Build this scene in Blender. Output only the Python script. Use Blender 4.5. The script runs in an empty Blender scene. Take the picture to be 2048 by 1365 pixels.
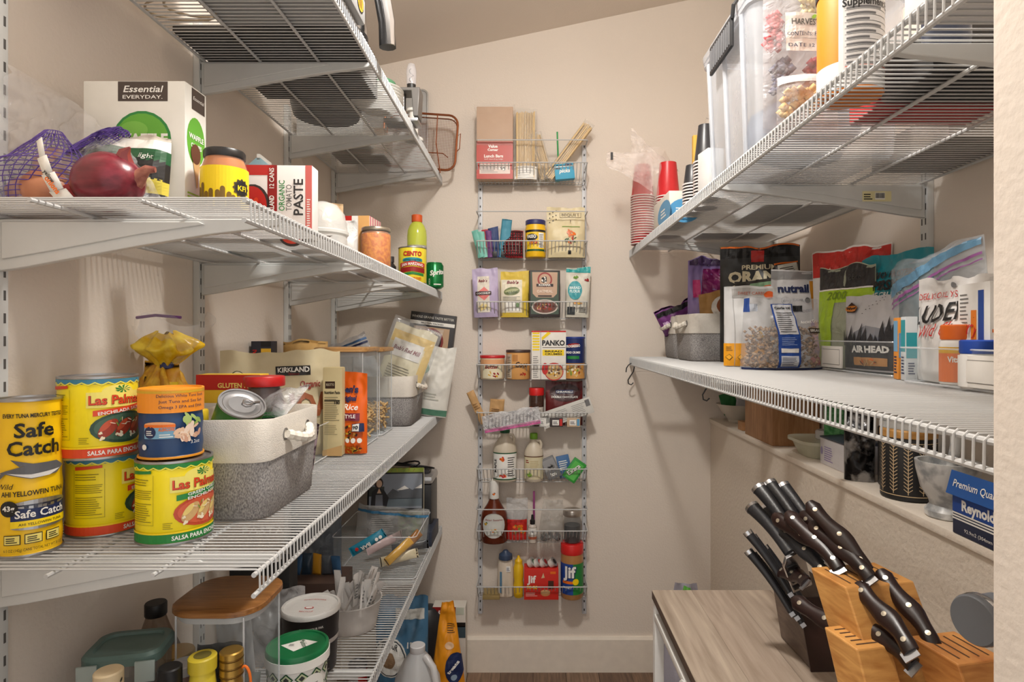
import bpy, bmesh, math, random
from mathutils import Vector, Matrix, noise
R = math.radians
random.seed(7)
scn = bpy.context.scene
COL = scn.collection

# ------------------------------------------------------------------ camera, world, lights, exposure
# one-point perspective: camera looks along +Y from the pantry doorway, floor at z = 0
F, VX, VY, CZ = 1220.0, 1060.0, 670.0, 1.318
D = 2.392                                   # distance of the back wall
cam_d = bpy.data.cameras.new('camera'); cam = bpy.data.objects.new('camera', cam_d); COL.objects.link(cam)
cam.location = (0, 0, CZ); cam.rotation_euler = (R(90), 0, 0)
cam_d.sensor_width = 36.0; cam_d.lens = F / 2048 * 36.0
cam_d.shift_x = -(VX - 1024) / 2048; cam_d.shift_y = -(682.5 - VY) / 2048
cam_d.clip_start = 0.02
scn.camera = cam

wld = bpy.data.worlds.new('world'); scn.world = wld; wld.use_nodes = True
wld.node_tree.nodes['Background'].inputs[0].default_value = (1.0, 0.97, 0.935, 1)
wld.node_tree.nodes['Background'].inputs[1].default_value = 1.12
def lamp_light(name, loc, radius, power, color):
    l = bpy.data.lights.new(name, 'POINT'); l.shadow_soft_size = radius; l.energy = power; l.color = color
    o = bpy.data.objects.new(name, l); o.location = loc; COL.objects.link(o); return o
LIGHT_POS = (0.02, 0.97, CZ + 1.085)
lamp_light('ceiling_lamp_light', (LIGHT_POS[0], LIGHT_POS[1], LIGHT_POS[2] - .06), 0.055, 24.0, (1.0, 0.965, 0.915))
al = bpy.data.lights.new('ceiling_lamp_glow', 'AREA'); al.shape = 'DISK'; al.size = .15; al.energy = 12.0; al.color = (1.0, 0.965, 0.915)
alo = bpy.data.objects.new('ceiling_lamp_glow', al); alo.location = LIGHT_POS; COL.objects.link(alo)
scn.view_settings.view_transform = 'Standard'; scn.view_settings.look = 'None'
scn.view_settings.exposure = 0.0; scn.view_settings.gamma = 1.0; scn.view_settings.use_curve_mapping = False

def wx(px, Y): return (px - VX) * Y / F
def wz(py, Y): return CZ - (py - VY) * Y / F

# ------------------------------------------------------------------ materials
def lin(c):
    return tuple(((v / 255) / 12.92 if v / 255 <= .04045 else ((v / 255 + .055) / 1.055) ** 2.4) for v in c)
_M = {}
def M(col, rough=.5, metal=0.0, bump=0.0, bscale=200, var=.05, vscale=30, alpha=1.0, trans=0.0, coat=0.0, emit=0, spec=.5, stretch=None):
    """procedural principled material: colour with a little noise, optional fine relief"""
    if isinstance(col, bpy.types.Material): return col
    key = (tuple(col), rough, metal, bump, bscale, var, vscale, alpha, trans, coat, emit, spec, stretch)
    if key in _M: return _M[key]
    m = bpy.data.materials.new('paint_%d_%d_%d' % tuple(int(v) for v in col)); m.use_nodes = True
    nt = m.node_tree; b = nt.nodes['Principled BSDF']; L = nt.links
    c = lin(col)
    tc = nt.nodes.new('ShaderNodeTexCoord')
    src = tc.outputs['Object']
    if stretch:
        mp = nt.nodes.new('ShaderNodeMapping'); mp.inputs['Scale'].default_value = stretch
        L.new(src, mp.inputs['Vector']); src = mp.outputs['Vector']
    if var:
        n = nt.nodes.new('ShaderNodeTexNoise'); n.inputs['Scale'].default_value = vscale; n.inputs['Detail'].default_value = 3
        L.new(src, n.inputs['Vector'])
        mx = nt.nodes.new('ShaderNodeMix'); mx.data_type = 'RGBA'
        mx.inputs['A'].default_value = tuple(max(0, v * (1 - var * 1.6)) for v in c) + (1,)
        mx.inputs['B'].default_value = tuple(min(1, v * (1 + var * 1.6)) for v in c) + (1,)
        L.new(n.outputs['Fac'], mx.inputs['Factor']); L.new(mx.outputs['Result'], b.inputs['Base Color'])
    else:
        b.inputs['Base Color'].default_value = c + (1,)
    b.inputs['Roughness'].default_value = rough; b.inputs['Metallic'].default_value = metal
    b.inputs['Specular IOR Level'].default_value = spec
    b.inputs['Alpha'].default_value = alpha; b.inputs['Transmission Weight'].default_value = trans
    b.inputs['Coat Weight'].default_value = coat
    if emit:
        b.inputs['Emission Color'].default_value = c + (1,); b.inputs['Emission Strength'].default_value = emit
    if bump:
        n2 = nt.nodes.new('ShaderNodeTexNoise'); n2.inputs['Scale'].default_value = bscale; n2.inputs['Detail'].default_value = 4
        L.new(src, n2.inputs['Vector'])
        bp = nt.nodes.new('ShaderNodeBump'); bp.inputs['Strength'].default_value = bump; bp.inputs['Distance'].default_value = .002
        L.new(n2.outputs['Fac'], bp.inputs['Height']); L.new(bp.outputs['Normal'], b.inputs['Normal'])
    _M[key] = m
    return m
def film(tint=(255, 255, 255), opac=.14, rough=.12, bump=.6, bscale=40, name='clear_plastic'):
    """see-through plastic: mostly transparent, with a glossy crinkled surface on top"""
    key = ('film', tint, opac, rough, bump, bscale)
    if key in _M: return _M[key]
    m = bpy.data.materials.new(name); m.use_nodes = True
    nt = m.node_tree; L = nt.links; b = nt.nodes['Principled BSDF']; out = nt.nodes['Material Output']
    c = lin(tint)
    b.inputs['Base Color'].default_value = c + (1,); b.inputs['Roughness'].default_value = rough
    b.inputs['Specular IOR Level'].default_value = 1.0
    tr = nt.nodes.new('ShaderNodeBsdfTransparent'); tr.inputs[0].default_value = tuple(.6 + .4 * v for v in c) + (1,)
    mx = nt.nodes.new('ShaderNodeMixShader'); mx.inputs[0].default_value = opac
    L.new(tr.outputs[0], mx.inputs[1]); L.new(b.outputs[0], mx.inputs[2]); L.new(mx.outputs[0], out.inputs['Surface'])
    if bump:
        tc = nt.nodes.new('ShaderNodeTexCoord'); n = nt.nodes.new('ShaderNodeTexNoise'); n.inputs['Scale'].default_value = bscale; n.inputs['Detail'].default_value = 5
        n.inputs['Distortion'].default_value = 1.2
        bp = nt.nodes.new('ShaderNodeBump'); bp.inputs['Strength'].default_value = bump; bp.inputs['Distance'].default_value = .01
        L.new(tc.outputs['Object'], n.inputs['Vector']); L.new(n.outputs['Fac'], bp.inputs['Height']); L.new(bp.outputs['Normal'], b.inputs['Normal'])
    _M[key] = m
    return m
def wood(c1, c2, rough=.45, scale=(14, 1.6, 14), grain=1.0):
    key = ('wood', c1, c2, rough, scale)
    if key in _M: return _M[key]
    m = bpy.data.materials.new('wood_grain'); m.use_nodes = True
    nt = m.node_tree; L = nt.links; b = nt.nodes['Principled BSDF']
    tc = nt.nodes.new('ShaderNodeTexCoord'); mp = nt.nodes.new('ShaderNodeMapping'); mp.inputs['Scale'].default_value = scale
    n = nt.nodes.new('ShaderNodeTexNoise'); n.inputs['Scale'].default_value = 4; n.inputs['Detail'].default_value = 8; n.inputs['Distortion'].default_value = .6
    cr = nt.nodes.new('ShaderNodeValToRGB')
    cr.color_ramp.elements[0].position = .3; cr.color_ramp.elements[0].color = lin(c1) + (1,)
    cr.color_ramp.elements[1].position = .7; cr.color_ramp.elements[1].color = lin(c2) + (1,)
    bp = nt.nodes.new('ShaderNodeBump'); bp.inputs['Strength'].default_value = .15; bp.inputs['Distance'].default_value = .001
    L.new(tc.outputs['Object'], mp.inputs['Vector']); L.new(mp.outputs[0], n.inputs['Vector']); L.new(n.outputs['Fac'], cr.inputs[0])
    L.new(cr.outputs[0], b.inputs['Base Color']); L.new(n.outputs['Fac'], bp.inputs['Height']); L.new(bp.outputs[0], b.inputs['Normal'])
    b.inputs['Roughness'].default_value = rough
    _M[key] = m
    return m
def speckle(c1, c2, scale=60, rough=.6, lo=.42, hi=.58, bump=.5, name='speckle', metal=0, kind='noise', stretch=(1, 1, 1)):
    """two-tone mottled material (marble, food, woven cloth, foil)"""
    key = ('spk', c1, c2, scale, rough, lo, hi, bump, metal, kind, stretch)
    if key in _M: return _M[key]
    m = bpy.data.materials.new(name); m.use_nodes = True
    nt = m.node_tree; L = nt.links; b = nt.nodes['Principled BSDF']
    tc = nt.nodes.new('ShaderNodeTexCoord'); mp = nt.nodes.new('ShaderNodeMapping'); mp.inputs['Scale'].default_value = stretch
    L.new(tc.outputs['Object'], mp.inputs['Vector'])
    if kind == 'voronoi':
        n = nt.nodes.new('ShaderNodeTexVoronoi'); n.inputs['Scale'].default_value = scale; o = n.outputs['Distance']
    else:
        n = nt.nodes.new('ShaderNodeTexNoise'); n.inputs['Scale'].default_value = scale; n.inputs['Detail'].default_value = 4; o = n.outputs['Fac']
    L.new(mp.outputs[0], n.inputs['Vector'])
    cr = nt.nodes.new('ShaderNodeValToRGB')
    cr.color_ramp.elements[0].position = lo; cr.color_ramp.elements[0].color = lin(c1) + (1,)
    cr.color_ramp.elements[1].position = hi; cr.color_ramp.elements[1].color = lin(c2) + (1,)
    L.new(o, cr.inputs[0]); L.new(cr.outputs[0], b.inputs['Base Color'])
    if bump:
        bp = nt.nodes.new('ShaderNodeBump'); bp.inputs['Strength'].default_value = bump; bp.inputs['Distance'].default_value = .003
        L.new(o, bp.inputs['Height']); L.new(bp.outputs[0], b.inputs['Normal'])
    b.inputs['Roughness'].default_value = rough; b.inputs['Metallic'].default_value = metal
    _M[key] = m
    return m
def wall_paint(col, bscale=170, strength=.35, rough=.75):
    key = ('wall', col, bscale, strength)
    if key in _M: return _M[key]
    m = bpy.data.materials.new('orange_peel_paint'); m.use_nodes = True
    nt = m.node_tree; L = nt.links; b = nt.nodes['Principled BSDF']
    tc = nt.nodes.new('ShaderNodeTexCoord')
    n = nt.nodes.new('ShaderNodeTexNoise'); n.inputs['Scale'].default_value = bscale; n.inputs['Detail'].default_value = 3
    n2 = nt.nodes.new('ShaderNodeTexNoise'); n2.inputs['Scale'].default_value = 3
    mx = nt.nodes.new('ShaderNodeMix'); mx.data_type = 'RGBA'
    c = lin(col); mx.inputs['A'].default_value = tuple(v * .96 for v in c) + (1,); mx.inputs['B'].default_value = tuple(min(1, v * 1.04) for v in c) + (1,)
    bp = nt.nodes.new('ShaderNodeBump'); bp.inputs['Strength'].default_value = strength; bp.inputs['Distance'].default_value = .0025
    L.new(tc.outputs['Object'], n.inputs['Vector']); L.new(tc.outputs['Object'], n2.inputs['Vector'])
    L.new(n2.outputs['Fac'], mx.inputs['Factor']); L.new(mx.outputs['Result'], b.inputs['Base Color'])
    L.new(n.outputs['Fac'], bp.inputs['Height']); L.new(bp.outputs[0], b.inputs['Normal'])
    b.inputs['Roughness'].default_value = rough; b.inputs['Specular IOR Level'].default_value = .3
    _M[key] = m
    return m

# common colours
WIRE = M((190, 190, 189), .4, var=.02)
STEELW = M((206, 207, 205), .42, var=.03)
WHITE = M((236, 234, 228), .5, var=.03)
BLACK = M((22, 21, 22), .45)
DARK = M((45, 43, 44), .5)
CHROME = M((200, 200, 202), .22, 1.0, var=.03)
STEEL = M((170, 170, 172), .35, .9, var=.04)
CLEAR = film()
CLEARHARD = film((245, 250, 252), .08, .05, 0.0)

# ------------------------------------------------------------------ mesh helpers
class MB:
    """collects faces for ONE mesh object (several material slots allowed)"""
    def __init__(s): s.v = []; s.f = []; s.m = []; s.mats = []
    def slot(s, mat):
        if mat not in s.mats: s.mats.append(mat)
        return s.mats.index(mat)
    def add(s, verts, faces, mat):
        o = len(s.v); k = s.slot(mat)
        s.v += [tuple(v) for v in verts]
        for f in faces: s.f.append(tuple(i + o for i in f)); s.m.append(k)
        return s
    def box(s, x0, x1, y0, y1, z0, z1, mat, bev=0.0, T=None):
        if bev <= 0:
            vs = [(x0, y0, z0), (x1, y0, z0), (x1, y1, z0), (x0, y1, z0), (x0, y0, z1), (x1, y0, z1), (x1, y1, z1), (x0, y1, z1)]
            fs = [(0, 3, 2, 1), (4, 5, 6, 7), (0, 1, 5, 4), (1, 2, 6, 5), (2, 3, 7, 6), (3, 0, 4, 7)]
        else:
            bm = bmesh.new(); bmesh.ops.create_cube(bm, size=1)
            for v in bm.verts: v.co = Vector(((x0 + x1) / 2 + v.co.x * (x1 - x0), (y0 + y1) / 2 + v.co.y * (y1 - y0), (z0 + z1) / 2 + v.co.z * (z1 - z0)))
            bmesh.ops.bevel(bm, geom=list(bm.edges), offset=bev, segments=2, affect='EDGES', profile=.6)
            bm.verts.index_update()
            vs = [tuple(v.co) for v in bm.verts]; fs = [tuple(v.index for v in f.verts) for f in bm.faces]; bm.free()
        if T is not None: vs = [tuple(T @ Vector(v)) for v in vs]
        return s.add(vs, fs, mat)
    def lathe(s, prof, mat, n=28, cx=0, cy=0, cz=0, sx=1, sy=1, T=None, ripple=None):
        """prof: list of (r, z) from bottom to top"""
        vs = []; fs = []
        for (r, z) in prof:
            for i in range(n):
                a = 2 * math.pi * i / n
                k = 1 if ripple is None else 1 + ripple[1] * math.cos(ripple[0] * a)
                vs.append((cx + r * k * sx * math.cos(a), cy + r * k * sy * math.sin(a), cz + z))
        for j in range(len(prof) - 1):
            for i in range(n):
                fs.append((j * n + i, j * n + (i + 1) % n, (j + 1) * n + (i + 1) % n, (j + 1) * n + i))
        if prof[0][0] > 1e-6: fs.append(tuple(reversed(range(n))))
        if prof[-1][0] > 1e-6: fs.append(tuple((len(prof) - 1) * n + i for i in range(n)))
        if T is not None: vs = [tuple(T @ Vector(v)) for v in vs]
        return s.add(vs, fs, mat)
    def tube(s, pts, r, mat, n=8, closed=False, radii=None):
        pts = [Vector(p) for p in pts]; m = len(pts); vs = []; fs = []
        up = Vector((0, 0, 1)); prev = None
        for i, p in enumerate(pts):
            if closed: t = pts[(i + 1) % m] - pts[i - 1]
            else: t = pts[min(i + 1, m - 1)] - pts[max(i - 1, 0)]
            t.normalize()
            if prev is None:
                a = up if abs(t.dot(up)) < .9 else Vector((1, 0, 0))
                u = t.cross(a).normalized()
            else:
                u = (prev - t * prev.dot(t))
                u = u.normalized() if u.length > 1e-6 else t.orthogonal().normalized()
            prev = u; w = t.cross(u); rr = radii[i] if radii else r
            for k in range(n):
                a = 2 * math.pi * k / n
                vs.append(p + u * (rr * math.cos(a)) + w * (rr * math.sin(a)))
        for i in range(m if closed else m - 1):
            j = (i + 1) % m
            for k in range(n): fs.append((i * n + k, i * n + (k + 1) % n, j * n + (k + 1) % n, j * n + k))
        if not closed: fs.append(tuple(reversed(range(n)))); fs.append(tuple((m - 1) * n + k for k in range(n)))
        return s.add(vs, fs, mat)
    def prism(s, poly, y0, y1, mat, plane='xz', T=None):
        """outline in xz (extruded along y), or 'xy' (along z) or 'yz' (along x)"""
        n = len(poly)
        def P(a, b, c): return (a, c, b) if plane == 'xz' else ((a, b, c) if plane == 'xy' else (c, a, b))
        vs = [P(a, b, y0) for a, b in poly] + [P(a, b, y1) for a, b in poly]
        fs = [tuple(range(n)), tuple(reversed(range(n, 2 * n)))] + [(i, i + n, (i + 1) % n + n, (i + 1) % n) for i in range(n)]
        if T is not None: vs = [tuple(T @ Vector(v)) for v in vs]
        return s.add(vs, fs, mat)
    def grid(s, fn, nu, nv, mat, closed_u=False):
        vs = [fn(i / (nu if closed_u else nu - 1), j / (nv - 1)) for j in range(nv) for i in range(nu)]
        fs = []
        for j in range(nv - 1):
            for i in range(nu if closed_u else nu - 1):
                fs.append((j * nu + i, j * nu + (i + 1) % nu, (j + 1) * nu + (i + 1) % nu, (j + 1) * nu + i))
        return s.add(vs, fs, mat)
    def build(s, name, parent=None, smooth=True, angle=38, weld=0.0, bevel=0.0, solid=0.0):
        me = bpy.data.meshes.new(name); me.from_pydata(s.v, [], s.f)
        for m in s.mats: me.materials.append(m)
        me.polygons.foreach_set('material_index', s.m)
        bm = bmesh.new(); bm.from_mesh(me)
        if weld: bmesh.ops.remove_doubles(bm, verts=bm.verts, dist=weld)
        bmesh.ops.recalc_face_normals(bm, faces=bm.faces)
        bm.to_mesh(me); bm.free()
        if smooth:
            me.polygons.foreach_set('use_smooth', [True] * len(me.polygons))
            try: me.set_sharp_from_angle(angle=R(angle))
            except Exception: pass
        me.update()
        o = bpy.data.objects.new(name, me); COL.objects.link(o)
        if parent is not None: o.parent = parent
        if bevel:
            b = o.modifiers.new('bevel', 'BEVEL'); b.width = bevel; b.segments = 2; b.limit_method = 'ANGLE'
        if solid:
            b = o.modifiers.new('solid', 'SOLIDIFY'); b.thickness = solid
        return o
def tag(o, label=None, cat=None, group=None, kind=None):
    if label: o['label'] = label
    if cat: o['category'] = cat
    if group: o['group'] = group
    if kind: o['kind'] = kind
    return o
def thing(name, label, cat, loc, rz=0, group=None, rx=0, ry=0):
    o = bpy.data.objects.new(name, None); COL.objects.link(o); o.empty_display_size = .02
    o.location = loc; o.rotation_euler = (R(rx), R(ry), R(rz))
    return tag(o, label, cat, group)
def copy_tree(o, parent=None):
    c = o.copy(); COL.objects.link(c); c.parent = parent
    for ch in list(o.children): copy_tree(ch, c)
    return c
def struct(name, mb, parent=None, **k):
    o = mb.build(name, parent, **k)
    if parent is None: o['kind'] = 'structure'
    return o

# ------------------------------------------------------------------ printed matter: flat polygons and lettering laid on a surface S(u, v)
_TX = {}
def text_mesh(body, bold):
    key = (body, bold)
    if key in _TX: return _TX[key]
    c = bpy.data.curves.new('txt', 'FONT'); c.body = body; c.size = 1.0; c.align_x = 'CENTER'; c.resolution_u = 2; c.offset = bold
    o = bpy.data.objects.new('txt', c); COL.objects.link(o)
    me = bpy.data.meshes.new_from_object(o)
    vs = [(v.co.x, v.co.y) for v in me.vertices]; fs = [tuple(p.vertices) for p in me.polygons]
    bpy.data.objects.remove(o); bpy.data.curves.remove(c); bpy.data.meshes.remove(me)
    if vs:
        x0 = min(v[0] for v in vs); x1 = max(v[0] for v in vs)
        vs = [(v[0] - (x0 + x1) / 2, v[1]) for v in vs]; w = x1 - x0
    else: w = 1
    _TX[key] = (vs, fs, w)
    return _TX[key]
class Print:
    def __init__(s, S, off=.0003, cell=None): s.S = S; s.off = off; s.cell = cell; s.mb = MB(); s.n = 0
    def _put(s, vs, fs, mat, layer):
        d = s.off * (1 + layer)
        if s.cell and vs:
            bm = bmesh.new(); bv = [bm.verts.new((v[0], v[1], 0)) for v in vs]
            for f in fs:
                try: bm.faces.new([bv[i] for i in f])
                except ValueError: pass
            for ax in (0, 1):
                lo = min(v[ax] for v in vs); hi = max(v[ax] for v in vs)
                k = int((hi - lo) / s.cell)
                for j in range(1, min(k, 60) + 1):
                    q = lo + (hi - lo) * j / (min(k, 60) + 1)
                    co = (q, 0, 0) if ax == 0 else (0, q, 0); no = (1, 0, 0) if ax == 0 else (0, 1, 0)
                    bmesh.ops.bisect_plane(bm, geom=bm.verts[:] + bm.edges[:] + bm.faces[:], plane_co=co, plane_no=no)
            bm.verts.index_update()
            vs = [(v.co.x, v.co.y) for v in bm.verts]; fs = [tuple(v.index for v in f.verts) for f in bm.faces]; bm.free()
        out = []
        for u, v in vs:
            p, n = s.S(u, v); out.append((p[0] + n[0] * d, p[1] + n[1] * d, p[2] + n[2] * d))
        s.mb.add(out, fs, mat); s.n += 1
        return s
    def poly(s, pts, mat, layer=0): return s._put(list(pts), [tuple(range(len(pts)))], mat, layer)
    def rect(s, u0, v0, u1, v1, mat, layer=0, skew=0): return s.poly([(u0, v0), (u1, v0), (u1 + skew, v1), (u0 + skew, v1)], mat, layer)
    def ell(s, cu, cv, ru, rv, mat, layer=0, n=22, rot=0):
        c, sn = math.cos(R(rot)), math.sin(R(rot)); pts = []
        for i in range(n):
            a = 2 * math.pi * i / n; x, y = ru * math.cos(a), rv * math.sin(a)
            pts.append((cu + x * c - y * sn, cv + x * sn + y * c))
        return s.poly(pts, mat, layer)
    def star(s, cu, cv, r0, r1, k, mat, layer=0, rot=0):
        return s.poly([(cu + (r0 if i % 2 else r1) * math.cos(math.pi * i / k + R(rot)), cv + (r0 if i % 2 else r1) * math.sin(math.pi * i / k + R(rot))) for i in range(2 * k)], mat, layer)
    def text(s, body, u, v, size, mat, layer=1, rot=0, bold=.0, width=None, shear=0, arc=0):
        """u, v = centre of the baseline; size = cap height; width squeezes or stretches the line to that length"""
        vs, fs, w = text_mesh(body, bold)
        if not vs: return s
        k = size / .70; kx = width / w if width else k
        c, sn = math.cos(R(rot)), math.sin(R(rot)); out = []
        for x, y in vs:
            x, y = x * kx + y * k * shear, y * k
            if arc: y -= arc * x * x
            out.append((u + x * c - y * sn, v + x * sn + y * c))
        return s._put(out, fs, mat, layer)
    def lines(s, u0, v0, u1, v1, n, mat, layer=1, fill=.45, ragged=.3, seed=1):
        """rows of small print too fine to read"""
        rnd = random.Random(seed); h = (v1 - v0) / n
        for i in range(n):
            e = u1 - (u1 - u0) * ragged * rnd.random()
            s.rect(u0, v0 + h * i, e, v0 + h * (i + fill), mat, layer)
        return s
    def barcode(s, u0, v0, u1, v1, layer=1, seed=3):
        rnd = random.Random(seed); s.rect(u0, v0, u1, v1, WHITE, layer); x = u0 + (u1 - u0) * .06
        while x < u1 - (u1 - u0) * .06:
            w = (u1 - u0) * rnd.choice((.015, .03, .045)); s.rect(x, v0 + (v1 - v0) * .2, x + w, v1 - (v1 - v0) * .08, BLACK, layer + 1); x += w + (u1 - u0) * rnd.choice((.02, .035))
        return s
    def blobs(s, cu, cv, ru, rv, k, mats, layer=1, size=.3, seed=1):
        """a printed picture of food: many small overlapping ellipses"""
        rnd = random.Random(seed)
        for i in range(k):
            a = rnd.random() * 6.28; q = math.sqrt(rnd.random()) * .8
            s.ell(cu + ru * q * math.cos(a), cv + rv * q * math.sin(a), ru * size * (.6 + .6 * rnd.random()), rv * size * (.5 + .5 * rnd.random()), rnd.choice(mats), layer + .3 * (i % 5), n=9, rot=rnd.random() * 180)
        return s
    def build(s, parent, name='printed_label'):
        return s.mb.build(name, parent, smooth=False)
def S_front(y): return lambda u, v: ((u, y, v), (0, -1, 0))
def S_right(x): return lambda u, v: ((x, u, v), (1, 0, 0))
def S_left(x): return lambda u, v: ((x, -u, v), (-1, 0, 0))
def S_top(z): return lambda u, v: ((u, v, z), (0, 0, 1))
def S_cyl(r, turn=0):
    """u = arc length (0 faces the viewer), v = height; r may be a function of v"""
    def S(u, v):
        rr = r(v) if callable(r) else r
        a = u / (r(0) if callable(r) else r) + R(turn)
        return ((rr * math.sin(a), -rr * math.cos(a), v), (math.sin(a), -math.cos(a), 0))
    return S
# ================================================================== THE ROOM
XL, XR = -.75, .862            # left and right walls
PAINT = wall_paint((224, 213, 201)); PAINT2 = wall_paint((224, 213, 201), 120, .32)
CEIL = wall_paint((224, 213, 201), 140, .2)
def ceil_z(x): return CZ + 1.059 + .2124 * (x + .578)
b = MB(); b.box(XL - .1, XR + .1, D, D + .1, -.05, 2.9, PAINT); struct('wall_back', b, smooth=False)
b = MB(); b.box(XL - .1, XL, -.4, D, -.05, 2.9, PAINT2); struct('wall_left', b, smooth=False)
b = MB(); b.box(XR, XR + .1, .33, D, -.05, 2.9, PAINT2); struct('wall_right', b, smooth=False)
b = MB(); b.box(.3405, XR, .33, .45, -.05, 2.9, PAINT2, .004); struct('wall_front_right', b)
b = MB(); b.box(XL, -.52, .33, .45, -.05, 2.9, PAINT2, .004); struct('wall_front_left', b)
b = MB(); b.prism([(XL - .1, ceil_z(XL - .1)), (XR + .1, ceil_z(XR + .1)), (XR + .1, ceil_z(XR + .1) + .08), (XL - .1, ceil_z(XL - .1) + .08)], -.1, D + .1, CEIL); struct('ceiling', b, smooth=False)
# floor: vinyl planks running away from the door
b = MB(); b.box(XL - .1, XR + .1, -.6, D, -.05, -.004, M((60, 48, 40), .8)); floor = struct('floor', b, smooth=False)
pm = [wood((92, 70, 54), (134, 106, 84), .4, (30, 2.0, 30)), wood((104, 80, 62), (146, 118, 96), .4, (26, 1.6, 26)), wood((84, 62, 48), (122, 95, 76), .4, (34, 2.2, 34))]
x = XL; k = 0
while x < XR - .01:
    y = -.6 + (k % 3) * -.3; w = min(.127, XR - x)
    while y < D:
        y2 = min(y + .92, D); y1 = max(y, -.6)
        if y2 > y1:
            b = MB(); b.box(x + .0008, x + w - .0008, y1 + .0008, y2 - .0008, -.006, 0, pm[k % 3], 0); b.build('plank', floor, smooth=False)
        y += .92; k += 1
    x += .127
# baseboard on the back wall
b = MB(); b.prism([(D, 0), (D - .014, 0), (D - .014, .127), (D - .009, .137), (D, .137)], XL, .70, M((232, 222, 208), .45), plane='yz'); struct('baseboard_back', b, smooth=False)
b = MB(); b.prism([(XL, 0), (XL + .014, 0), (XL + .014, .127), (XL + .009, .137), (XL, .137)], .45, D - .015, M((232, 222, 208), .45)); struct('baseboard_left', b, smooth=False)
# half-height wall with a ledge along the right side
LX, LZ = .702, CZ - .328
STUCCO = wall_paint((222, 210, 195), 95, .8, .8)
b = MB(); b.box(LX + .006, XR, .45, D, 0, LZ - .016, STUCCO); struct('wall_ledge', b, smooth=False)
b = MB(); b.box(LX, XR, .45, D, LZ - .016, LZ, wall_paint((230, 219, 205), 110, .6), .003); struct('trim_1', b)

# flush ceiling lamp (above the frame)
t = thing('ceiling_lamp', 'round flush ceiling lamp above the shelves', 'lamp', (LIGHT_POS[0], LIGHT_POS[1], LIGHT_POS[2] + .012))
hz = ceil_z(LIGHT_POS[0]) - LIGHT_POS[2] - .012
b = MB(); b.lathe([(.085, .03), (.09, .04), (.09, hz + .01)], WHITE, 32); b.build('lamp_base', t)
b = MB(); b.lathe([(.0, 0), (.05, .004), (.075, .015), (.084, .032)], M((255, 240, 215), .4, emit=1.2, var=0), 32); b.build('diffuser', t)

# ================================================================== WIRE SHELVES
def wire_mesh(x0, x1, lip, r=.00128):
    """one deck wire: runs across the shelf and bends down over the front rail"""
    b = MB(); s = 1 if x0 < x1 else -1
    b.tube([(x0, 0, 0), (x1 - s * .004, 0, 0), (x1 + s * .0, 0, -.004), (x1 + s * .0005, 0, -lip)], r, WIRE, 6)
    return b
def shelf(label, xw, xf, z, y0, y1, lip=.029, pitch=.0127, rods=2):
    t = thing('wire_shelf', label, 'shelf', (0, y0, z), group='white wire shelves')
    L = y1 - y0; s = 1 if xf > xw else -1
    first = wire_mesh(xw, xf, lip).build('wire', t)
    n = int(L / pitch)
    for i in range(1, n + 1):
        o = first.copy(); COL.objects.link(o); o.location = (0, i * pitch, 0)
    first.location = (0, .002, 0)
    for i, (xx, zz, rr, nm) in enumerate([(xf - s * .004, -.0045, .0032, 'front_rail'), (xf - s * .0025, -lip, .0032, 'lower_rail'), (xw + s * .006, -.0045, .003, 'back_rail')] + [(xw + (xf - xw) * (k + 1) / (rods + 1), -.0045, .003, 'support_rod') for k in range(rods)]):
        bb = MB(); bb.tube([(xx, -.006 - .004 * (i % 2), zz), (xx, L, zz)], rr, WIRE, 8); bb.build(nm, t)
    return t
def bracket(t, xw, xf, y, z, y0):
    """tapered pressed-steel bracket under a shelf (child of the shelf)"""
    s = 1 if xf > xw else -1; L = abs(xf - xw) - .004; b = MB()
    top = [(0, -.008), (L, -.008)]
    low = [(L, -.016), (L * .93, -.021), (L * .75, -.029), (L * .5, -.045), (L * .25, -.063), (L * .1, -.074), (0, -.080)]
    b.prism([(xw + s * a, c) for a, c in top + low], -.006, .006, STEELW)
    # pressed rib
    rib = [(L * .02, -.012), (L * .72, -.012), (L * .74, -.016), (L * .5, -.030), (L * .2, -.052), (L * .02, -.064)]
    b.prism([(xw + s * a, c) for a, c in rib], -.0095, -.006, STEELW)
    o = b.build('bracket', t, angle=25, bevel=.0012); o.location = (0, y - y0, 0)
    return o
def standard(label, x, y, z0, z1, s):
    t = thing('shelf_standard', label, 'standard', (x, y, z0), group='slotted wall standards')
    h = z1 - z0; b = MB()
    b.box(min(0, s * .014), max(0, s * .014), -.0125, .0125, 0, h, STEELW, .0015); b.build('channel', t)
    b = MB(); n = int(h / .032)
    for k in range(n):
        for yy in (-.006, .006):
            b.box(s * .0141 - .0003, s * .0141 + .0003, yy - .0018, yy + .0018, .010 + k * .032, .024 + k * .032, M((84, 82, 80), .6))
    tag(b.build('slots', t, smooth=False), kind='stuff')
    return t
LZS = [CZ + .618, CZ + .168, CZ - .298, CZ - .745]
XFL = -.343
RZS = [CZ + .331, CZ - .0865]
XFR = .388
lab = ['topmost white wire shelf on the left wall', 'white wire shelf on the left wall holding the waffle cone box', 'white wire shelf on the left wall holding the yellow cans', 'lowest white wire shelf on the left wall']
LSTD = [.848, 1.369, 1.868, 2.31]
for z, l, y0 in zip(LZS, lab, (.76, .747, .772, .76)):
    t = shelf(l, XL + .014, XFL, z, y0, D - .008)
    for y in LSTD: bracket(t, XL + .015, XFL, y, z, y0)
for y, l in zip(LSTD, ('nearest slotted standard on left wall, at the left picture edge', 'second slotted standard on left wall, behind the waffle cone box', 'third slotted standard on left wall, beyond the tomato paste carton', 'farthest slotted standard on left wall, next to the corner')):
    standard(l, XL + .0005, y, .30, CZ + .70, 1)
RSTD = [.68, 1.313, 2.13]
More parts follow.
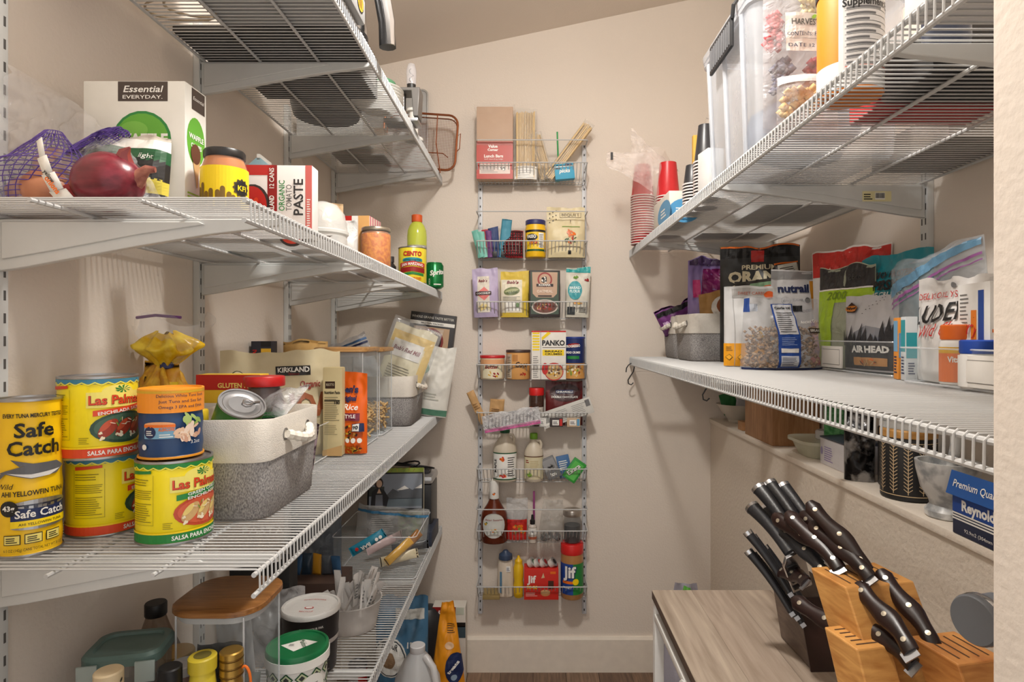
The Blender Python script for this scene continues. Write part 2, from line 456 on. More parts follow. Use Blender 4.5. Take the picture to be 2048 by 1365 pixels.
for z, l, y0 in zip(RZS, ('upper white wire shelf on the right wall', 'lower white wire shelf on the right wall'), (.47, .47)):
    t = shelf(l, XR - .014, XFR, z, y0, D - .008)
    for y in RSTD:
        br = bracket(t, XR - .015, XFR, y, z, y0)
        if z > CZ and y > 1:
            pr = Print(S_front(-.0096)); x0 = .71 if y < 2 else .66
            pr.rect(x0, -.046, x0 + .062, -.024, M((226, 218, 170), .5)); pr.barcode(x0 + .027, -.042, x0 + .048, -.027, 1); pr.lines(x0 + .003, -.042, x0 + .022, -.027, 3, BLACK, 1)
            pr.build(br, 'price_sticker')
for y, l in zip(RSTD, ('nearest slotted standard on right wall, beside the doorway', 'slotted standard on right wall, behind the clear zip bag', 'farthest slotted standard on right wall, behind the black snack bag')):
    standard(l, XR - .0005, y, LZ + .01, CZ + .5, -1)
# ================================================================== GENERIC GOODS
def at_px(px, Y, z): return (wx(px, Y), Y, z)
def carton(name, label, cat, px0, px1, ptop, Yf, zb, d, mat, rz=0, ry=0, rx=0, group=None, bev=.0012):
    """a closed cardboard box whose front face spans px0..px1 at depth Yf; returns thing, w, h, d"""
    w = (px1 - px0) * Yf / F; h = wz(ptop, Yf) - zb
    t = thing(name, label, cat, (wx((px0 + px1) / 2, Yf), Yf + d / 2, zb), rz, group, rx, ry)
    b = MB(); b.box(-w / 2, w / 2, -d / 2, d / 2, 0, h, M(mat, .55), bev); b.build('box_body', t)
    return t, w, h, d
def box_at(name, label, cat, x0, x1, y0, y1, zb, h, mat, group=None, bev=.0012, rz=0):
    t = thing(name, label, cat, ((x0 + x1) / 2, (y0 + y1) / 2, zb), rz, group)
    b = MB(); b.box(-(x1 - x0) / 2, (x1 - x0) / 2, -(y1 - y0) / 2, (y1 - y0) / 2, 0, h, M(mat, .55), bev); b.build('box_body', t)
    return t
def face(loc): return math.degrees(math.atan2(-loc[0], loc[1]))      # turn that brings a round thing's label towards the doorway
def tin_can(name, label, cat, loc, r, h, mat, rz=None, group=None, ribs=0, rimmat=None):
    t = thing(name, label, cat, loc, face(loc) if rz is None else rz, group); rim = rimmat or STEEL
    prof = [(r - .001, .003)]
    if ribs:
        for k in range(ribs * 8 + 1):
            z = .004 + (h - .008) * k / (ribs * 8); prof.append((r - .0006 - .0012 * (0.5 + .5 * math.cos(2 * math.pi * k / 8)), z))
    else: prof += [(r - .0005, .004), (r - .0005, h - .004)]
    prof.append((r - .001, h - .003))
    b = MB(); b.lathe(prof, M(mat, .35), 44); b.build('can_body', t)
    for nm, z in (('bottom_rim', 0), ('top_rim', h - .0035)):
        b = MB(); b.lathe([(r - .003, z), (r + .0006, z + .0004), (r + .0009, z + .0018), (r + .0004, z + .0035), (r - .0022, z + .0034), (r - .0026, z + .0008)], rim, 44); b.build(nm, t)
    b = MB(); b.lathe([(0, h - .003), (r * .55, h - .003), (r * .6, h - .002), (r * .8, h - .002), (r * .84, h - .0032), (r - .002, h - .003)], rim, 36); b.build('lid', t)
    return t
def bottle(name, label, cat, loc, prof, mat, cap=None, capmat=None, rz=None, group=None, n=30, sx=1, sy=1, body='bottle_body', ripple=None):
    t = thing(name, label, cat, loc, face(loc) if rz is None else rz, group)
    b = MB(); b.lathe(prof, mat, n, sx=sx, sy=sy, ripple=ripple); b.build(body, t)
    if cap:
        b = MB(); b.lathe(cap, capmat, n); b.build('cap', t)
    return t
def jar(name, label, cat, loc, r, h, lidmat, fill=None, fillh=.8, lidh=.014, lidr=None, rz=None, neck=.86, shoulder=.8, group=None, glass=None):
    t = thing(name, label, cat, loc, face(loc) if rz is None else rz, group); g = glass or CLEARHARD; lr = lidr or r * neck + .002
    hs = h * shoulder
    if fill is not None:
        b = MB(); fh = h * fillh
        pr = [(0, .003), (r - .004, .003), (r - .0022, .008)] + ([(r - .0022, hs), (r * neck - .003, fh)] if fh > hs else [(r - .0022, fh)]) + [(0, fh + .001)]
        b.lathe(pr, fill, 30); b.build('contents', t)
    b = MB(); b.lathe([(0, .0), (r - .003, .0), (r, .004), (r, hs * .97), (r * .97, hs), (r * neck, hs + (h - hs) * .45), (r * neck, h - lidh)], g, 36); b.build('glass_jar', t)
    b = MB(); b.lathe([(lr - .0005, h - lidh), (lr, h - lidh + .001), (lr, h - .002), (lr - .0015, h), (0, h - .0006)], lidmat, 36, ripple=(60, .006)); b.build('lid', t)
    return t
def nz(*a): return noise.noise(Vector(a))
class Pouch:
    """flexible bag: front and back sheets sealed at the edges; S(u, v) is its printed front"""
    def __init__(s, w, h, t, kind='stand', wr=.002, seed=0, taper=0.0, wav=0.0, top=.9):
        s.w, s.h, s.t, s.kind, s.wr, s.seed, s.taper, s.wav, s.top = w, h, t, kind, wr, seed, taper, wav, top
    def hw(s, v): return s.w / 2 * (1 - s.taper * (v / s.h))
    def prof(s, q):
        if s.kind == 'pillow':
            return max(0, math.sin(math.pi * min(1, max(0, (q - .04) / .92)))) ** .55 if .04 < q < .96 else 0.0
        if s.kind == 'flat': return .9 if q < .97 else .2
        if q < .1: return .72 + 2.8 * q
        if q < .4: return 1.0
        if q < s.top: k = (q - .4) / (s.top - .4); return 1 - k * k * (3 - 2 * k) * .97
        return .03
    def p(s, u, v, side=-1):
        hw = s.hw(v); a = min(1.0, abs(u) / hw); q = v / s.h
        body = (1 - a ** 2.2) ** .62
        d = s.t / 2 * body * s.prof(q)
        n = s.wr * (nz(u * 28 + s.seed, v * 22, s.seed * 1.7) + .6 * nz(u * 70, v * 60 + s.seed, 1)) * (1 if 0 < a < 1 else 0) * (1.0 if s.kind != 'stand' else (.35 + q))
        y = side * d - n * min(1, 4 * (1 - a))
        y += s.wav * math.sin(u * 34 + s.seed * 2.1) * max(0, (q - .55)) * 2.0
        z = v + (.10 * s.wr * 20 * nz(u * 22, s.seed, 5.5) * (1 if q > .97 else 0))
        return Vector((u, y, z))
    def S(s, u, v):
        e = .0015; v = min(max(v, 0), s.h); hw = s.hw(v); u = min(max(u, -hw), hw)
        p = s.p(u, v); a = s.p(min(u + e, hw), v) - s.p(max(u - e, -hw), v); b = s.p(u, min(v + e, s.h)) - s.p(u, max(v - e, 0))
        n = a.cross(b); n = n.normalized() if n.length > 1e-12 else Vector((0, -1, 0))
        return p, n
    def mesh(s, mat, nu=30, nv=34, bottom=True):
        b = MB()
        for side in (-1, 1):
            b.grid(lambda i, j: s.p((i * 2 - 1) * s.hw(j * s.h), j * s.h, side), nu, nv, mat)
        if bottom and s.kind != 'pillow':
            k = nu * nv; fs = [(i, i + 1, k + i + 1, k + i) for i in range(nu - 1)]
            o = b.f; b.f = o + fs; b.m += [0] * len(fs)
        return b
def pouch(name, label, cat, loc, w, h, t, mat, rz=0, rx=0, ry=0, kind='stand', wr=.002, seed=0, taper=0.0, group=None, wav=0.0, top=.9, body='bag_body', nu=34, nv=38):
    th = thing(name, label, cat, loc, rz, group, rx, ry)
    P = Pouch(w, h, t, kind, wr, seed, taper, wav, top)
    P.mesh(mat, nu, nv).build(body, th, weld=.00005, angle=60)
    return th, P
def pouch_between(name, label, cat, pxL, YL, pxR, YR, ptop, zb, t, mat, **k):
    """a bag standing between two points of a shelf (seen at pxL, pxR)"""
    a = Vector((wx(pxL, YL), YL, 0)); c = Vector((wx(pxR, YR), YR, 0)); m = (a + c) / 2; d = c - a
    h = wz(ptop, m.y) - zb
    rz = k.pop('rz', math.degrees(math.atan2(d.y, d.x)))
    return pouch(name, label, cat, (m.x, m.y, zb), d.length, h, t, mat, rz=rz, **k)
def lab(P, cell=.012, off=.0009): return Print(P.S, max(off, .0011), min(cell, .0055))
def blob(fn_r, mat, nu=28, nv=18, sx=1, sy=1, sz=1, amp=.12, freq=9, seed=0, flat=0.0):
    """closed lumpy body: unit sphere scaled and disturbed"""
    b = MB()
    def f(i, j):
        a = 2 * math.pi * i; p = math.pi * (j - .5); x, y, z = math.cos(p) * math.cos(a), math.cos(p) * math.sin(a), math.sin(p)
        k = fn_r * (1 + amp * nz(x * freq * .2 + seed, y * freq * .2, z * freq * .2 + seed) + amp * .5 * nz(x * freq * .5, y * freq * .5 + seed, z * freq * .5))
        zz = z * k * sz
        if flat: zz = max(zz, -flat)
        return (x * k * sx, y * k * sy, zz)
    b.grid(f, nu, nv, mat, closed_u=True)
    return b
GREYCLOTH = speckle((116, 113, 114), (182, 179, 177), 520, .9, .34, .66, .5, 'grey_woven_cloth', stretch=(1, 1, .5))
CREAMCLOTH = M((222, 216, 206), .9, bump=.5, bscale=500, var=.05, vscale=90)
ROPE = M((230, 224, 212), .85, bump=.4, bscale=300)
def rrect(w, d, r, n=5):
    pts = []
    for cx, cy, a0 in ((w / 2 - r, d / 2 - r, 0), (-w / 2 + r, d / 2 - r, 90), (-w / 2 + r, -d / 2 + r, 180), (w / 2 - r, -d / 2 + r, 270)):
        for i in range(n + 1):
            a = R(a0 + 90 * i / n); pts.append((cx + r * math.cos(a), cy + r * math.sin(a)))
    return pts
def loft(b, rings, mat, cap0=True, cap1=False):
    n = len(rings[0]); vs = [p for r in rings for p in r]; fs = []
    for j in range(len(rings) - 1):
        for i in range(n): fs.append((j * n + i, j * n + (i + 1) % n, (j + 1) * n + (i + 1) % n, (j + 1) * n + i))
    if cap0: fs.append(tuple(reversed(range(n))))
    if cap1: fs.append(tuple((len(rings) - 1) * n + i for i in range(n)))
    b.add(vs, fs, mat)
def cloth_basket(name, label, loc, w, d, h, rz=0, handles=(), group='grey and cream cloth baskets', seed=0, band=.40):
    """open cloth bin: grey body, cream fold-over band, rope handles"""
    t = thing(name, label, 'basket', loc, rz, group)
    def ring(k, z, sag=.003, r=.03):
        out = []
        for x, y in rrect(w * k, d * k, r):
            q = 1 + sag * 6 * nz(x * 11 + seed, y * 11, z * 9); out.append((x * q, y * q, z + .004 * nz(x * 12, y * 12, seed) * (1 if z > h * .9 else 0)))
        return out
    zb = h * (1 - band); b = MB()
    loft(b, [ring(.90, 0), ring(.93, .004), ring(.955, h * .3), ring(.98, zb * .9), ring(.985, zb + .01)], GREYCLOTH); b.build('cloth_body', t, angle=70)
    b = MB(); loft(b, [ring(.985, zb), ring(1.005, zb - .002), ring(1.012, zb + .004), ring(1.005, h * .8), ring(1.01, h - .003), ring(1.0, h), ring(.975, h - .002), ring(.965, h * .6), ring(.93, .012)], CREAMCLOTH, cap0=False, cap1=True); b.build('fold_band', t, angle=70)
    for side in handles:
        # side: 'r', 'l', 'f' ; a thick rope loop through two eyelets
        zz = zb + (h - zb) * .50; s = .050; pts = []
        for i in range(15):
            q = i / 14; a = (q - .5) * 2 * s; out = .004 + .016 * math.sin(math.pi * q); dz = -.012 * math.sin(math.pi * q)
            if side == 'r': pts.append((w / 2 * 1.0 + out, a, zz + dz))
            elif side == 'l': pts.append((-w / 2 * 1.0 - out, a, zz + dz))
            else: pts.append((a, -d / 2 * 1.0 - out, zz + dz))
        b = MB(); b.tube(pts, .008, ROPE, 8, radii=[.0080 + (.0011 if i % 2 else -.0008) for i in range(15)]); hd = b.build('rope_handle', t, angle=20)
        for a in (-s, s):
            b = MB(); ax = {'r': (w / 2 * 1.004, a, zz), 'l': (-w / 2 * 1.004, a, zz), 'f': (a, -d / 2 * 1.004, zz)}[side]
            rot = Matrix.Rotation(R(90), 4, 'Y') if side in 'rl' else Matrix.Rotation(R(90), 4, 'X')
            b.lathe([(.0075, -.001), (.0105, -.001), (.0105, .0015), (.0075, .0015), (.0075, -.001)], M((150, 148, 145), .35, .9), 18, T=Matrix.Translation(ax) @ rot); b.build('eyelet', hd)
    return t
EDGE = film((250, 252, 255), .42, .08, 0.0, name='clear_plastic_edge')
def clear_bin(name, label, x0, x1, y0, y1, zb, h, plate=None, group='clear organiser bins', fl=.0):
    """open see-through bin with thin walls; plate=(side, u0, u1, v0, v1) adds a white label holder"""
    t = thing(name, label, 'bin', ((x0 + x1) / 2, (y0 + y1) / 2, zb), 0, group); w, d = x1 - x0, y1 - y0
    b = MB()
    loft(b, [[(x * .96, y * .96, .001) for x, y in rrect(w, d, .012)], [(x * .965, y * .965, .003) for x, y in rrect(w, d, .012)], [(x, y, h) for x, y in rrect(w, d, .012)]], CLEARHARD)
    b.build('bin_walls', t)
    b = MB(); b.tube([(x, y, h) for x, y in rrect(w, d, .012)], .0016, EDGE, 6, closed=True); b.tube([(x * .965, y * .965, .003) for x, y in rrect(w, d, .012)], .0018, EDGE, 6, closed=True); b.build('bin_rim', t)
    if plate:
        side, u0, u1, v0, v1 = plate
        b = MB(); PW = M((226, 222, 215), .4); G = M((150, 146, 142), .5)
        def q(a0, a1, c0, c1, m, e0, e1):
            if side == 'l': b.box(-w / 2 - e1, -w / 2 - e0, a0, a1, c0, c1, m, .0006)
            elif side == 'r': b.box(w / 2 + e0, w / 2 + e1, a0, a1, c0, c1, m, .0006)
            else: b.box(a0, a1, -d / 2 - e1, -d / 2 - e0, c0, c1, m, .0006)
        q(u0, u1, v0, v1, PW, -.001, .003)
        f = (v1 - v0) * .14
        q(u0 + f, u1 - f, v0 + f, v1 - f, G, .003, .0034); q(u0 + f + .0012, u1 - f - .0012, v0 + f + .0012, v1 - f - .0012, PW, .0034, .0038)
        b.build('label_holder', t)
    return t
def film_sheet(name, label, cat, loc, fn, nu, nv, mat=None, parent=None, group=None):
    b = MB(); b.grid(fn, nu, nv, mat or CLEAR)
    if parent is not None: return b.build(name, parent, angle=180)
    t = b.build(name, None, angle=180); t.location = loc
    return tag(t, label, cat, group)
# shared print inks
INK = {k: M(v, .45, var=.03) for k, v in dict(white=(240, 238, 232), cream=(232, 222, 190), black=(24, 23, 24), grey=(120, 118, 116), red=(196, 38, 32), dred=(150, 26, 26), orange=(232, 112, 22), yellow=(248, 214, 14), gold=(216, 168, 44), green=(34, 132, 58), dgreen=(20, 82, 44), lime=(150, 196, 60), blue=(28, 70, 150), navy=(24, 40, 84), sky=(88, 150, 190), teal=(28, 146, 160), purple=(96, 40, 110), pink=(214, 120, 140), brown=(96, 56, 34), dbrown=(58, 34, 24), tan=(204, 166, 112), rice=(238, 226, 200), salad=(110, 150, 60), meat=(150, 52, 32), peach=(226, 190, 160)).items()}
# ================================================================== LEFT WALL, SHELF WITH THE WAFFLE CONE BOX
z2 = LZS[1] + .0018
t, w, h, d = carton('waffle_cone_box', 'tall white carton with green circle and dark brown brand panel', 'box', 167, 370, 162, .95, z2, .062, (232, 230, 222))
p = Print(S_front(-d / 2))
p.ell(.012, h * .59, .046, .046, INK['green']); p.ell(.012, h * .59, .042, .042, M((96, 170, 50), .45), 1)
p.ell(.0, h * .66, .022, .014, M((120, 186, 70), .45), 2)
p.rect(-w * .16, h * .86, w * .33, h * 1.0 - .001, M((70, 58, 52), .5), 0)
p.text('Essential', w * .085, h * .922, .010, INK['white'], 2, bold=.015, shear=.25, width=.060); p.text('EVERYDAY.', w * .085, h * .877, .0055, INK['white'], 2, bold=.01, width=.062)
p.text('WAFFLE', .012, h * .56, .0165, INK['white'], 3, bold=.045, width=.082); p.text('CONES', .012, h * .47, .012, INK['white'], 3, bold=.04, width=.06)
p.build(t)
p = Print(S_right(w / 2)); p.rect(-d * .2, h * .84, d * .42, h * .99, M((70, 58, 52), .5)); p.text('Essential', d * .1, h * .91, .006, INK['white'], 2, width=d * .5, shear=.2)
p.ell(0, h * .62, d * .42, h * .17, M((96, 170, 50), .45)); p.text('WAFFLE', 0, h * .63, .008, INK['white'], 2, bold=.03, width=d * .68); p.text('CONES', 0, h * .57, .007, INK['white'], 2, bold=.03, width=d * .5)
p.poly([(-.012, h * .52), (.012, h * .52), (.004, h * .30), (.0, h * .29)], INK['tan'], 2); p.ell(-.002, h * .53, .014, .016, INK['brown'], 3)
p.lines(-d * .4, h * .08, d * .4, h * .26, 7, INK['lime'], 1); p.build(t, 'side_print')

# red onion and the net of onions in front of the carton
t = thing('red_onion', 'large glossy red onion lying in front of the produce bag', 'onion', (-.578, .836, z2 + .039))
b = blob(.0405, speckle((88, 16, 30), (126, 36, 50), 18, .28, .3, .7, .1, 'red_onion_skin', stretch=(1, 6, 6)), 32, 20, 1.12, 1, 1, .05, 5, 2); b.build('bulb', t)
b = MB(); b.tube([(.036, 0, .004), (.046, -.002, .010), (.056, -.004, .017), (.066, -.002, .017)], .01, speckle((110, 44, 40), (170, 110, 90), 40, .6), 10, radii=[.015, .009, .006, .004]); b.build('stem', t)
b = MB(); b.tube([(.024, -.004, .028), (.028, -.008, .040), (.038, -.012, .045)], .006, M((140, 60, 60), .4), 6, radii=[.012, .007, .001]); b.build('loose_skin', t)
b = MB(); b.tube([(-.038, -.004, -.012), (-.052, -.008, -.014)], .01, M((150, 24, 30), .5), 8, radii=[.014, .009]); b.build('root_end', t)
ONI = speckle((150, 84, 58), (196, 132, 96), 20, .4, .3, .7, .1, 'onion_skin')
for k, (x, y, zz, r, l) in enumerate(((-.669, .845, .031, .030, 'pinkish brown onion in the purple net, beside the white tag'), (-.713, .872, .030, .029, 'brown onion in the purple net, next to the left wall'), (-.694, .895, .078, .028, 'brown onion on top in the purple net'))):
    t = thing('brown_onion', l, 'onion', (x, y, z2 + zz), group='onions in the purple net'); blob(r, ONI, 24, 16, 1.05, 1, .95, .04, 5, k).build('bulb', t)
t = thing('net_produce_bag', 'purple plastic net bag of onions with a white tag', 'net bag', (-.690, .868, z2))
NET = M((92, 66, 150), .5)
def net(fn, nu, nv, name, th=.0012):
    b = MB(); b.grid(fn, nu, nv, NET, closed_u=True); o = b.build(name, t, smooth=False); m = o.modifiers.new('net', 'WIREFRAME'); m.thickness = th; return o
def nf(i, j):
    a = 6.283 * i + j * 1.2; q = j; r = (.058 * math.sin(math.pi * min(1, .12 + .80 * q)) ** .7 if q < .6 else max(.006, .050 * (1 - (q - .6) / .4 * .8)))
    r *= 1 + .10 * nz(math.cos(a) * 2, math.sin(a) * 2, q * 5)
    return (r * 1.05 * math.cos(a) + .012 * q, r * math.sin(a) * .95, .001 + q * .118)
net(nf, 26, 20, 'net_body', .0014)
def nf2(i, j):
    a = 6.283 * i; r = .026 * (1 - .5 * j) * (1 + .35 * nz(math.cos(a) * 3, math.sin(a) * 3, j * 6))
    return (.012 + r * math.cos(a) + .01 + .050 * j, .02 + .03 * j + r * math.sin(a), .088 + .040 * math.sin(j * 2.2) + r * .8 * math.sin(a + 1))
net(nf2, 20, 22, 'net_neck', .0016)
b = MB(); pts = [(.046, .085), (.050, .062), (.058, .040), (.070, .018), (.084, .002)]
for k in range(len(pts) - 1):
    (xa, za), (xb, zb_) = pts[k], pts[k + 1]; wd = .005 + .0025 * k
    b.add([(xa - wd, -.066, za), (xa + wd, -.07, za + .004), (xb + wd, -.07, zb_ + .004), (xb - wd, -.066, zb_)], [(0, 1, 2, 3)], INK['white'])
tg = b.build('paper_tag', t, weld=.0003, solid=.0006)
p = Print(lambda u, v: ((u, -.0712, v), (0, -1, 0))); p.text('onions', .064, .024, .007, INK['orange'], 1, rot=-52, bold=.04); p.text('yellow', .060, .036, .005, INK['black'], 1, rot=-52, bold=.03); p.build(tg, 'tag_print')
# bag of potatoes with a printed wrapper leaning behind the red onion
t, P = pouch('potato_bag', 'net potato bag with black, green and yellow printed wrapper', 'bag', (-.610, .915, z2), .120, .138, .056, M((206, 198, 186), .5, bump=.4, bscale=150), rz=6, rx=-8, kind='pillow', wr=.006, seed=3)
p = lab(P); p.rect(-.055, .104, .062, .126, INK['white']); p.rect(-.055, .088, .062, .108, INK['dgreen'], 1); p.rect(-.058, .060, .062, .092, INK['black'], 1); p.rect(-.058, .040, .060, .062, M((206, 190, 70), .4), 1); p.rect(-.05, .016, .058, .040, INK['black'], 1); p.rect(-.05, .008, .058, .017, INK['white'], 1)
p.text('Yukon Tan', -.012, .070, .010, INK['white'], 2, bold=.03, width=.075, shear=.1); p.text('light', .035, .092, .008, INK['white'], 2, shear=.2); p.ell(.02, .051, .02, .008, M((180, 160, 80), .4), 2); p.ell(-.02, .050, .018, .008, M((180, 160, 80), .4), 2); p.build(t)
# crinkled clear bag draped over the onions
def fs(i, j):
    x0 = -.742 + .014 * math.sin(j * 9); edge = -.742 + .235 * (1 - j) ** .8
    x = x0 + (edge - x0) * i; top = .205 * j
    y = .868 + .04 * j + .03 * i * j - .05 * (1 - i) + .018 * nz(x * 34, top * 30, 1) + .010 * nz(x * 90, top * 70, 4)
    return (x, y, z2 + .010 + top + .012 * nz(x * 12, j * 4, 7))
film_sheet('clear_plastic_bag', 'crinkled clear plastic bag draped over the onions', 'plastic bag', (0, 0, 0), fs, 70, 60, film((250, 250, 252), .22, .10, 1.0, 30))

# spread jar, tomato paste carton and the things behind them
JY, JXc = .972, -.4865
t = jar('sauce_jar', 'glass jar of orange curry sauce with yellow label and black lid', 'jar', (JXc, JY, z2), .0345, .122, M((28, 26, 26), .35), M((196, 110, 30), .3), .93, .013, .0305, shoulder=.78)
p = Print(S_cyl(.0349), .0003, .005); A = .0349
p.rect(-.055, .010, .055, .092, INK['yellow']); p.rect(-.055, .010, .055, .028, M((44, 36, 20), .5), 1)
SK = M((120, 90, 20), .5)
for k, (u, hh) in enumerate(((-.045, .03), (-.036, .036), (-.028, .022), (-.02, .026), (-.010, .024), (-.003, .030), (.006, .022), (.012, .018), (.020, .016))): p.rect(u - .0035, .026, u + .0035, .026 + hh, SK, 2); p.ell(u, .026 + hh, .0035, .004, SK, 2, n=10)
p.star(.026, .060, .0125, .0155, 12, M((60, 50, 30), .5), 2); p.ell(.026, .060, .011, .011, BLACK, 3); p.text('KFI', .026, .056, .008, INK['yellow'], 4, bold=.02, width=.015); p.text('TIKKA MASALA', .016, .0145, .0085, INK['white'], 4, bold=.03, width=.062); p.build(t)
t, w, h, d = carton('tomato_paste_carton', 'white and red carton with tomato bowl picture and sideways lettering', 'box', 400, 622, 330, 1.065, z2, .035, (234, 228, 224), rz=2)
p = Print(S_front(-d / 2)); X = lambda px: (px - 511) / 222 * w
p.rect(-w / 2, h * .86, X(546), h, INK['red']); p.rect(-w / 2, 0, X(430), h * .86, INK['red']); p.ell(X(505), h * .42, .030, .040, M((60, 50, 48), .5)); p.ell(X(503), h * .44, .026, .034, INK['red'], 1); p.blobs(X(503), h * .44, .02, .026, 10, [M((222, 70, 40), .3), INK['red'], INK['dred']], 2, .35)
p.rect(X(534), 0, X(553), h, INK['dred']); p.text('KIRKLAND', X(547), h * .42, .008, INK['white'], 2, rot=90, bold=.03, width=h * .32); p.text('12 CANS', X(547), h * .82, .008, INK['white'], 2, rot=90, bold=.02, width=h * .28)
p.text('ORGANIC', X(568), h * .58, .010, INK['green'], 2, rot=90, width=h * .42, bold=.01); p.text('TOMATO', X(582), h * .55, .010, INK['grey'], 2, rot=90, width=h * .36, bold=.01); p.text('PASTE', X(604), h * .56, .016, DARK, 2, rot=90, width=h * .50, bold=.02)
p.rect(X(609), 0, X(622), h, M((214, 106, 100), .5)); p.lines(X(612), h * .1, X(619), h * .55, 14, INK['white'], 2); p.ell(X(583), h * .05, .024, .022, M((60, 50, 48), .5), 1); p.ell(X(583), h * .04, .020, .016, M((214, 70, 50), .4), 2)
p.build(t)
for px, pt, Yk, l in ((436, 299, 1.22, 'blue and white gable-top carton behind the black-lidded sauce jar'), (516, 309, 1.24, 'blue and white gable-top carton behind the tomato paste carton')):
    t = thing('drink_carton', l, 'carton', (wx(px, Yk), Yk + .03, z2), 4); hh = wz(pt, Yk) - z2; b = MB(); b.box(-.034, .034, -.034, .034, 0, hh - .035, M((120, 170, 190), .5), .002); b.prism([(-.034, hh - .035), (.034, hh - .035), (.004, hh - .008), (-.004, hh - .008)], -.034, .034, M((160, 196, 208), .5)); b.box(-.003, .003, -.034, .034, hh - .012, hh, INK['white']); b.build('carton_body', t, smooth=False)
    p = Print(S_front(-.034)); p.rect(-.03, .03, .03, hh * .7, INK['white']); p.text('MILK', 0, hh * .4, .016, INK['blue'], 2, bold=.03); p.build(t)
t, P = pouch('snack_packet', 'small dark snack packet lying at the shelf edge by the tomato carton', 'packet', (wx(598, 1.2), 1.20, z2 + .012), .075, .06, .018, M((60, 50, 42), .35, bump=.5), rx=-70, rz=-20, kind='pillow', wr=.004, seed=4)
t = bottle('plastic_tub', 'milky plastic dome container beside the tomato paste carton', 'container', (wx(646, 1.34), 1.34, z2), [(.030, 0), (.05, .003), (.052, .06), (.046, .095), (.030, .115), (.010, .122), (0, .123)], film((232, 230, 226), .55, .25, .3, 30), body='tub_body')
b = MB(); b.lathe([(.0525, .048), (.0545, .05), (.0545, .056), (.0525, .058)], film((240, 240, 236), .6, .2, 0), 30); b.build('rim', t)
t, P = pouch('paper_bag', 'tan paper bag showing behind the milky plastic tub', 'bag', (wx(656, 1.52), 1.53, z2), .07, wz(407, 1.53) - z2, .04, M((196, 164, 124), .7, bump=.3), kind='pillow', wr=.004, seed=6)
t, P = pouch('flour_pack', 'white plastic pack with a pale blue label, left of the orange lentil jar', 'bag', (wx(686, 1.47), 1.47, z2), .072, wz(440, 1.47) - z2, .05, film((236, 234, 230), .75, .25, .5, 30), wr=.004, seed=9, rz=-6)
p = lab(P); p.rect(-.033, .03, -.004, .075, M((132, 176, 200), .4)); p.lines(-.029, .035, -.010, .07, 8, INK['navy'], 1); p.rect(.010, .004, .032, .022, INK['salad'], 1); p.ell(.018, .024, .012, .005, INK['dbrown'], 1); p.build(t)
t, w, h, d = carton('striped_box', 'red, white and orange striped carton standing behind the lentil jar', 'box', 662, 742, 432, 1.66, z2, .10, (226, 206, 190), rz=-4)
p = Print(S_front(-d / 2)); p.rect(-w * .5, h * .82, w * .05, h, INK['red']); p.rect(-w * .48, h * .6, -w * .05, h * .82, INK['dred']); p.rect(w * .06, 0, w * .2, h, INK['white']); p.lines(w * .08, h * .3, w * .18, h * .9, 14, INK['blue'], 1); p.rect(w * .22, 0, w * .5, h, M((220, 168, 104), .5)); p.build(t)
p = Print(S_right(w / 2));
for k in range(5): p.rect(-d / 2 + d * (.05 + k * .2), 0, -d / 2 + d * (.14 + k * .2), h, INK['pink'])
p.build(t, 'side_print')
for k in range(2): tin_can('small_can', ('lower', 'upper')[k] + ' of two small ribbed cans stacked beside the lentil jar', 'can', (wx(716, 1.74), 1.745, z2 + .06 * k), .029, .058, (180, 172, 160), ribs=3, group='small stacked cans')
t = jar('lentil_jar', 'clear glass jar filled with orange lentils, silver lid', 'jar', (wx(752, 1.655), 1.655, z2), .041, .119, M((176, 166, 150), .3, .8), speckle((222, 138, 42), (196, 100, 26), 120, .6, .4, .62, .6, 'lentils'), .90, .010, .0385, neck=.90, shoulder=.84)
b = MB(); b.tube([(.036 * math.cos(a * .2618), .036 * math.sin(a * .2618), .103) for a in range(24)], .0014, CHROME, 6, closed=True); b.build('wire_clasp', t)
bottle('dropper_bottle', 'tiny black bottle between the lentil jar and the tomato can', 'bottle', (wx(782, 1.92), 1.92, z2), [(.014, 0), (.016, .002), (.016, .045), (.008, .055), (.008, .062)], BLACK, [(.010, .058), (.010, .076), (0, .077)], DARK)
t = tin_can('tomato_can', 'yellow tin of tomatoes with red ribbon label', 'can', (wx(825, 2.05), 2.05, z2), .0468, .121, (238, 220, 60))
p = Print(S_cyl(.0473), .0003, .006); p.text('CENTO', 0, .091, .014, INK['red'], 3, bold=.045, width=.062); p.ell(0, .078, .034, .007, INK['teal'], 1); p.rect(-.034, .072, .034, .079, M((70, 130, 140), .4), 1)
p.poly([(-.045, .052), (0, .060), (.045, .052), (.045, .066), (0, .074), (-.045, .066)], INK['red'], 2); p.text('SAN MARZANO', 0, .060, .009, INK['white'], 3, bold=.03, width=.075, arc=4); p.poly([(-.045, .034), (0, .040), (.045, .034), (.045, .05), (0, .056), (-.045, .05)], INK['dred'], 1); p.poly([(-.040, .024), (0, .030), (.040, .024), (.040, .032), (0, .038), (-.04, .032)], INK['green'], 1); p.text('TOMATOES', 0, .012, .008, INK['orange'], 2, bold=.03, width=.06); p.build(t)
SPORT = film((224, 236, 84), .66, .1, 0.0)
t = bottle('sports_drink_bottle', 'lime yellow sports drink bottle with orange cap', 'bottle', (wx(834, 2.2), 2.2, z2), [(.026, 0), (.034, .006), (.0345, .05), (.032, .085), (.0345, .12), (.0350, .185), (.033, .206), (.026, .224), (.0165, .236), (.0155, .244)], SPORT, [(.0185, .236), (.019, .238), (.019, .260), (.017, .262), (0, .262)], M((222, 96, 40), .45))
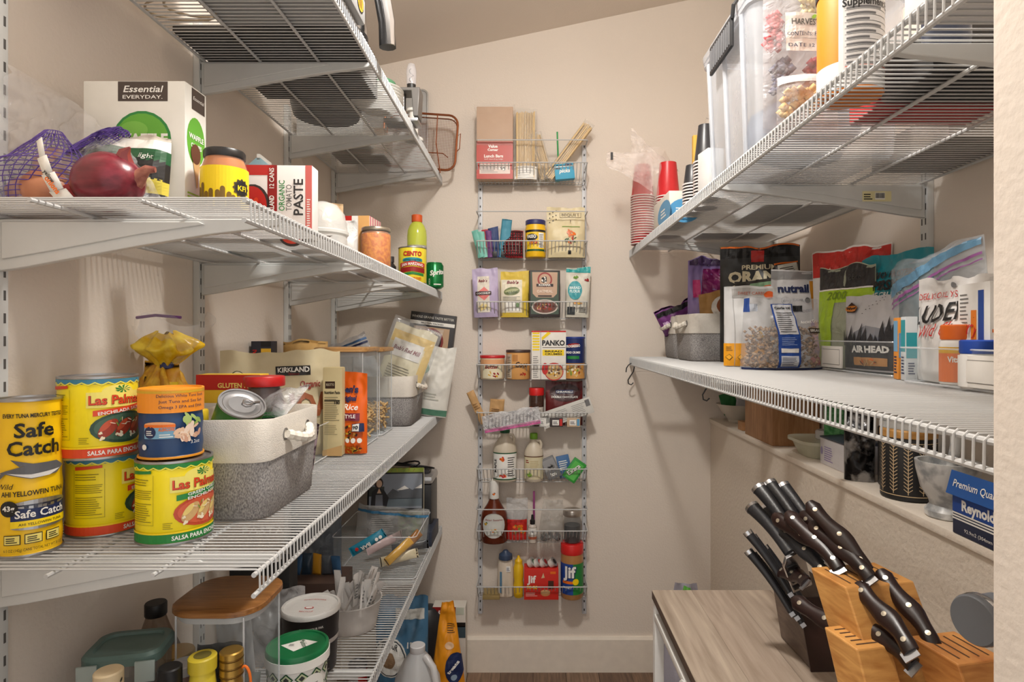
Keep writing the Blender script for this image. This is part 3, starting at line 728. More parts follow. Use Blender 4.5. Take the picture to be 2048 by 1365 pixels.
p = Print(S_cyl(lambda v: .0356), .0003, .006); p.rect(-.05, .085, .05, .150, M((176, 172, 160), .4)); p.poly([(-.008, .095), (.010, .118), (.002, .118), (.012, .142), (-.010, .115), (.0, .115)], INK['orange'], 1); p.rect(.02, .09, .03, .145, INK['white'], 1); p.build(t)
for px, Yk, l in ((869, 2.25, 'green soda can at the far shelf end, foremost of two'), (856, 2.335, 'green soda can half hidden behind the other green can')):
    t = bottle('soda_can', l, 'can', (wx(px, Yk) if Yk < 2.3 else -.397, Yk, z2), [(.025, 0), (.0335, .007), (.0335, .084), (.028, .093), (.0275, .095)], M((16, 122, 62), .25, .4), group='green soda cans', body='can_body')
    b = MB(); b.lathe([(.026, .0925), (.0275, .0935), (.0275, .0955), (.025, .0955), (.024, .0935), (0, .0935)], CHROME, 28); b.build('lid', t)
    p = Print(S_cyl(.0338), .0003, .005); p.text('Sprite', .012, .05, .017, INK['white'], 2, bold=.04, width=.058, shear=.2, rot=8); p.rect(-.003, .012, .025, .016, INK['white'], 2); p.text('SODA', -.016, .024, .006, INK['white'], 2, rot=90); p.build(t)

# ================================================================== TOPMOST LEFT SHELF (seen from below)
z1 = LZS[0] + .0018
t = thing('griddle', 'white and grey electric griddle with round yellow stickers', 'appliance', (-.475, 1.06, z1))
b = MB(); b.box(-.145, .145, -.165, .165, 0, .050, M((150, 150, 150), .45), .006); b.build('base', t)
b = MB(); b.prism([(-.145, .050), (.145, .050), (.150, .062), (.120, .17), (-.120, .17), (-.150, .062)], -.16, .16, M((206, 204, 200), .4)); b.build('cover', t, bevel=.008)
p = Print(S_right(.1455)); p.ell(.125, .027, .022, .020, BLACK); p.ell(.125, .027, .019, .017, INK['gold'], 1); p.lines(.112, .016, .138, .036, 5, BLACK, 2, .4, .1); p.build(t, 'sticker')
p = Print(lambda u, v: ((.150 - (v - .062) * .278, u, v), (.96, 0, .27))); p.ell(.11, .10, .016, .022, INK['gold']); p.ell(.11, .10, .012, .017, M((240, 220, 150), .4), 1); p.build(t, 'cover_sticker')
t = thing('electric_kettle', 'chrome electric kettle with thick black and silver handle', 'kettle', (-.425, 1.33, z1 + .0125))
b = MB(); b.lathe([(.062, 0), (.07, .004), (.07, .02), (.064, .025)], BLACK, 32); b.build('base', t)
b = MB(); b.lathe([(.066, .022), (.068, .03), (.064, .10), (.055, .17), (.05, .185)], CHROME, 36); b.build('kettle_body', t)
b = MB(); b.lathe([(.05, .183), (.04, .195), (.012, .2), (.012, .212), (0, .213)], BLACK, 28); b.build('lid', t)
hp = [(.048, 0, .185), (.075, .004, .182), (.092, .01, .150), (.100, .014, .105), (.108, .018, .055), (.110, .02, .004)]
b = MB(); b.tube(hp, .013, BLACK, 10, radii=[.011, .016, .018, .018, .018, .019]); b.build('handle', t)
b = MB(); b.tube([(x + .008, y - .009, z) for x, y, z in hp[1:]], .011, CHROME, 8, radii=[.010, .013, .013, .013, .010]); b.build('handle_trim', t)
box_at('black_baking_tray', 'black flat tray under the chrome kettle on the top shelf', 'tray', -.73, -.352, 1.245, 1.405, z1, .012, (30, 28, 28))
box_at('flat_red_box', 'flat red and white printed box under the griddle end', 'box', -.73, -.625, .93, 1.06, z1, .05, (150, 50, 44))
t = thing('power_cord', 'looped tan power cord on the topmost left shelf', 'cord', (-.66, 1.17, z1 - .003)); b = MB(); b.tube([(.075 * math.cos(a * .35) - .02 + .002 * a, .04 * math.sin(a * .35), .004 + .0004 * a) for a in range(40)], .0026, M((186, 168, 140), .5), 6); b.build('cable', t)
t = box_at('air_fryer_box', 'black appliance carton in the middle of the topmost left shelf', 'box', -.69, -.40, 1.42, 1.60, z1, .10, (34, 32, 33))
p = Print(S_right(.145)); p.rect(-.07, .02, .07, .08, INK['grey']); p.build(t)
for k in range(5):
    bottle('white_plate', 'white plate, ' + ('lowest', 'second', 'third', 'fourth', 'topmost')[k] + ' in the small stack on the top left shelf', 'plate', (-.425, 1.70, z1 + .0085 * k), [(.036, 0), (.038, .002), (.072, .026), (.070, .028), (.036, .005), (0, .004)], WHITE, body='plate_body', group='stacked white plates')
bottle('green_bowl', 'green bowl on top of the white plate stack', 'bowl', (-.425, 1.70, z1 + .040), [(.024, 0), (.026, .002), (.050, .042), (.048, .042), (.024, .005), (0, .004)], M((110, 170, 130), .4), body='bowl_body')
t = thing('wine_opener_stand', 'grey metal gadget stand with a clear domed top piece', 'gadget', (-.375, 1.80, z1))
b = MB(); b.box(-.05, .05, -.035, .035, 0, .01, STEEL, .002); b.tube([(0, 0, .01), (0, 0, .10)], .010, CHROME, 12); b.build('post', t)
b = MB(); b.prism([(-.055, .10), (.055, .10), (.050, .016), (.036, .016), (.03, .09), (-.055, .09)], -.03, .03, M((120, 118, 116), .4, .5)); b.build('frame', t, bevel=.002)
b = MB(); b.lathe([(.013, .10), (.013, .118), (0, .118)], BLACK, 16, cx=.025); b.build('collar', t)
b = MB(); b.lathe([(.014, .118), (.015, .16), (.010, .178), (0, .182)], film((235, 235, 240), .25, .08, 0), 18, cx=.025); b.build('clear_dome', t)
b = MB(); b.tube([(.025 + .006 * math.cos(k), .006 * math.sin(k), .12 + k * .004) for k in range(12)], .0015, CHROME, 6); b.build('worm', t)
t = bottle('roll_holder', 'white upright plastic cylinder near the far end of the top shelf', 'cylinder', (-.372, 1.95, z1), [(.03, 0), (.03, .008), (.014, .010), (.014, .09), (.022, .092), (.022, .10), (0, .10)], WHITE, body='holder_body')
bottle('round_cake_pan', 'shallow black round pan on the top left shelf', 'pan', (-.58, 1.74, z1), [(.085, 0), (.09, .003), (.098, .035), (.096, .035), (.088, .005), (0, .004)], BLACK, body='pan_body')
box_at('grey_lidded_tub', 'flat milky plastic tub on the top left shelf by the third bracket', 'tub', -.73, -.52, 1.90, 2.05, z1, .07, (190, 190, 186), bev=.01)
box_at('brown_carton', 'plain brown carton at the far end of the top shelf', 'box', -.68, -.50, 2.09, 2.22, z1, .09, (120, 98, 76))
t = thing('sheet_pan', 'grey metal sheet pan standing against the back wall', 'pan', (wx(822, 2.365) - .066, 2.352, z1), rx=-3)
b = MB(); b.prism([(x, y + .165) for x, y in rrect(.26, .33, .02)], -.003, 0, M((182, 184, 184), .4, .6)); b.build('pan_sheet', t)
b = MB(); b.tube([(x, -.004, y + .165) for x, y in rrect(.26, .33, .02)], .004, M((190, 192, 192), .35, .7), 8, closed=True); b.build('rolled_rim', t)
t = thing('crisper_basket', 'copper wire crisper basket overhanging the far shelf end', 'basket', (wx(830, 2.29) + .012, 2.285, z1 + .003), ry=4)
CU = M((150, 88, 56), .35, .7)
rr = [(x + .0, y + .105) for x, y in rrect(.275, .205, .035)]
b = MB(); b.tube([(x, 0, y) for x, y in rr], .0042, CU, 8, closed=True); b.build('rim', t)
b = MB(); b.tube([(x * .96, .03, (y - .105) * .96 + .105) for x, y in rr], .0022, CU, 6, closed=True); b.build('back_ring', t)
b = MB()
for k in range(45):
    x = -.132 + k * .006; b.tube([(x, .031, .008), (x, .031, .202)], .00045, CU, 4)
for k in range(33):
    z = .008 + k * .006; b.tube([(-.132, .031, z), (.132, .031, z)], .00045, CU, 4)
tag(b.build('mesh_screen', t), kind='stuff')
b = MB(); b.tube([(.06, -.004, .204), (.062, -.006, .10), (.085, -.006, -.012)], .0022, CU, 6); b.tube([(-.02, -.004, .062), (.09, -.004, .062), (.11, -.004, .048)], .0018, CU, 6); b.build('brace_wire', t)
b = MB(); b.tube([(.137, 0, .13), (.150, 0, .142), (.150, 0, .085), (.137, 0, .07)], .0018, CU, 6); b.build('handle', t)
# ================================================================== LEFT WALL, SHELF WITH THE YELLOW CANS
z3 = LZS[2] + .0018
YEL = (250, 226, 16)
def enchilada(label, loc, green, rz, turn):
    t = tin_can('sauce_can', label, 'can', loc, .050, .118, YEL, rz, 'yellow enchilada sauce cans')
    p = Print(S_cyl(.0502, turn), .00025, .006); A = INK['green'] if green else M((222, 74, 36), .45); Hd = INK['green'] if green else M((60, 130, 160), .45)
    p.rect(-.157, .108, .157, .1145, Hd); p.rect(-.157, .004, .157, .0165, A); p.rect(-.157, .0165, .157, .019, INK['yellow'], 1)
    zig = []
    for k in range(41): zig.append((-.157 + .314 * k / 40, .109 + (.0018 if k % 2 else -.0018)))
    p.poly(zig + [(x, y - .0016) for x, y in reversed(zig)], M((250, 240, 90), .45), 1)
    # brand panel with palm
    p.rect(-.034, .074, .046, .096, M((252, 236, 120), .45), 1); p.ell(.006, .096, .022, .010, M((252, 236, 120), .45), 1)
    p.text('Las Palmas', .006, .0785, .0125, INK['dred'], 4, bold=.04, width=.074); p.text('Las Palmas', .0055, .0788, .0125, M((222, 74, 36), .45), 5, bold=.015, width=.073)
    for a in range(9): p.poly([(.012, .099), (.012 + .012 * math.cos(.7 * a), .099 + .006 * math.sin(.7 * a) + .001), (.012 + .010 * math.cos(.7 * a + .35), .099 + .005 * math.sin(.7 * a + .35))], INK['green'], 2)
    p.poly([(-.026, .062), (.050, .070), (.050, .077), (-.026, .070)], A, 3)
    p.text('ENCHILADA SAUCE', .013, .0665, .0045, INK['white'], 5, rot=5.5, bold=.02, width=.066) if not green else (p.text('GREEN CHILE', .013, .070, .0042, INK['white'], 5, rot=5.5, bold=.02, width=.05), p.text('ENCHILADA', .013, .064, .0042, INK['white'], 5, rot=5.5, bold=.02, width=.05))
    PL = M((190, 70, 40), .4) if green else M((44, 74, 60), .4)
    p.ell(.016, .044, .046, .0225, PL, 2); p.ell(.016, .0445, .041, .019, M((206, 92, 60), .4) if green else M((66, 96, 78), .4), 3)
    for k in range(3):
        p.ell(-.008 + k * .021, .044, .016, .0085, INK['tan'] if green else INK['meat'], 4, rot=48); p.ell(-.011 + k * .021, .048, .010, .004, M((226, 200, 120), .4) if green else M((190, 80, 50), .4), 5, rot=48)
        p.blobs(-.016 + k * .021, .034, .007, .006, 7, [INK['rice'], INK['cream']], 6, .35, seed=k)
    p.blobs(.016, .052, .026, .006, 14, [INK['rice'], INK['cream'], INK['salad']], 7, .14, seed=5)
    p.text('SALSA PARA ENCHILADAS', .012, .0075, .0060, INK['white'], 4, bold=.025, width=.088)
    # ingredients panel, left of the picture
    p.poly([(-.094, .099), (-.058, .102), (-.058, .106), (-.094, .104)], A, 2)
    for a, c in (((-.096, .030), (-.0955, .100)), ((-.0555, .030), (-.055, .100))): p.rect(a[0], a[1], c[0], c[1], M((150, 140, 20), .5), 2)
    p.rect(-.096, .0295, -.055, .030, M((150, 140, 20), .5), 2)
    p.lines(-.094, .034, -.057, .062, 9, M((110, 100, 20), .5), 2, .25); p.lines(-.094, .066, -.057, .080, 5, M((110, 100, 20), .5), 2, .25, seed=4); p.lines(-.094, .085, -.057, .096, 3, M((110, 100, 20), .5), 2, .25, seed=6)
    p.lines(-.043, .024, -.030, .034, 4, M((110, 100, 20), .5), 2, .25)
    p.build(t)
    return t
enchilada('yellow enchilada sauce can with green base band, front of the lower row', (-.524, .90, z3), True, None, 32)
enchilada('yellow enchilada sauce can with red base band, carrying another can', (-.650, .934, z3), False, None, 62)
enchilada('yellow enchilada sauce can with red base band, on top of another can', (-.640, .905, z3 + .1185), False, None, 22)
# stack of tuna tins in one printed sleeve
t = tin_can('tuna_stack', 'tall yellow shrink-wrapped stack of tuna tins against the left wall', 'can stack', (-.692, .842, z3), .0385, .210, (248, 200, 20), ribs=6)
p = Print(S_cyl(.0386, 10), .0003, .005); u0 = -.004
p.text('EVERY TUNA MERCURY TESTED', u0 + .004, .186, .0052, BLACK, 2, bold=.03, width=.07); p.text('Safe', u0 + .004, .160, .0185, BLACK, 2, bold=.025, width=.044); p.text('Catch', u0 + .004, .136, .0185, BLACK, 2, bold=.025, width=.060)
p.poly([(u0 - .040, .112), (u0 - .028, .116), (u0, .124), (u0 + .03, .124), (u0 + .042, .116), (u0 + .03, .107), (u0, .104), (u0 - .028, .112), (u0 - .040, .100), (u0 - .034, .113)], M((96, 98, 104), .4), 2); p.poly([(u0 - .026, .113), (u0, .110), (u0 + .036, .113), (u0 + .02, .106), (u0, .105)], M((226, 226, 226), .4), 3); p.poly([(u0 - .012, .121), (u0 - .022, .131), (u0 + .002, .124)], M((96, 98, 104), .4), 3)
p.text('Wild', u0 - .030, .092, .007, BLACK, 2, shear=.3); p.text('AHI YELLOWFIN TUNA', u0 + .004, .082, .0066, BLACK, 2, bold=.02, width=.074); p.ell(u0 - .024, .066, .0105, .0105, BLACK, 2); p.text('43g', u0 - .024, .0635, .0065, INK['white'], 4, bold=.03, width=.014)
p.ell(u0 + .012, .070, .034, .006, STEEL, 1); p.rect(u0 - .022, .044, u0 + .046, .070, INK['navy'], 1); p.rect(u0 - .022, .040, u0 + .046, .049, INK['yellow'], 2); p.ell(u0 + .012, .040, .034, .004, STEEL, 1); p.text('Safe Catch', u0 + .012, .053, .010, INK['white'], 3, bold=.02, width=.058); p.text('AHI YELLOWFIN TUNA', u0 + .012, .0425, .0035, BLACK, 3, width=.05)
for k in range(3): p.rect(u0 - .030 + k * .023, .018, u0 - .011 + k * .023, .031, BLACK, 1); p.rect(u0 - .029 + k * .023, .019, u0 - .012 + k * .023, .030, M((236, 220, 120), .5), 2); p.lines(u0 - .027 + k * .023, .021, u0 - .014 + k * .023, .029, 3, BLACK, 3)
p.text('6-5 OZ (142g) CANS TOTAL NET WT 30 OZ', u0 + .004, .009, .0036, BLACK, 2, width=.068); p.build(t)
# albacore tins on the green-banded can
t = tin_can('albacore_stack', 'blue tuna tins with orange top standing on the green-banded yellow can', 'can stack', (-.532, .905, z3 + .1185), .0425, .100, (26, 62, 108), ribs=3, rimmat=M((240, 160, 40), .4))
p = Print(S_cyl(.0427, 4), .0003, .006); p.rect(-.134, .066, .134, .096, M((244, 150, 40), .45)); p.rect(-.134, .094, .134, .0975, INK['gold'], 1); p.text('Delicious White Tuna Steak', .012, .0885, .0042, INK['navy'], 2, width=.068); p.text('Just Tuna and Sea Salt', .012, .0805, .0042, INK['navy'], 2, width=.062); p.text('Omega 3 EPA and DHA', .012, .0725, .0042, INK['navy'], 2, width=.062)
p.rect(-.040, .030, .002, .050, M((120, 170, 200), .45), 1); p.ell(-.019, .050, .021, .004, M((236, 170, 120), .4), 1); p.rect(-.040, .046, .002, .050, INK['orange'], 2); p.ell(-.031, .039, .0085, .0085, INK['navy'], 2); p.lines(-.036, .035, -.026, .043, 3, INK['white'], 3); p.text('ALBACORE', -.009, .041, .0045, INK['orange'], 3, bold=.03, width=.020); p.lines(-.018, .032, 0, .038, 2, INK['white'], 3)
p.blobs(.026, .054, .016, .010, 12, [M((150, 180, 90), .4), M((176, 200, 120), .4)], 2, .4, 2); p.blobs(.020, .038, .022, .012, 22, [INK['peach'], M((236, 214, 196), .4), M((206, 160, 136), .4)], 4, .32, 3); p.ell(-.040, .018, .004, .004, INK['white'], 2); p.text('3.2oz', .030, .020, .005, INK['white'], 2); p.build(t)
jar('mason_jar', 'glass jar with flat silver lid behind the upper yellow can', 'jar', (-.700, 1.012, z3), .034, .228, M((196, 194, 190), .3, .9), M((210, 200, 180), .6), .7, .016, .034)
# bread bag with gathered top
t, P = pouch('bread_bag', 'yellow bag of buns with gathered clear plastic top', 'bread', (-.694, 1.15, z3 - .002), .11, .246, .085, speckle((214, 150, 40), (236, 190, 60), 30, .35, .4, .6, .3, 'bread_bag_film'), rz=-8, kind='pillow', wr=.008, seed=12, taper=.35)
p = lab(P); p.rect(-.045, .165, .010, .20, INK['white']); p.lines(-.042, .168, .006, .197, 6, BLACK, 1); p.rect(-.002, .186, .026, .200, INK['dred'], 2); p.text('1851', .012, .1895, .007, INK['white'], 3, bold=.02); p.rect(-.045, .21, -.02, .22, BLACK, 1, skew=.004); p.rect(.028, .16, .045, .21, INK['yellow'], 1); p.text('BUNS', .036, .18, .006, INK['dbrown'], 2, bold=.02); p.build(t)
YF = speckle((226, 180, 20), (252, 222, 70), 34, .22, .4, .6, .5, 'yellow_film')
def pleat(z0, z1, rad, k, sd, ox):
    def f(i, j):
        a = 6.283 * i; r = rad(j) * (1 + .16 * math.cos(k * a + 2 * j) + .30 * nz(math.cos(a) * 1.6 + sd, math.sin(a) * 1.6, j * 3) + .10 * nz(math.cos(a) * 6, math.sin(a) * 6 + sd, j * 7))
        return (ox + r * 1.02 * math.cos(a), r * .75 * math.sin(a), z0 + (z1 - z0) * j + .010 * nz(math.cos(a) * 2, math.sin(a) * 2 + sd, j * 2))
    return f
b = MB(); b.grid(pleat(.240, .302, lambda j: .012 + .040 * min(1, j * 2.2) ** .8 * (1 if j < .6 else 1 - (j - .6) * 2.1), 9, 3, .008), 60, 18, YF, closed_u=True); b.build('gathered_top', t, angle=180)
b = MB(); b.grid(pleat(.165, .240, lambda j: .012 + .046 * (1 - j) ** .75, 8, 7, .002), 60, 14, speckle((200, 140, 36), (236, 190, 60), 50, .3, .4, .6, .4, 'bread_bag_film2'), closed_u=True); b.build('bun_bulge', t, angle=180)
b = MB(); b.lathe([(.011, .234), (.013, .236), (.013, .245), (.011, .247)], M((50, 60, 110), .4), 14, cx=.012); b.build('bag_clip', t)
b = MB()
def flare(i, j):
    a = 6.283 * i; r = .014 + .065 * j ** .8; r *= 1 + .15 * math.cos(4 * a + j) * j
    return (.018 + r * 1.1 * math.cos(a), r * .45 * math.sin(a), .243 + .085 * j + .014 * math.sin(3 * a) * j)
b.grid(flare, 36, 9, film((245, 245, 246), .16, .1, .8, 30), closed_u=True); b.build('clear_top', t, angle=180)
b = MB(); b.tube([(-.035, -.02, .330), (.01, -.028, .334), (.055, -.02, .330)], .003, M((110, 60, 130), .4), 6); b.build('printed_edge', t)

# big cloth basket with its contents
BX, BY = -.508, 1.085
cloth_basket('cloth_basket', 'grey cloth basket with cream band and rope handle, full of food', (BX, BY, z3), .185, .252, .160, 0, ('r',), seed=3)
t = tin_can('vegetable_can', 'green labelled tin lying tilted on top of the large basket, lid outward', 'can', (-.508, 1.03, z3 + .158), .038, .095, (52, 120, 40)); t.rotation_euler = Vector((.46, -.36, .81)).to_track_quat('Z', 'Y').to_euler(); t.location = (-.528, 1.062, z3 + .104)
p = Print(S_cyl(.0384, 10), .0003, .006); p.rect(-.06, .035, .03, .07, INK['dgreen']); p.rect(.0, .01, .06, .05, INK['white'], 1); p.text('Nutrition Facts', .028, .040, .005, BLACK, 2, width=.045, bold=.02); p.lines(.004, .014, .05, .036, 6, BLACK, 2); p.ell(-.03, .05, .02, .012, INK['salad'], 2); p.build(t)
b = MB(); b.tube([(.020, 0, .0945), (.012, .006, .096), (.004, .006, .096), (0, 0, .0955), (.004, -.006, .096), (.012, -.006, .096)], .0013, CHROME, 6, closed=True); b.tube([(.02, 0, .0945), (.030, 0, .0945)], .002, CHROME, 6); b.build('ring_pull', t)
t = jar('salsa_jar', 'jar with bright red lid standing in the large basket', 'jar', (wx(529, 1.125), 1.125, z3 + .022), .034, .198, M((196, 30, 32), .35), M((70, 22, 16), .3), .9, .018, .0355)
p = Print(S_cyl(.0344), .0003, .006); p.rect(-.05, .02, .05, .13, BLACK); p.rect(-.05, .125, .05, .135, INK['green'], 1); p.poly([(-.03, .08), (.04, .12), (.045, .09), (-.02, .05)], INK['red'], 1); p.text('SUN-DRIED', .018, .062, .006, INK['white'], 2, width=.03); p.text('TOMATOES', .018, .052, .006, INK['white'], 2, width=.03); p.build(t)
t, w, h, d = carton('cracker_box', 'red and yellow carton standing in the large basket', 'box', 392, 520, 750, 1.165, z3 + .012, .04, (240, 196, 50))
p = Print(S_front(-d / 2)); p.rect(-w / 2, h * .86, w / 2, h, INK['red']); p.text('GLUTEN FREE', w * .15, h * .88, .009, M((250, 220, 120), .4), 2, bold=.03, width=w * .62); p.rect(-w * .48, h * .3, -w * .02, h * .74, INK['white'], 1); p.ell(-w * .24, h * .52, .018, .026, M((70, 140, 190), .4), 2); p.ell(-w * .24, h * .52, .011, .017, M((240, 170, 40), .4), 3); p.rect(-w * .48, h * .3, -w * .30, h * .68, INK['orange'], 2); p.build(t)
t, P = pouch('freezer_bag', 'folded clear zip bag lying between tin and red-lidded jar', 'plastic bag', (-.468, 1.078, z3 + .150), .085, .075, .03, film((236, 238, 240), .30, .14, 1.0, 40), rx=-50, rz=-25, kind='pillow', wr=.008, seed=21)
jar('mustard_pot', 'small pot with yellow cap at the left side of the large basket', 'jar', (-.563, 1.03, z3 + .020), .018, .150, M((232, 196, 50), .45), M((120, 90, 40), .5), .9, .02, .018)

# clear bin of pouches: quinoa, mix, rice
clear_bin('clear_bin', 'clear organiser bin with label holder behind the large basket', -.735, -.487, 1.31, 1.60, z3, .085, ('r', -.140, -.080, .008, .070))
QB = M((206, 194, 160), .5, bump=.3, bscale=40)
t, P = pouch_between('quinoa_bag', 'large beige grain bag with black brand panel behind the large basket', 'bag', 440, 1.37, 680, 1.55, 703, z3 + .003, .07, QB, kind='stand', wr=.004, seed=31, top=.84)
p = lab(P, .012); p.rect(-.020, .195, .062, .218, BLACK); p.text('KIRKLAND', .021, .203, .012, INK['white'], 2, bold=.03, width=.074); p.text('Signature', .021, .1965, .005, INK['dred'], 2, shear=.3); p.text('Organic', .058, .165, .016, INK['dred'], 2, bold=.02, shear=.2, width=.05); p.text('QUINOA', -.012, .100, .050, M((150, 84, 50), .5), 2, bold=.05, width=.245); p.ell(-.104, .196, .015, .015, M((70, 76, 56), .5), 1); p.ell(-.104, .196, .013, .013, M((206, 194, 160), .5), 2); p.text('USDA', -.104, .193, .005, M((70, 76, 56), .5), 3, bold=.03); p.ell(.108, .178, .008, .008, M((90, 80, 60), .5), 1); p.ell(.108, .178, .0065, .0065, M((206, 194, 160), .5), 2); p.text('U', .108, .175, .006, BLACK, 3, bold=.02); p.build(t)
t, w, h, d = carton('risotto_pack', 'narrow cream pack printed with nutrition facts, left of the orange pouch', 'packet', 645, 684, 735, 1.475, z3 + .003, .028, (222, 206, 158), bev=.004)
p = Print(S_front(-d / 2)); p.rect(-w * .36, h * .76, w * .14, h * .84, INK['dbrown']); p.text('RISOTTO', -w * .1, h * .79, .006, INK['cream'], 2, width=w * .4); p.text('Nutrition Facts', 0, h * .70, .007, BLACK, 2, bold=.03, width=w * .8); p.lines(-w * .4, h * .40, w * .4, h * .68, 12, BLACK, 2, .2); p.rect(-w * .4, h * .62, w * .4, h * .63, BLACK, 2); p.text('180', w * .25, h * .585, .007, BLACK, 2, bold=.03); p.lines(-w * .4, h * .24, w * .3, h * .36, 6, M((120, 110, 80), .5), 2, .2); p.poly([(-w * .5, 0), (w * .5, 0), (w * .5, h * .12), (-w * .5, h * .06)], INK['tan'], 1); p.build(t)
t, P = pouch('rice_pouch', 'orange rice pouch standing at the front edge of the shelf', 'pouch', (wx(707, 1.515), 1.515, z3 + .003), .070, .198, .035, M((226, 98, 22), .35, bump=.3, bscale=50), wr=.003, seed=41, top=.9, rz=-4)
p = lab(P, .008); p.text("Ben's", -.008, .150, .016, INK['navy'], 2, bold=.05, width=.044); p.text('Original', -.010, .130, .012, INK['navy'], 2, bold=.05, width=.042); p.text('Rice', -.002, .108, .014, INK['white'], 2, bold=.02, shear=.25, width=.034); p.rect(-.035, .082, .020, .100, M((120, 36, 60), .4), 1); p.text('STYLE', -.004, .088, .0085, INK['white'], 3, bold=.02, width=.030); p.blobs(-.006, .052, .028, .022, 40, [INK['gold'], INK['dbrown'], M((190, 100, 30), .4), M((236, 180, 80), .4)], 1, .16, 8); p.rect(.004, .056, .028, .076, INK['navy'], 6); p.rect(.0055, .0575, .019, .0745, INK['white'], 7); p.text('90', .012, .062, .008, BLACK, 8, bold=.03)
for k in range(4): p.ell(-.018 + k * .0125, .034, .0048, .006, INK['white'], 6)
p.blobs(0, .014, .030, .010, 26, [INK['gold'], INK['dbrown'], M((190, 100, 30), .4)], 1, .2, 9); p.build(t)
t, P = pouch('candy_packet', 'dark purple packet leaning in the clear bin beside the beige grain bag', 'packet', (-.492, 1.335, z3 + .003), .035, .10, .02, speckle((50, 26, 40), (150, 130, 140), 90, .4, .45, .55, .2, 'patterned_film'), wr=.003, seed=43, ry=8)
t, w, h, d = carton('tea_box', 'slim black and yellow carton rising behind the beige grain bag', 'box', 502, 542, 683, 1.62, z3, .04, (34, 34, 44))
p = Print(S_front(-d / 2)); p.rect(0, 0, w / 2, h * .93, INK['gold']); p.rect(0, h * .95, w / 2, h, BLACK, 1); p.text('CHAI', -w * .22, h * .86, .010, INK['red'], 2, rot=90, bold=.03); p.build(t)

# tall clear canisters with bamboo lids and pasta inside
BAMBOO = wood((176, 126, 70), (214, 170, 112), .4, (2, 30, 30))
PASTA = M((206, 166, 104), .6, var=.12)
def canister(name, label, x0, x1, y0, y1, zb, h, fill, lidm=BAMBOO, seed=1, group='bamboo-lidded canisters', cr=.018):
    t = thing(name, label, 'canister', ((x0 + x1) / 2, (y0 + y1) / 2, zb), 0, group); w, d = x1 - x0, y1 - y0
    b = MB(); loft(b, [[(x * .97, y * .97, 0) for x, y in rrect(w, d, cr)], [(x, y, .006) for x, y in rrect(w, d, cr)], [(x, y, h - .014) for x, y in rrect(w, d, cr)]], CLEARHARD); b.build('glass_walls', t)
    b = MB()
    for i in (2, 8, 14, 20):
        x, y = rrect(w, d, cr)[i]; b.tube([(x, y, .006), (x, y, h - .014)], .0016, EDGE, 6)
    b.tube([(x, y, .004) for x, y in rrect(w, d, cr)], .002, EDGE, 6, closed=True); b.build('glass_edges', t)
    b = MB(); loft(b, [[(x, y, h - .012) for x, y in rrect(w + .004, d + .004, cr + .002)], [(x, y, h - .010) for x, y in rrect(w + .010, d + .010, cr + .004)], [(x, y, h - .002) for x, y in rrect(w + .010, d + .010, cr + .004)], [(x, y, h) for x, y in rrect(w + .004, d + .004, cr + .002)]], lidm, cap1=True); b.build('bamboo_lid', t)
    b = MB(); loft(b, [[(x, y, h - .024) for x, y in rrect(w - .008, d - .008, cr - .002)], [(x, y, h - .012) for x, y in rrect(w - .008, d - .008, cr - .002)]], film((235, 235, 235), .5, .3, 0), cap1=True); b.build('seal_ring', t)
    if fill:
        rnd = random.Random(seed); b = MB()
        n = int(240 * fill / .09)
        for k in range(n):
            x = (rnd.random() - .5) * (w - .030); y = (rnd.random() - .5) * (d - .030); z = .012 + rnd.random() ** .8 * fill
            a = rnd.random() * 6.28; el = (rnd.random() - .5) * 2; L = .012
            dx, dy, dz = math.cos(a) * math.cos(el), math.sin(a) * math.cos(el), math.sin(el)
            px_, py_ = -dy, dx
            pts = [(x + dx * L * q + .0035 * px_ * math.sin(q * 6), y + dy * L * q + .0035 * py_ * math.sin(q * 6), max(.008, z + dz * L * q)) for q in (-1, -.5, 0, .5, 1)]
            b.tube(pts, .0034, PASTA, 5)
        tag(b.build('pasta', t, angle=180), kind='stuff')
    return t
canister('pasta_canister', 'clear canister of pasta with bamboo lid, nearer of the two', -.568, -.434, 1.605, 1.755, z3, .262, .085, seed=2)
canister('pasta_canister', 'clear canister of pasta with bamboo lid, farther of the two', -.566, -.432, 1.775, 1.925, z3, .258, .075, seed=5)
t, P = pouch('paper_bag', 'rounded tan paper bag behind the bamboo-lidded canisters', 'bag', (-.655, 1.78, z3), .13, wz(680, 1.78) - z3, .08, M((200, 160, 96), .7, bump=.3), kind='pillow', wr=.006, seed=6)
# second basket and the bags in it
cloth_basket('cloth_basket', 'grey cloth basket with cream band behind the bamboo-lidded canisters', (-.495, 2.075, z3), .235, .240, .162, 0, ('r',), seed=8)
t, P = pouch('zip_bag', 'clear zip bag with blue closure strip in the far left basket', 'plastic bag', (-.535, 2.0, z3 + .06), .17, .235, .03, film((232, 236, 242), .30, .14, .8, 30), ry=-22, kind='flat', wr=.006, seed=51)
p = lab(P, .012); p.rect(-.083, .195, .083, .202, INK['navy'], 1); p.rect(-.083, .207, .083, .214, M((70, 110, 160), .4), 1); p.build(t, 'zip_strip')
t, P = pouch('cornmeal_bag', 'yellow and cream flour bag inside a clear zip bag, leaning', 'bag', (-.487, 2.06, z3 + .022), .150, .315, .050, M((232, 222, 186), .5, bump=.3, bscale=40), ry=20, wr=.004, seed=52, top=.88)
p = lab(P, .012); p.rect(-.072, .250, .072, .290, M((232, 196, 96), .45)); p.rect(.050, .05, .073, .28, M((232, 196, 96), .45)); p.rect(-.06, .205, .045, .262, INK['white'], 1); p.text("Bob's Red Mill", -.008, .226, .014, M((130, 40, 50), .4), 2, bold=.03, shear=.2, width=.09); p.lines(-.05, .12, .04, .18, 7, M((130, 120, 90), .5), 1, .3); p.build(t)
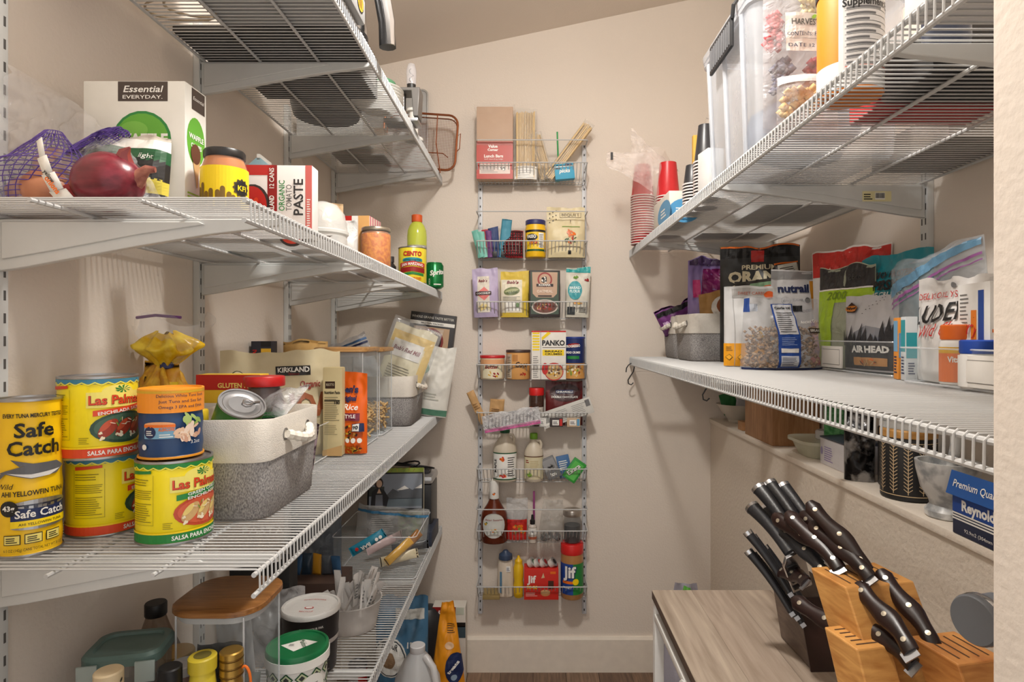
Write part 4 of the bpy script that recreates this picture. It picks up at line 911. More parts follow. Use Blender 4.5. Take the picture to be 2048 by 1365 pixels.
P2 = Pouch(.172, .335, .062, 'pillow', .006, 55, 0, 0, .9); P2.mesh(film((236, 238, 240), .20, .12, .9, 26)).build('zip_bag_cover', t, weld=.00005, angle=60)
t, P = pouch('rice_flour_bag', 'white bag with green emblem leaning past the far shelf end', 'bag', (-.385, 2.235, z3 + .004), .155, .255, .055, M((224, 222, 214), .45, bump=.5, bscale=40), ry=9, wr=.006, seed=61, top=.92)
p = lab(P, .012); p.ell(-.028, .168, .020, .020, M((110, 150, 130), .45)); p.lines(-.040, .160, -.018, .176, 4, INK['white'], 1); p.rect(-.077, .004, .077, .026, M((90, 140, 116), .45)); p.poly([(-.05, .055), (-.04, .075), (-.030, .058)], INK['salad'], 1); p.lines(-.01, .06, .045, .09, 3, M((190, 190, 180), .5), 1); p.build(t)
t, w, h, d = carton('oat_box', 'charcoal carton with white banner leaning in the far corner', 'box', 798, 888, 626, 2.325, z3, .045, (52, 50, 52), ry=7)
p = Print(S_front(-d / 2)); p.text('WHOLE GRAINS TASTE BETTER', 0, h * .945, .0085, M((200, 198, 190), .4), 2, bold=.02, width=w * .94); p.rect(-w / 2, h * .88, w / 2, h * .915, INK['white'], 1); p.text('PROTEIN PACKED', 0, h * .888, .006, BLACK, 2, bold=.02, width=w * .5); p.rect(-w * .4, h * .55, w * .4, h * .86, M((190, 160, 130), .5), 1); p.ell(0, h * .72, .050, .050, M((130, 50, 50), .45), 2); p.ell(0, h * .72, .042, .042, M((60, 40, 38), .45), 3); p.text('WHOLE GRAIN', 0, h * .80, .010, M((230, 214, 196), .4), 4, bold=.03, width=.07, arc=6); p.build(t)
# ================================================================== LOWEST LEFT SHELF
z4 = LZS[3] + .0018
def tub(name, label, loc, r0, r1, h, body, lidm, lid_r, lid_h, rz=0):
    t = thing(name, label, 'tub', loc, rz)
    b = MB(); b.lathe([(r0 - .003, 0), (r0, .003), (r1, h - lid_h), (r1 - .002, h - lid_h)], body, 40); b.build('tub_body', t)
    b = MB(); b.lathe([(lid_r - .001, h - lid_h), (lid_r, h - lid_h + .001), (lid_r, h - .003), (lid_r - .002, h), (lid_r - .006, h), (lid_r - .007, h - .003), (0, h - .003)], lidm, 40); b.build('lid', t)
    return t
# white tub with green lid and lattice print
t = tub('salt_tub', 'white tub with green lid and green lattice print, at the lower shelf front', (-.463, 1.215, z4), .052, .058, .128, INK['white'], M((20, 112, 64), .4), .0600, .012)
b = MB(); b.lathe([(.0585, .098), (.0612, .100), (.0612, .117), (.0585, .117)], INK['white'], 40); b.build('white_collar', t)
p = Print(S_top(.1252)); p.poly([(-.032, -.003), (.004, .022), (.036, .012), (.002, -.026)], INK['white']); p.text('Maldon', .006, .002, .011, INK['dgreen'], 2, rot=-58, width=.032); p.lines(-.016, -.006, -.004, .004, 3, INK['grey'], 1); p.build(t, 'lid_label')
rS = lambda v: .0525 + .0062 * v / .116
p = Print(S_cyl(rS), .0004, .006)
for k in range(-4, 8):
    for j in range(-1, 3):
        u = k * .026 + (j % 2) * .013; v = .018 + j * .027 + .014
        if -.1 < u < .145 and 0 < v < .09:
            p.poly([(u, v - .0125), (u + .012, v), (u, v + .0125), (u - .012, v)], INK['dgreen'], 0); p.poly([(u, v - .0095), (u + .0092, v), (u, v + .0095), (u - .0092, v)], M((206, 214, 176), .45), 1); p.poly([(u, v - .0055), (u + .0053, v), (u, v + .0055), (u - .0053, v)], M((60, 62, 60), .45), 2)
p.ell(.045, .055, .026, .034, INK['white'], 4); p.lines(.026, .036, .064, .074, 8, INK['grey'], 5, .3); p.build(t)
t = tub('almond_tub', 'black tub with translucent white lid behind the green-lidded tub', (-.490, 1.365, z4), .054, .061, .140, M((30, 28, 30), .4), film((226, 224, 220), .85, .35, .1, 60), .0635, .012)
p = Print(S_cyl(lambda v: .0545 + .0066 * v / .128), .0005, .006); p.text('KNOW YOUR PAR.', .020, .108, .005, INK['white'], 1, width=.045); p.lines(.008, .085, .044, .103, 5, INK['white'], 1, .3); p.rect(-.16, .066, .16, .076, M((176, 170, 166), .4)); p.lines(.028, .01, .060, .05, 6, INK['grey'], 1, .3); p.build(t)
p = Print(S_top(.1372)); p.text('DO NOT MICROWAVE', 0, .028, .005, INK['red'], 1, width=.05, arc=6); p.text('RECYCLE', 0, -.034, .005, INK['red'], 1, width=.03, arc=-6); p.ell(0, -.012, .010, .006, INK['red'], 1); p.ell(0, -.012, .008, .0045, M((226, 224, 220), .4), 2); p.build(t, 'lid_label')
# large clear canister with dark bamboo lid
t = canister('bag_canister', 'big clear canister with brown bamboo lid on the lowest shelf', -.600, -.455, 1.0, 1.145, z4, .290, 0, wood((120, 76, 34), (164, 112, 60), .35, (3, 40, 40)), group=None, cr=.045)
for k, (x, y, c, hh, w_) in enumerate(((-.555, 1.065, (44, 44, 50), .20, .075), (-.515, 1.095, (200, 200, 200), .23, .085), (-.505, 1.045, (90, 96, 90), .15, .055))):
    pouch('sealed_packet', ('dark packet', 'silvery white packet', 'grey green packet')[k] + ' inside the big bamboo-lidded canister', 'packet', (x, y, z4 + .006), w_, hh, .028, M(c, .3, bump=.5, bscale=40), rz=(10, -20, 30)[k], ry=(4, -6, 5)[k], wr=.006, seed=70 + k)
t = bottle('syrup_bottle', 'clear glass bottle with black screw cap behind the teal-lidded container', 'bottle', (-.690, 1.125, z4), [(.036, 0), (.04, .004), (.041, .12), (.038, .165), (.022, .205), (.0155, .226), (.0155, .235)], film((150, 126, 104), .40, .06, 0), [(.0175, .226), (.0185, .228), (.0185, .248), (.017, .25), (0, .25)], BLACK, ripple=(10, .03))
t = jar('preserve_jar', 'jar with brass screw lid beside the black-capped glass bottle', 'jar', (-.632, 1.09, z4), .030, .178, M((176, 140, 70), .35, .8), M((50, 34, 26), .4), .85, .03, .030)
# stacked glass containers with teal snap lid
t = thing('glass_container', 'glass food container with teal snap lid, on the lowest shelf', 'container', (-.646, .985, z4 + .0), 12)
G = film((190, 186, 180), .26, .06, 0); TEAL = M((88, 112, 106), .45)
b = MB(); loft(b, [[(x, y, 0) for x, y in rrect(.098, .078, .02)], [(x, y, .23) for x, y in rrect(.108, .088, .022)]], G); b.build('glass_dish', t)
b = MB(); loft(b, [[(x, y, .006) for x, y in rrect(.09, .07, .018)], [(x, y, .17) for x, y in rrect(.10, .08, .02)]], M((44, 30, 26), .5), cap1=True); b.build('contents', t)
b = MB(); loft(b, [[(x, y, .230) for x, y in rrect(.114, .094, .024)], [(x, y, .242) for x, y in rrect(.114, .094, .024)], [(x, y, .247) for x, y in rrect(.106, .086, .022)], [(x, y, .247) for x, y in rrect(.09, .07, .018)], [(x, y, .243) for x, y in rrect(.086, .066, .018)]], TEAL, cap1=True); ld = b.build('snap_lid', t)
for x in (-.04, .04): b = MB(); b.box(x - .014, x + .014, -.052, -.048, .206, .238, film((200, 214, 210), .5, .2, 0), .001); b.build('snap_clip', ld)
def small_bottle(name, label, px, ptop, Y, r, bodym, capm, caph=.018, rc=None, print_=None):
    hh = wz(ptop, Y) - z4
    rc = rc or r * .95
    t = bottle(name, label, 'bottle', (wx(px, Y), Y, z4), [(r * .9, 0), (r, .004), (r, hh * .78), (rc * .85, hh - caph - .004), (rc * .85, hh - caph + .002)], bodym, [(rc, hh - caph), (rc, hh - .002), (rc - .002, hh), (0, hh)], capm)
    return t, hh
t, hh = small_bottle('yellow_spice_bottle', 'yellow spice bottle with yellow lid in front of the big canister', 405, 1311, .965, .0205, M((222, 200, 60), .4), M((206, 184, 50), .4), .022, .021)
p = Print(S_cyl(.0207), .0003, .004); p.rect(-.02, hh * .3, .02, hh * .68, M((232, 210, 70), .45)); p.text('curry', 0, hh * .58, .006, INK['dred'], 1); p.blobs(0, hh * .45, .012, .02, 9, [BLACK, INK['red'], INK['yellow']], 1, .3); p.build(t)
p = Print(S_top(hh)); p.ell(0, 0, .013, .013, M((110, 100, 40), .5)); p.build(t, 'lid_mark')
t, hh = small_bottle('gold_bottle', 'gold bottle with ribbed gold cap beside the yellow spice bottle', 463, 1300, .985, .0175, M((176, 140, 70), .3, .7), M((190, 152, 76), .3, .8), .04, .018)
p = Print(S_cyl(.0177), .0003, .004); p.text('CEDRIO', 0, hh * .66, .007, INK['dbrown'], 1, bold=.02, width=.028); p.build(t)
for k in range(3): b = MB(); b.lathe([(.018, hh - .04 + k * .013), (.0188, hh - .038 + k * .013), (.018, hh - .036 + k * .013)], M((120, 90, 40), .3, .8), 24); b.build('cap_ring', t)
t = thing('carabiner_loop', 'orange plastic loop hanging beside the gold bottle', 'loop', (wx(489, .985), .985, z4 + .15)); b = MB(); b.tube([(.010 * math.cos(a * .3), 0, .028 * math.sin(a * .3) + .03) for a in range(21)], .0022, INK['orange'], 8, closed=True); b.build('ring', t)
small_bottle('dark_sauce_bottle', 'dark bottle with ribbed black cap between container and yellow bottle', 340, 1333, .945, .019, M((40, 28, 24), .3), BLACK, .03, .017)
small_bottle('white_lid_jar', 'jar with plain white lid beside the ribbed black cap', 367, 1325, 1.0, .021, M((150, 120, 110), .4), M((196, 192, 190), .4), .016, .021)
t, hh = small_bottle('spotted_jar', 'cream jar with black brush-stroke marks at the lower left picture edge', 217, 1341, .835, .017, M((206, 186, 150), .5), M((206, 186, 150), .5), .02, .018)
p = Print(S_cyl(.0182), .0003, .004)
for k in range(7): p.ell(-.014 + k * .005, hh - .012 - .008 * (k % 3), .003, .0015, BLACK, 1, rot=40 * k)
p.build(t)
jar('small_glass_jar', 'small glass jar with steel ring lid at the lower picture edge', 'jar', (wx(300, .86), .86, z4), .020, .195, STEEL, M((40, 28, 26), .4), .9, .02, .021)
# round deli tub full of white sachets
t = thing('deli_tub', 'round frosted plastic tub holding white sachets', 'tub', (-.455, 1.555, z4))
b = MB(); b.lathe([(.058, 0), (.062, .003), (.074, .068), (.0765, .070), (.0765, .073), (.0735, .072), (.060, .006)], film((226, 222, 218), .45, .3, 0), 36); b.build('tub_body', t)
rnd = random.Random(11); P0 = Pouch(.020, .085, .004, 'pillow', .001, 2); sm = P0.mesh(M((214, 210, 206), .4, bump=.3), 6, 10).build('sachet_body', None, weld=.00005)
pr0 = Print(P0.S, .0004, .02); pr0.lines(-.007, .02, .007, .06, 5, INK['grey'], 1); pm0 = pr0.build(None)
for k in range(22):
    a = rnd.random() * 6.28; q = .046 * math.sqrt(rnd.random())
    t = thing('sugar_sachet', 'white paper sachet standing in the round frosted tub', 'sachet', (-.455 + q * math.cos(a), 1.555 + q * math.sin(a), z4 + .022 + .035 * rnd.random()), rnd.random() * 360, 'sachets in the frosted tub', rnd.uniform(-25, 25), rnd.uniform(-30, 30))
    for src in (sm, pm0):
        o = src if k == 0 else src.copy()
        if k: COL.objects.link(o)
        o.parent = t
# boxes and bags behind the canister
t = box_at('snack_bar_box', 'open carton of blue wrapped bars behind the sachet tub', 'box', -.66, -.50, 1.60, 1.72, z4, .09, (70, 52, 44))
for k in range(5): pouch('snack_bar', 'blue wrapped bar in the open carton, ' + ('first', 'second', 'third', 'fourth', 'fifth')[k] + ' from the left', 'bar', (-.635 + k * .028, 1.655, z4 + .092), .026, .055, .014, M(((50, 90, 130), (40, 60, 80), (206, 150, 40), (90, 96, 104), (60, 100, 140))[k], .35), rz=(k * 23) % 40 - 20, rx=-20 + 8 * k, kind='pillow', wr=.002, seed=80 + k, group='bars in the open carton')
t = box_at('chalkboard_box', 'black carton with white chalk lettering behind the big canister', 'box', -.70, -.56, 1.42, 1.47, z4, wz(1124, 1.42) - z4, (26, 26, 27))
p = Print(S_front(-.025)); p.text('PASTA', .010, .28, .016, INK['white'], 1, bold=.01, width=.10); p.build(t)
t, P = pouch('clear_food_bag', 'frosted clear food bag beside the black white-lidded tub', 'plastic bag', (-.585, 1.40, z4), .13, .16, .09, film((214, 212, 212), .34, .2, .9, 24), kind='stand', wr=.008, seed=83, rz=15)
t, P = pouch('zip_snack_bag', 'tall dark zip bag of snacks left of the bar bin', 'plastic bag', (-.665, 1.90, z4), .15, .25, .09, film((110, 124, 140), .55, .15, .9, 24), kind='stand', wr=.010, seed=84, rz=10)
# clear bin with wrapped bars
clear_bin('clear_bin', 'clear organiser bin of wrapped bars on the lowest shelf', -.600, -.345, 1.845, 2.115, z4, .130)
bars = [(-.525, 1.785, .105, .110, .028, 'teal bar wrapper sticking out of the clear bar bin', (30, 120, 146), 0, 62), (-.45, 1.905, .030, .105, .028, 'yellow bar wrapper in the clear bar bin', (214, 160, 40), 10, 55), (-.475, 1.93, .022, .12, .03, 'white and yellow bar wrapper at the bottom of the bar bin', (222, 206, 170), -8, 80), (-.425, 1.96, .035, .10, .028, 'brown bar wrapper against the right of the bar bin', (150, 100, 50), 4, 48), (-.53, 1.98, .04, .13, .03, 'pale pink bar wrapper at the left of the bar bin', (206, 180, 180), 12, 75), (-.46, 2.03, .03, .12, .028, 'dark grey bar wrapper at the back of the bar bin', (70, 72, 76), -15, 85)]
for k, (x, y, z, L, w_, l, c, rz, tilt) in enumerate(bars):
    t, P = pouch('bar_wrapper', l, 'bar', (x, y, z4 + z), w_, L, .018, M(c, .3, bump=.4, bscale=60), rz=rz, kind='pillow', wr=.002, seed=90 + k, group='bars in the clear bin'); t.rotation_euler = (R(-25 if k else -18), R(tilt), R(rz)); 
    if k == 0:
        p = lab(P, .01); p.text('BAR', .0, .045, .010, INK['white'], 1, rot=-90, bold=.03, width=.03); p.ell(.004, .080, .005, .005, INK['white'], 1); p.ell(.004, .092, .005, .005, INK['white'], 1); p.ell(0, .02, .005, .005, INK['red'], 1); p.build(t)
t, P = pouch('bread_zip_bag', 'clear zip bag with blue strip lying across the back of the bar bin', 'plastic bag', (-.47, 2.06, z4 + .05), .24, .11, .05, film((216, 216, 214), .28, .14, .9, 24), ry=6, kind='flat', wr=.008, seed=97)
p = lab(P, .02); p.rect(-.118, .090, .118, .098, M((60, 120, 160), .4), 1); p.build(t, 'zip_strip')
# cookbook with photo cover, and the appliance behind it
t = thing('cookbook', 'cookbook with mountain photo cover, standing behind the bar bin', 'book', (wx(790, 2.185), 2.19, z4), 4, rx=-4)
w, h = .200, .262; b = MB(); b.box(-w / 2, w / 2, -.006, .006, 0, h, BLACK, .001); b.build('cover', t); b = MB(); b.box(-w / 2 + .003, w / 2 + .001, -.004, .004, .002, h - .003, INK['cream']); b.build('pages', t)
p = Print(S_front(-.006)); p.rect(-w / 2, h * .94, w / 2, h, M((150, 170, 60), .4)); p.blobs(0, h * .975, w * .45, .006, 20, [INK['meat'], INK['salad'], INK['gold'], INK['dred']], 1, .12, 5); p.rect(-w * .47, h * .45, w * .47, h * .92, M((150, 158, 170), .4), 1)
p.poly([(-w * .2, h * .60), (-w * .05, h * .72), (w * .05, h * .68), (w * .16, h * .76), (w * .3, h * .70), (w * .47, h * .78), (w * .47, h * .58), (-w * .2, h * .58)], M((96, 100, 106), .4), 2); p.poly([(w * .02, h * .70), (w * .16, h * .76), (w * .24, h * .72), (w * .1, h * .70)], INK['white'], 3); p.poly([(w * .34, h * .72), (w * .47, h * .78), (w * .47, h * .72)], INK['white'], 3); p.rect(-w * .3, h * .48, w * .47, h * .59, M((110, 122, 130), .4), 2); p.rect(-w * .47, h * .62, -w * .2, h * .75, M((70, 74, 70), .4), 2)
p.ell(-w * .30, h * .80, .016, .019, M((60, 44, 40), .4), 4); p.ell(-w * .29, h * .79, .010, .0135, INK['peach'], 5); p.poly([(-w * .44, h * .46), (-w * .42, h * .68), (-w * .32, h * .74), (-w * .20, h * .70), (-w * .12, h * .60), (-w * .16, h * .46)], M((48, 46, 50), .4), 4); p.poly([(-w * .36, h * .46), (-w * .35, h * .64), (-w * .23, h * .64), (-w * .22, h * .46)], M((120, 124, 134), .4), 5); p.poly([(-w * .33, h * .66), (-w * .29, h * .73), (-w * .25, h * .66)], INK['peach'], 6)
p.rect(w * .05, h * .04, w * .47, h * .42, M((96, 110, 60), .4), 1); p.blobs(w * .26, h * .22, w * .18, h * .16, 26, [INK['salad'], INK['dgreen'], M((150, 140, 110), .4), INK['dbrown']], 2, .2, 7); p.lines(-w * .42, h * .12, 0, h * .38, 9, INK['white'], 1, .25); p.build(t, 'cover_print')
t = thing('toaster_oven', 'black and silver appliance with coiled cord in the far lower corner', 'appliance', (-.475, 2.30, z4))
b = MB(); b.box(-.115, .115, -.07, .07, .006, .195, M((36, 36, 38), .4), .01); b.build('appliance_body', t)
b = MB(); b.box(-.118, .118, -.072, .072, .195, .225, M((178, 178, 178), .3, .7), .012); b.build('silver_top', t)
b = MB(); b.box(.03, .10, -.03, .03, .225, .240, DARK, .006); b.build('control_pod', t)
b = MB(); b.tube([(-.06 + .16 * math.sin(k * .42) * (.4 + .02 * k) + .05, -.02 + .03 * math.cos(k * .6), .240 + .030 * (.5 + .5 * math.sin(k * .55))) for k in range(26)], .0032, BLACK, 8); b.build('power_cord', t)
t = box_at('navy_folder', 'navy blue booklet lying at the far end of the lowest shelf', 'booklet', -.375, -.345, 2.14, 2.30, z4, .05, (40, 48, 66))

# ================================================================== ON THE FLOOR, FAR LEFT
t = thing('water_jug', 'translucent gallon water jug with white cap on the floor', 'jug', (-.365, 1.98, 0))
JUG = film((236, 236, 236), .55, .3, .05, 20)
b = MB(); b.lathe([(.070, 0), (.076, .005), (.0775, .16), (.072, .205), (.045, .262), (.024, .288), (.021, .298)], JUG, 36); b.build('jug_body', t)
b = MB(); b.lathe([(.066, .004), (.0735, .008), (.0735, .185), (.068, .190), (0, .190)], film((222, 224, 226), .35, .1, 0), 32); b.build('water', t)
b = MB(); b.lathe([(.0235, .290), (.0245, .292), (.0245, .310), (.022, .312), (0, .312)], M((214, 214, 216), .45), 30); b.build('cap', t)
b = MB(); b.tube([(.028, -.02, .284), (.058, -.045, .262), (.072, -.055, .20), (.066, -.045, .15)], .011, JUG, 10); b.build('handle', t)
t, P = pouch('flour_sack', 'blue paper flour sack with round emblem on the floor', 'bag', (-.455, 2.17, 0), .185, .385, .12, M((70, 116, 150), .45, bump=.4, bscale=30), wr=.008, seed=101, top=.93)
p = lab(P, .015); p.ell(-.035, .19, .062, .062, INK['white']); p.ell(-.035, .19, .057, .057, M((60, 70, 76), .45), 1); p.ell(-.035, .19, .053, .053, INK['white'], 2); p.text('ARTHUR', -.035, .222, .014, BLACK, 3, bold=.03, width=.06, arc=6); p.ell(-.035, .185, .025, .025, M((150, 120, 90), .45), 3); p.text('12.7', .045, .225, .016, INK['white'], 2, bold=.03); p.rect(-.02, .31, .08, .345, M((206, 206, 200), .45), 1); p.build(t)
t = tin_can('soda_can_red', 'red and silver drink can on the floor below the lowest shelf', 'can', (-.620, 2.20, 0), .033, .135, (176, 170, 170)); p = Print(S_cyl(.0334), .0003, .008); p.rect(.0, 0.006, .04, .12, INK['red']); p.build(t)
bottle('black_pot', 'black lidded pot behind the water jug', 'pot', (-.385, 2.315, 0), [(.052, 0), (.056, .004), (.056, .22), (.05, .26), (.03, .285), (0, .292)], M((40, 40, 42), .45), body='pot_body')
t, P = pouch('dog_treat_bag', 'bright orange pointed bag with navy emblem on the floor', 'bag', (-.292, 2.165, 0), .150, .372, .075, M((232, 150, 24), .35, bump=.5, bscale=26), wr=.007, seed=104, taper=.72, top=.86, rz=-4)
p = lab(P, .012); p.ell(.028, .150, .030, .052, INK['navy'], 1); p.text('treats', .028, .150, .012, INK['white'], 2, rot=48, bold=.04, width=.05); p.ell(.028, .120, .010, .010, M((150, 170, 190), .45), 2); p.rect(.024, .08, .034, .098, INK['red'], 2); p.ell(.01, .225, .016, .012, M((230, 190, 150), .45), 1); p.lines(.0, .265, .028, .30, 5, BLACK, 1, .3); p.lines(-.05, .02, .06, .07, 6, INK['dbrown'], 1, .3); p.build(t)
t, w, h, d = carton('dog_biscuit_box', 'white and red carton behind the orange bag against the wall', 'box', 865, 931, 1215, 2.30, 0, .06, (220, 214, 204))
p = Print(S_front(-d / 2)); p.rect(-w / 2, h * .84, w * .2, h, INK['dred']); p.text('Hill', -w * .18, h * .88, .022, INK['white'], 1, bold=.03, shear=.2); p.rect(w * .2, h * .9, w * .45, h * .99, M((200, 206, 190), .5), 1); p.rect(-w / 2, h * .74, w / 2, h * .80, BLACK, 1); p.rect(w * .15, h * .6, w / 2, h * .75, M((60, 80, 90), .5), 1); p.build(t)
t, P = pouch('floor_bag', 'grey white bag with green peak standing behind the wood-topped table', 'bag', (.475, 1.86, 0), .26, .560, .12, M((150, 146, 156), .5, bump=.3), wr=.008, seed=107, taper=.75, rz=-5)
p = lab(P, .02); p.poly([(-.02, .50), (.018, .50), (.012, .55), (-.006, .555)], M((80, 150, 50), .4), 1); p.build(t)
# ================================================================== WIRE RACK ON THE BACK WALL
YB = 2.28                                        # depth of the rack's front bars
tiers = [(325, 280), (482, 423), (604, None), (730, None), (826, None), (939, None), (1063, 1020), (1175, None)]
rack = thing('wall_rack', 'tall white wire rack with eight baskets on the back wall', 'rack', (0, 0, 0))
xa, xb = wx(953, YB), wx(1175, YB)
for x in (wx(961, D), wx(1168, D)):
    z0, z1_ = wz(1226, D), wz(292, D); b = MB(); b.box(x - .0085, x + .0085, D - .011, D - .0005, z0, z1_, M((196, 198, 202), .4), .001); o = b.build('rack_standard', rack)
    b = MB(); zz = z0 + .012
    while zz < z1_ - .01: b.box(x - .0022, x + .0022, D - .0116, D - .0108, zz, zz + .008, DARK); zz += .0335
    tag(b.build('slots', o, smooth=False), kind='stuff')
ZB = []
wb = MB(); wb.tube([(0, D - .013, 0), (0, 2.340, 0), (0, 2.330, .004), (0, YB, .058)], .0013, WIRE, 6); wire0 = wb.build('basket_wire', None)
first = True
for yb, yg in tiers:
    zbar = wz(yb, YB); zb = zbar - .058; ZB.append(zb + .0015)
    b = MB(); b.tube([(xa, D - .013, zbar), (xa, YB + .004, zbar), (xa + .004, YB, zbar), (xb - .004, YB, zbar), (xb, YB + .004, zbar), (xb, D - .013, zbar)], .0022, WIRE, 8)
    bk = b.build('rack_basket', rack)
    b = MB(); b.tube([(xa + .006, D - .013, zb - .002), (xb - .006, D - .013, zb - .002)], .002, WIRE, 6); b.tube([(xa + .006, 2.338, zb - .003), (xb - .006, 2.338, zb - .003)], .0016, WIRE, 6); b.build('floor_rods', bk)
    b = MB()
    for x in (xa + .002, xb - .002): b.tube([(x, D - .013, zb), (x, 2.335, zb), (x, YB, zbar)], .002, WIRE, 6)
    b.build('side_wires', bk)
    if yg:
        zg = wz(yg, YB); b = MB(); b.tube([(xa, D - .013, zg), (xa, YB + .004, zg), (xa + .004, YB, zg), (xb - .004, YB, zg), (xb, YB + .004, zg), (xb, D - .013, zg)], .0022, WIRE, 8); b.build('guard_bar', bk)
    n = 30
    for k in range(n):
        o = wire0 if first else wire0.copy()
        if not first: COL.objects.link(o)
        first = False; o.parent = bk; o.location = (xa + .012 + (xb - xa - .024) * k / (n - 1), 0, zb)
def RX(px, Y=2.325): return wx(px, Y)
def rh(ptop, k, Y=2.32): return wz(ptop, Y) - ZB[k]
def rw(a, c, Y=2.32): return (c - a) * Y / F
def rack_box(name, label, cat, a, c, ptop, k, d, mat, Yf=2.300, **kw):
    t, w, h, d = carton(name, label, cat, a, c, ptop, Yf, ZB[k], d, mat, **kw); return t, w, h, d, Print(S_front(-d / 2))
def rack_bag(name, label, cat, a, c, ptop, k, th, mat, Y=2.335, **kw):
    t, P = pouch(name, label, cat, (RX((a + c) / 2, Y), Y, ZB[k]), rw(a, c, Y - th / 2), rh(ptop, k, Y - .01), th, mat, **kw); return t, P, lab(P, .008)
# --- top basket
t, w, h, d, p = rack_box('lunch_bag_pack', 'plastic-wrapped pack of brown paper lunch bags with red label', 'packet', 953, 1026, 213, 0, .055, (196, 164, 136), bev=.003)
p.rect(-w / 2, 0, w / 2, h * .52, M((178, 44, 22), .4)); p.text('Value', -w * .05, h * .43, .011, INK['white'], 2, bold=.04, width=.036); p.text('Corner', -w * .05, h * .385, .009, INK['white'], 2, bold=.04, width=.04); p.text('Lunch Bags', -w * .03, h * .295, .011, INK['white'], 2, bold=.03, width=.072); p.text('Self standing bags', -w * .03, h * .265, .004, INK['white'], 2, width=.07); p.rect(-w * .42, h * .07, w * .42, h * .21, M((214, 196, 186), .4), 1); p.lines(-w * .38, h * .09, w * .1, h * .19, 5, INK['grey'], 2, .3); p.blobs(w * .2, h * .14, .018, .014, 10, [INK['grey'], INK['white']], 2, .3); p.build(t)
b = MB()
def cover(i, j):
    a = i * 4; w2, d2 = w / 2 + .003, d / 2 + .003
    c = [(-w2, -d2), (w2, -d2), (w2, d2), (-w2, d2), (-w2, -d2)]; k = min(int(a), 3); f = a - k
    x, y = c[k][0] + (c[k + 1][0] - c[k][0]) * f, c[k][1] + (c[k + 1][1] - c[k][1]) * f
    z = h * .46 + j * (h * .56 + .012 * nz(x * 30, y * 30, 2)); s = 1 if j < .9 else 1.06
    return (x * s + .002 * nz(x * 40, z * 40, 1), y * s + .0025 * nz(x * 50, z * 35, 3), z)
b.grid(cover, 40, 14, film((240, 236, 232), .11, .08, 1.0, 40)); b.build('plastic_wrap', t, angle=180)
BAM = wood((206, 172, 116), (232, 206, 156), .6, (60, 60, 2))
def skewer_pack(name, label, loc, w, h, n, rx=0, ry=0, rz=0, r=.0022, labelh=0, d=.03, flare=.02, seed=1):
    t = thing(name, label, 'skewers', loc, rz, None, rx, ry); rnd = random.Random(seed); b = MB()
    for k in range(n):
        x = (rnd.random() - .5) * w * .85; y = (rnd.random() - .5) * d * .8; b.tube([(x, y, .004 + .004 * rnd.random()), (x + .006 * (rnd.random() - .5), y, h * (.90 + .05 * rnd.random()))], r, BAM, 5)
    tag(b.build('skewers', t), kind='stuff')
    P = Pouch(w * 1.08, h, d * 1.2, 'flat', .003, seed); P.mesh(film((242, 240, 236), .18, .1, .9, 40)).build('clear_sleeve', t, weld=.00005, angle=60)
    if labelh:
        p = lab(P, .01); p.rect(-w * .5, .003, w * .5, labelh, INK['white'], 1); p.lines(-w * .4, .008, w * .4, labelh * .8, 4, M((190, 190, 190), .5), 2, .2); p.build(t)
    return t
skewer_pack('skewer_pack', 'tall clear pack of bamboo skewers with white label at its foot', (RX(1051), 2.328, ZB[0]), .082, rh(216, 0), 90, labelh=.052)
skewer_pack('toothpick_bag', 'bunched bag of short wooden picks leaning left in the top basket', (RX(1094), 2.335, ZB[0] + .004), .055, rh(262, 0), 60, ry=-16, r=.0012, seed=3)
skewer_pack('chopstick_bag', 'clear bag of chopsticks leaning far to the right in the top basket', (RX(1095), 2.318, ZB[0] + .004), .040, .272, 26, ry=37, r=.0026, d=.022, seed=5)
t = thing('green_straw', 'thin green plastic strip standing in the top basket', 'strip', (RX(1116), 2.345, ZB[0])); b = MB(); b.tube([(.002, 0, .06), (0, 0, .13), (-.002, 0, .192)], .003, M((50, 160, 90), .4), 8); b.box(-.004, .006, -.002, .002, 0, .062, M((50, 160, 90), .4)); b.build('strip_body', t)
t, w, h, d, p = rack_box('toothpick_box', 'small light blue printed carton at the right of the top basket', 'box', 1111, 1150, 327, 0, .03, (60, 160, 196), ry=-5)
p.rect(-w / 2, h * .78, w / 2, h * .84, INK['white']); p.text('picks', 0, h * .42, .014, INK['white'], 1, bold=.03, shear=.2); p.rect(-w * .45, h * .66, -w * .2, h * .74, BLACK, 1); p.rect(w * .05, h * .86, w * .4, h * .96, INK['navy'], 1); p.build(t)
# --- second basket
for k, (a, c, pt, col, ry, l) in enumerate(((949, 961, 459, (120, 190, 176), -14, 'mint green folded pouch, leftmost in the second basket'), (958, 970, 460, (136, 200, 186), -10, 'mint green folded pouch next to the red one'), (964, 976, 458, (176, 44, 56), -7, 'red folded pouch in the second basket'), (971, 982, 459, (110, 60, 120), -5, 'purple folded pouch in the second basket'), (977, 995, 453, (40, 60, 110), -4, 'navy blue folded pouch in the second basket'), (994, 1012, 437, (76, 146, 170), 6, 'teal blue folded pouch rising highest in the second basket'))):
    t, P = pouch('folded_pouch', l, 'pouch', (RX((a + c) / 2 + 8 - k), 2.325 + .004 * (k % 3), ZB[1]), rw(a, c) * 1.15, rh(pt, 1), .018, M(col, .55, bump=.3, bscale=80), ry=ry, kind='flat', wr=.003, seed=120 + k, group='folded pouches in the second basket')
    if k > 3: b = MB(); b.box(-.009, .009, -.012, -.009, .001, .022, BLACK, .001); b.build('clip', t)
PLAID = speckle((170, 30, 40), (24, 20, 22), 70, .8, .46, .54, .2, 'plaid_cloth', kind='noise', stretch=(1, 1, 1))
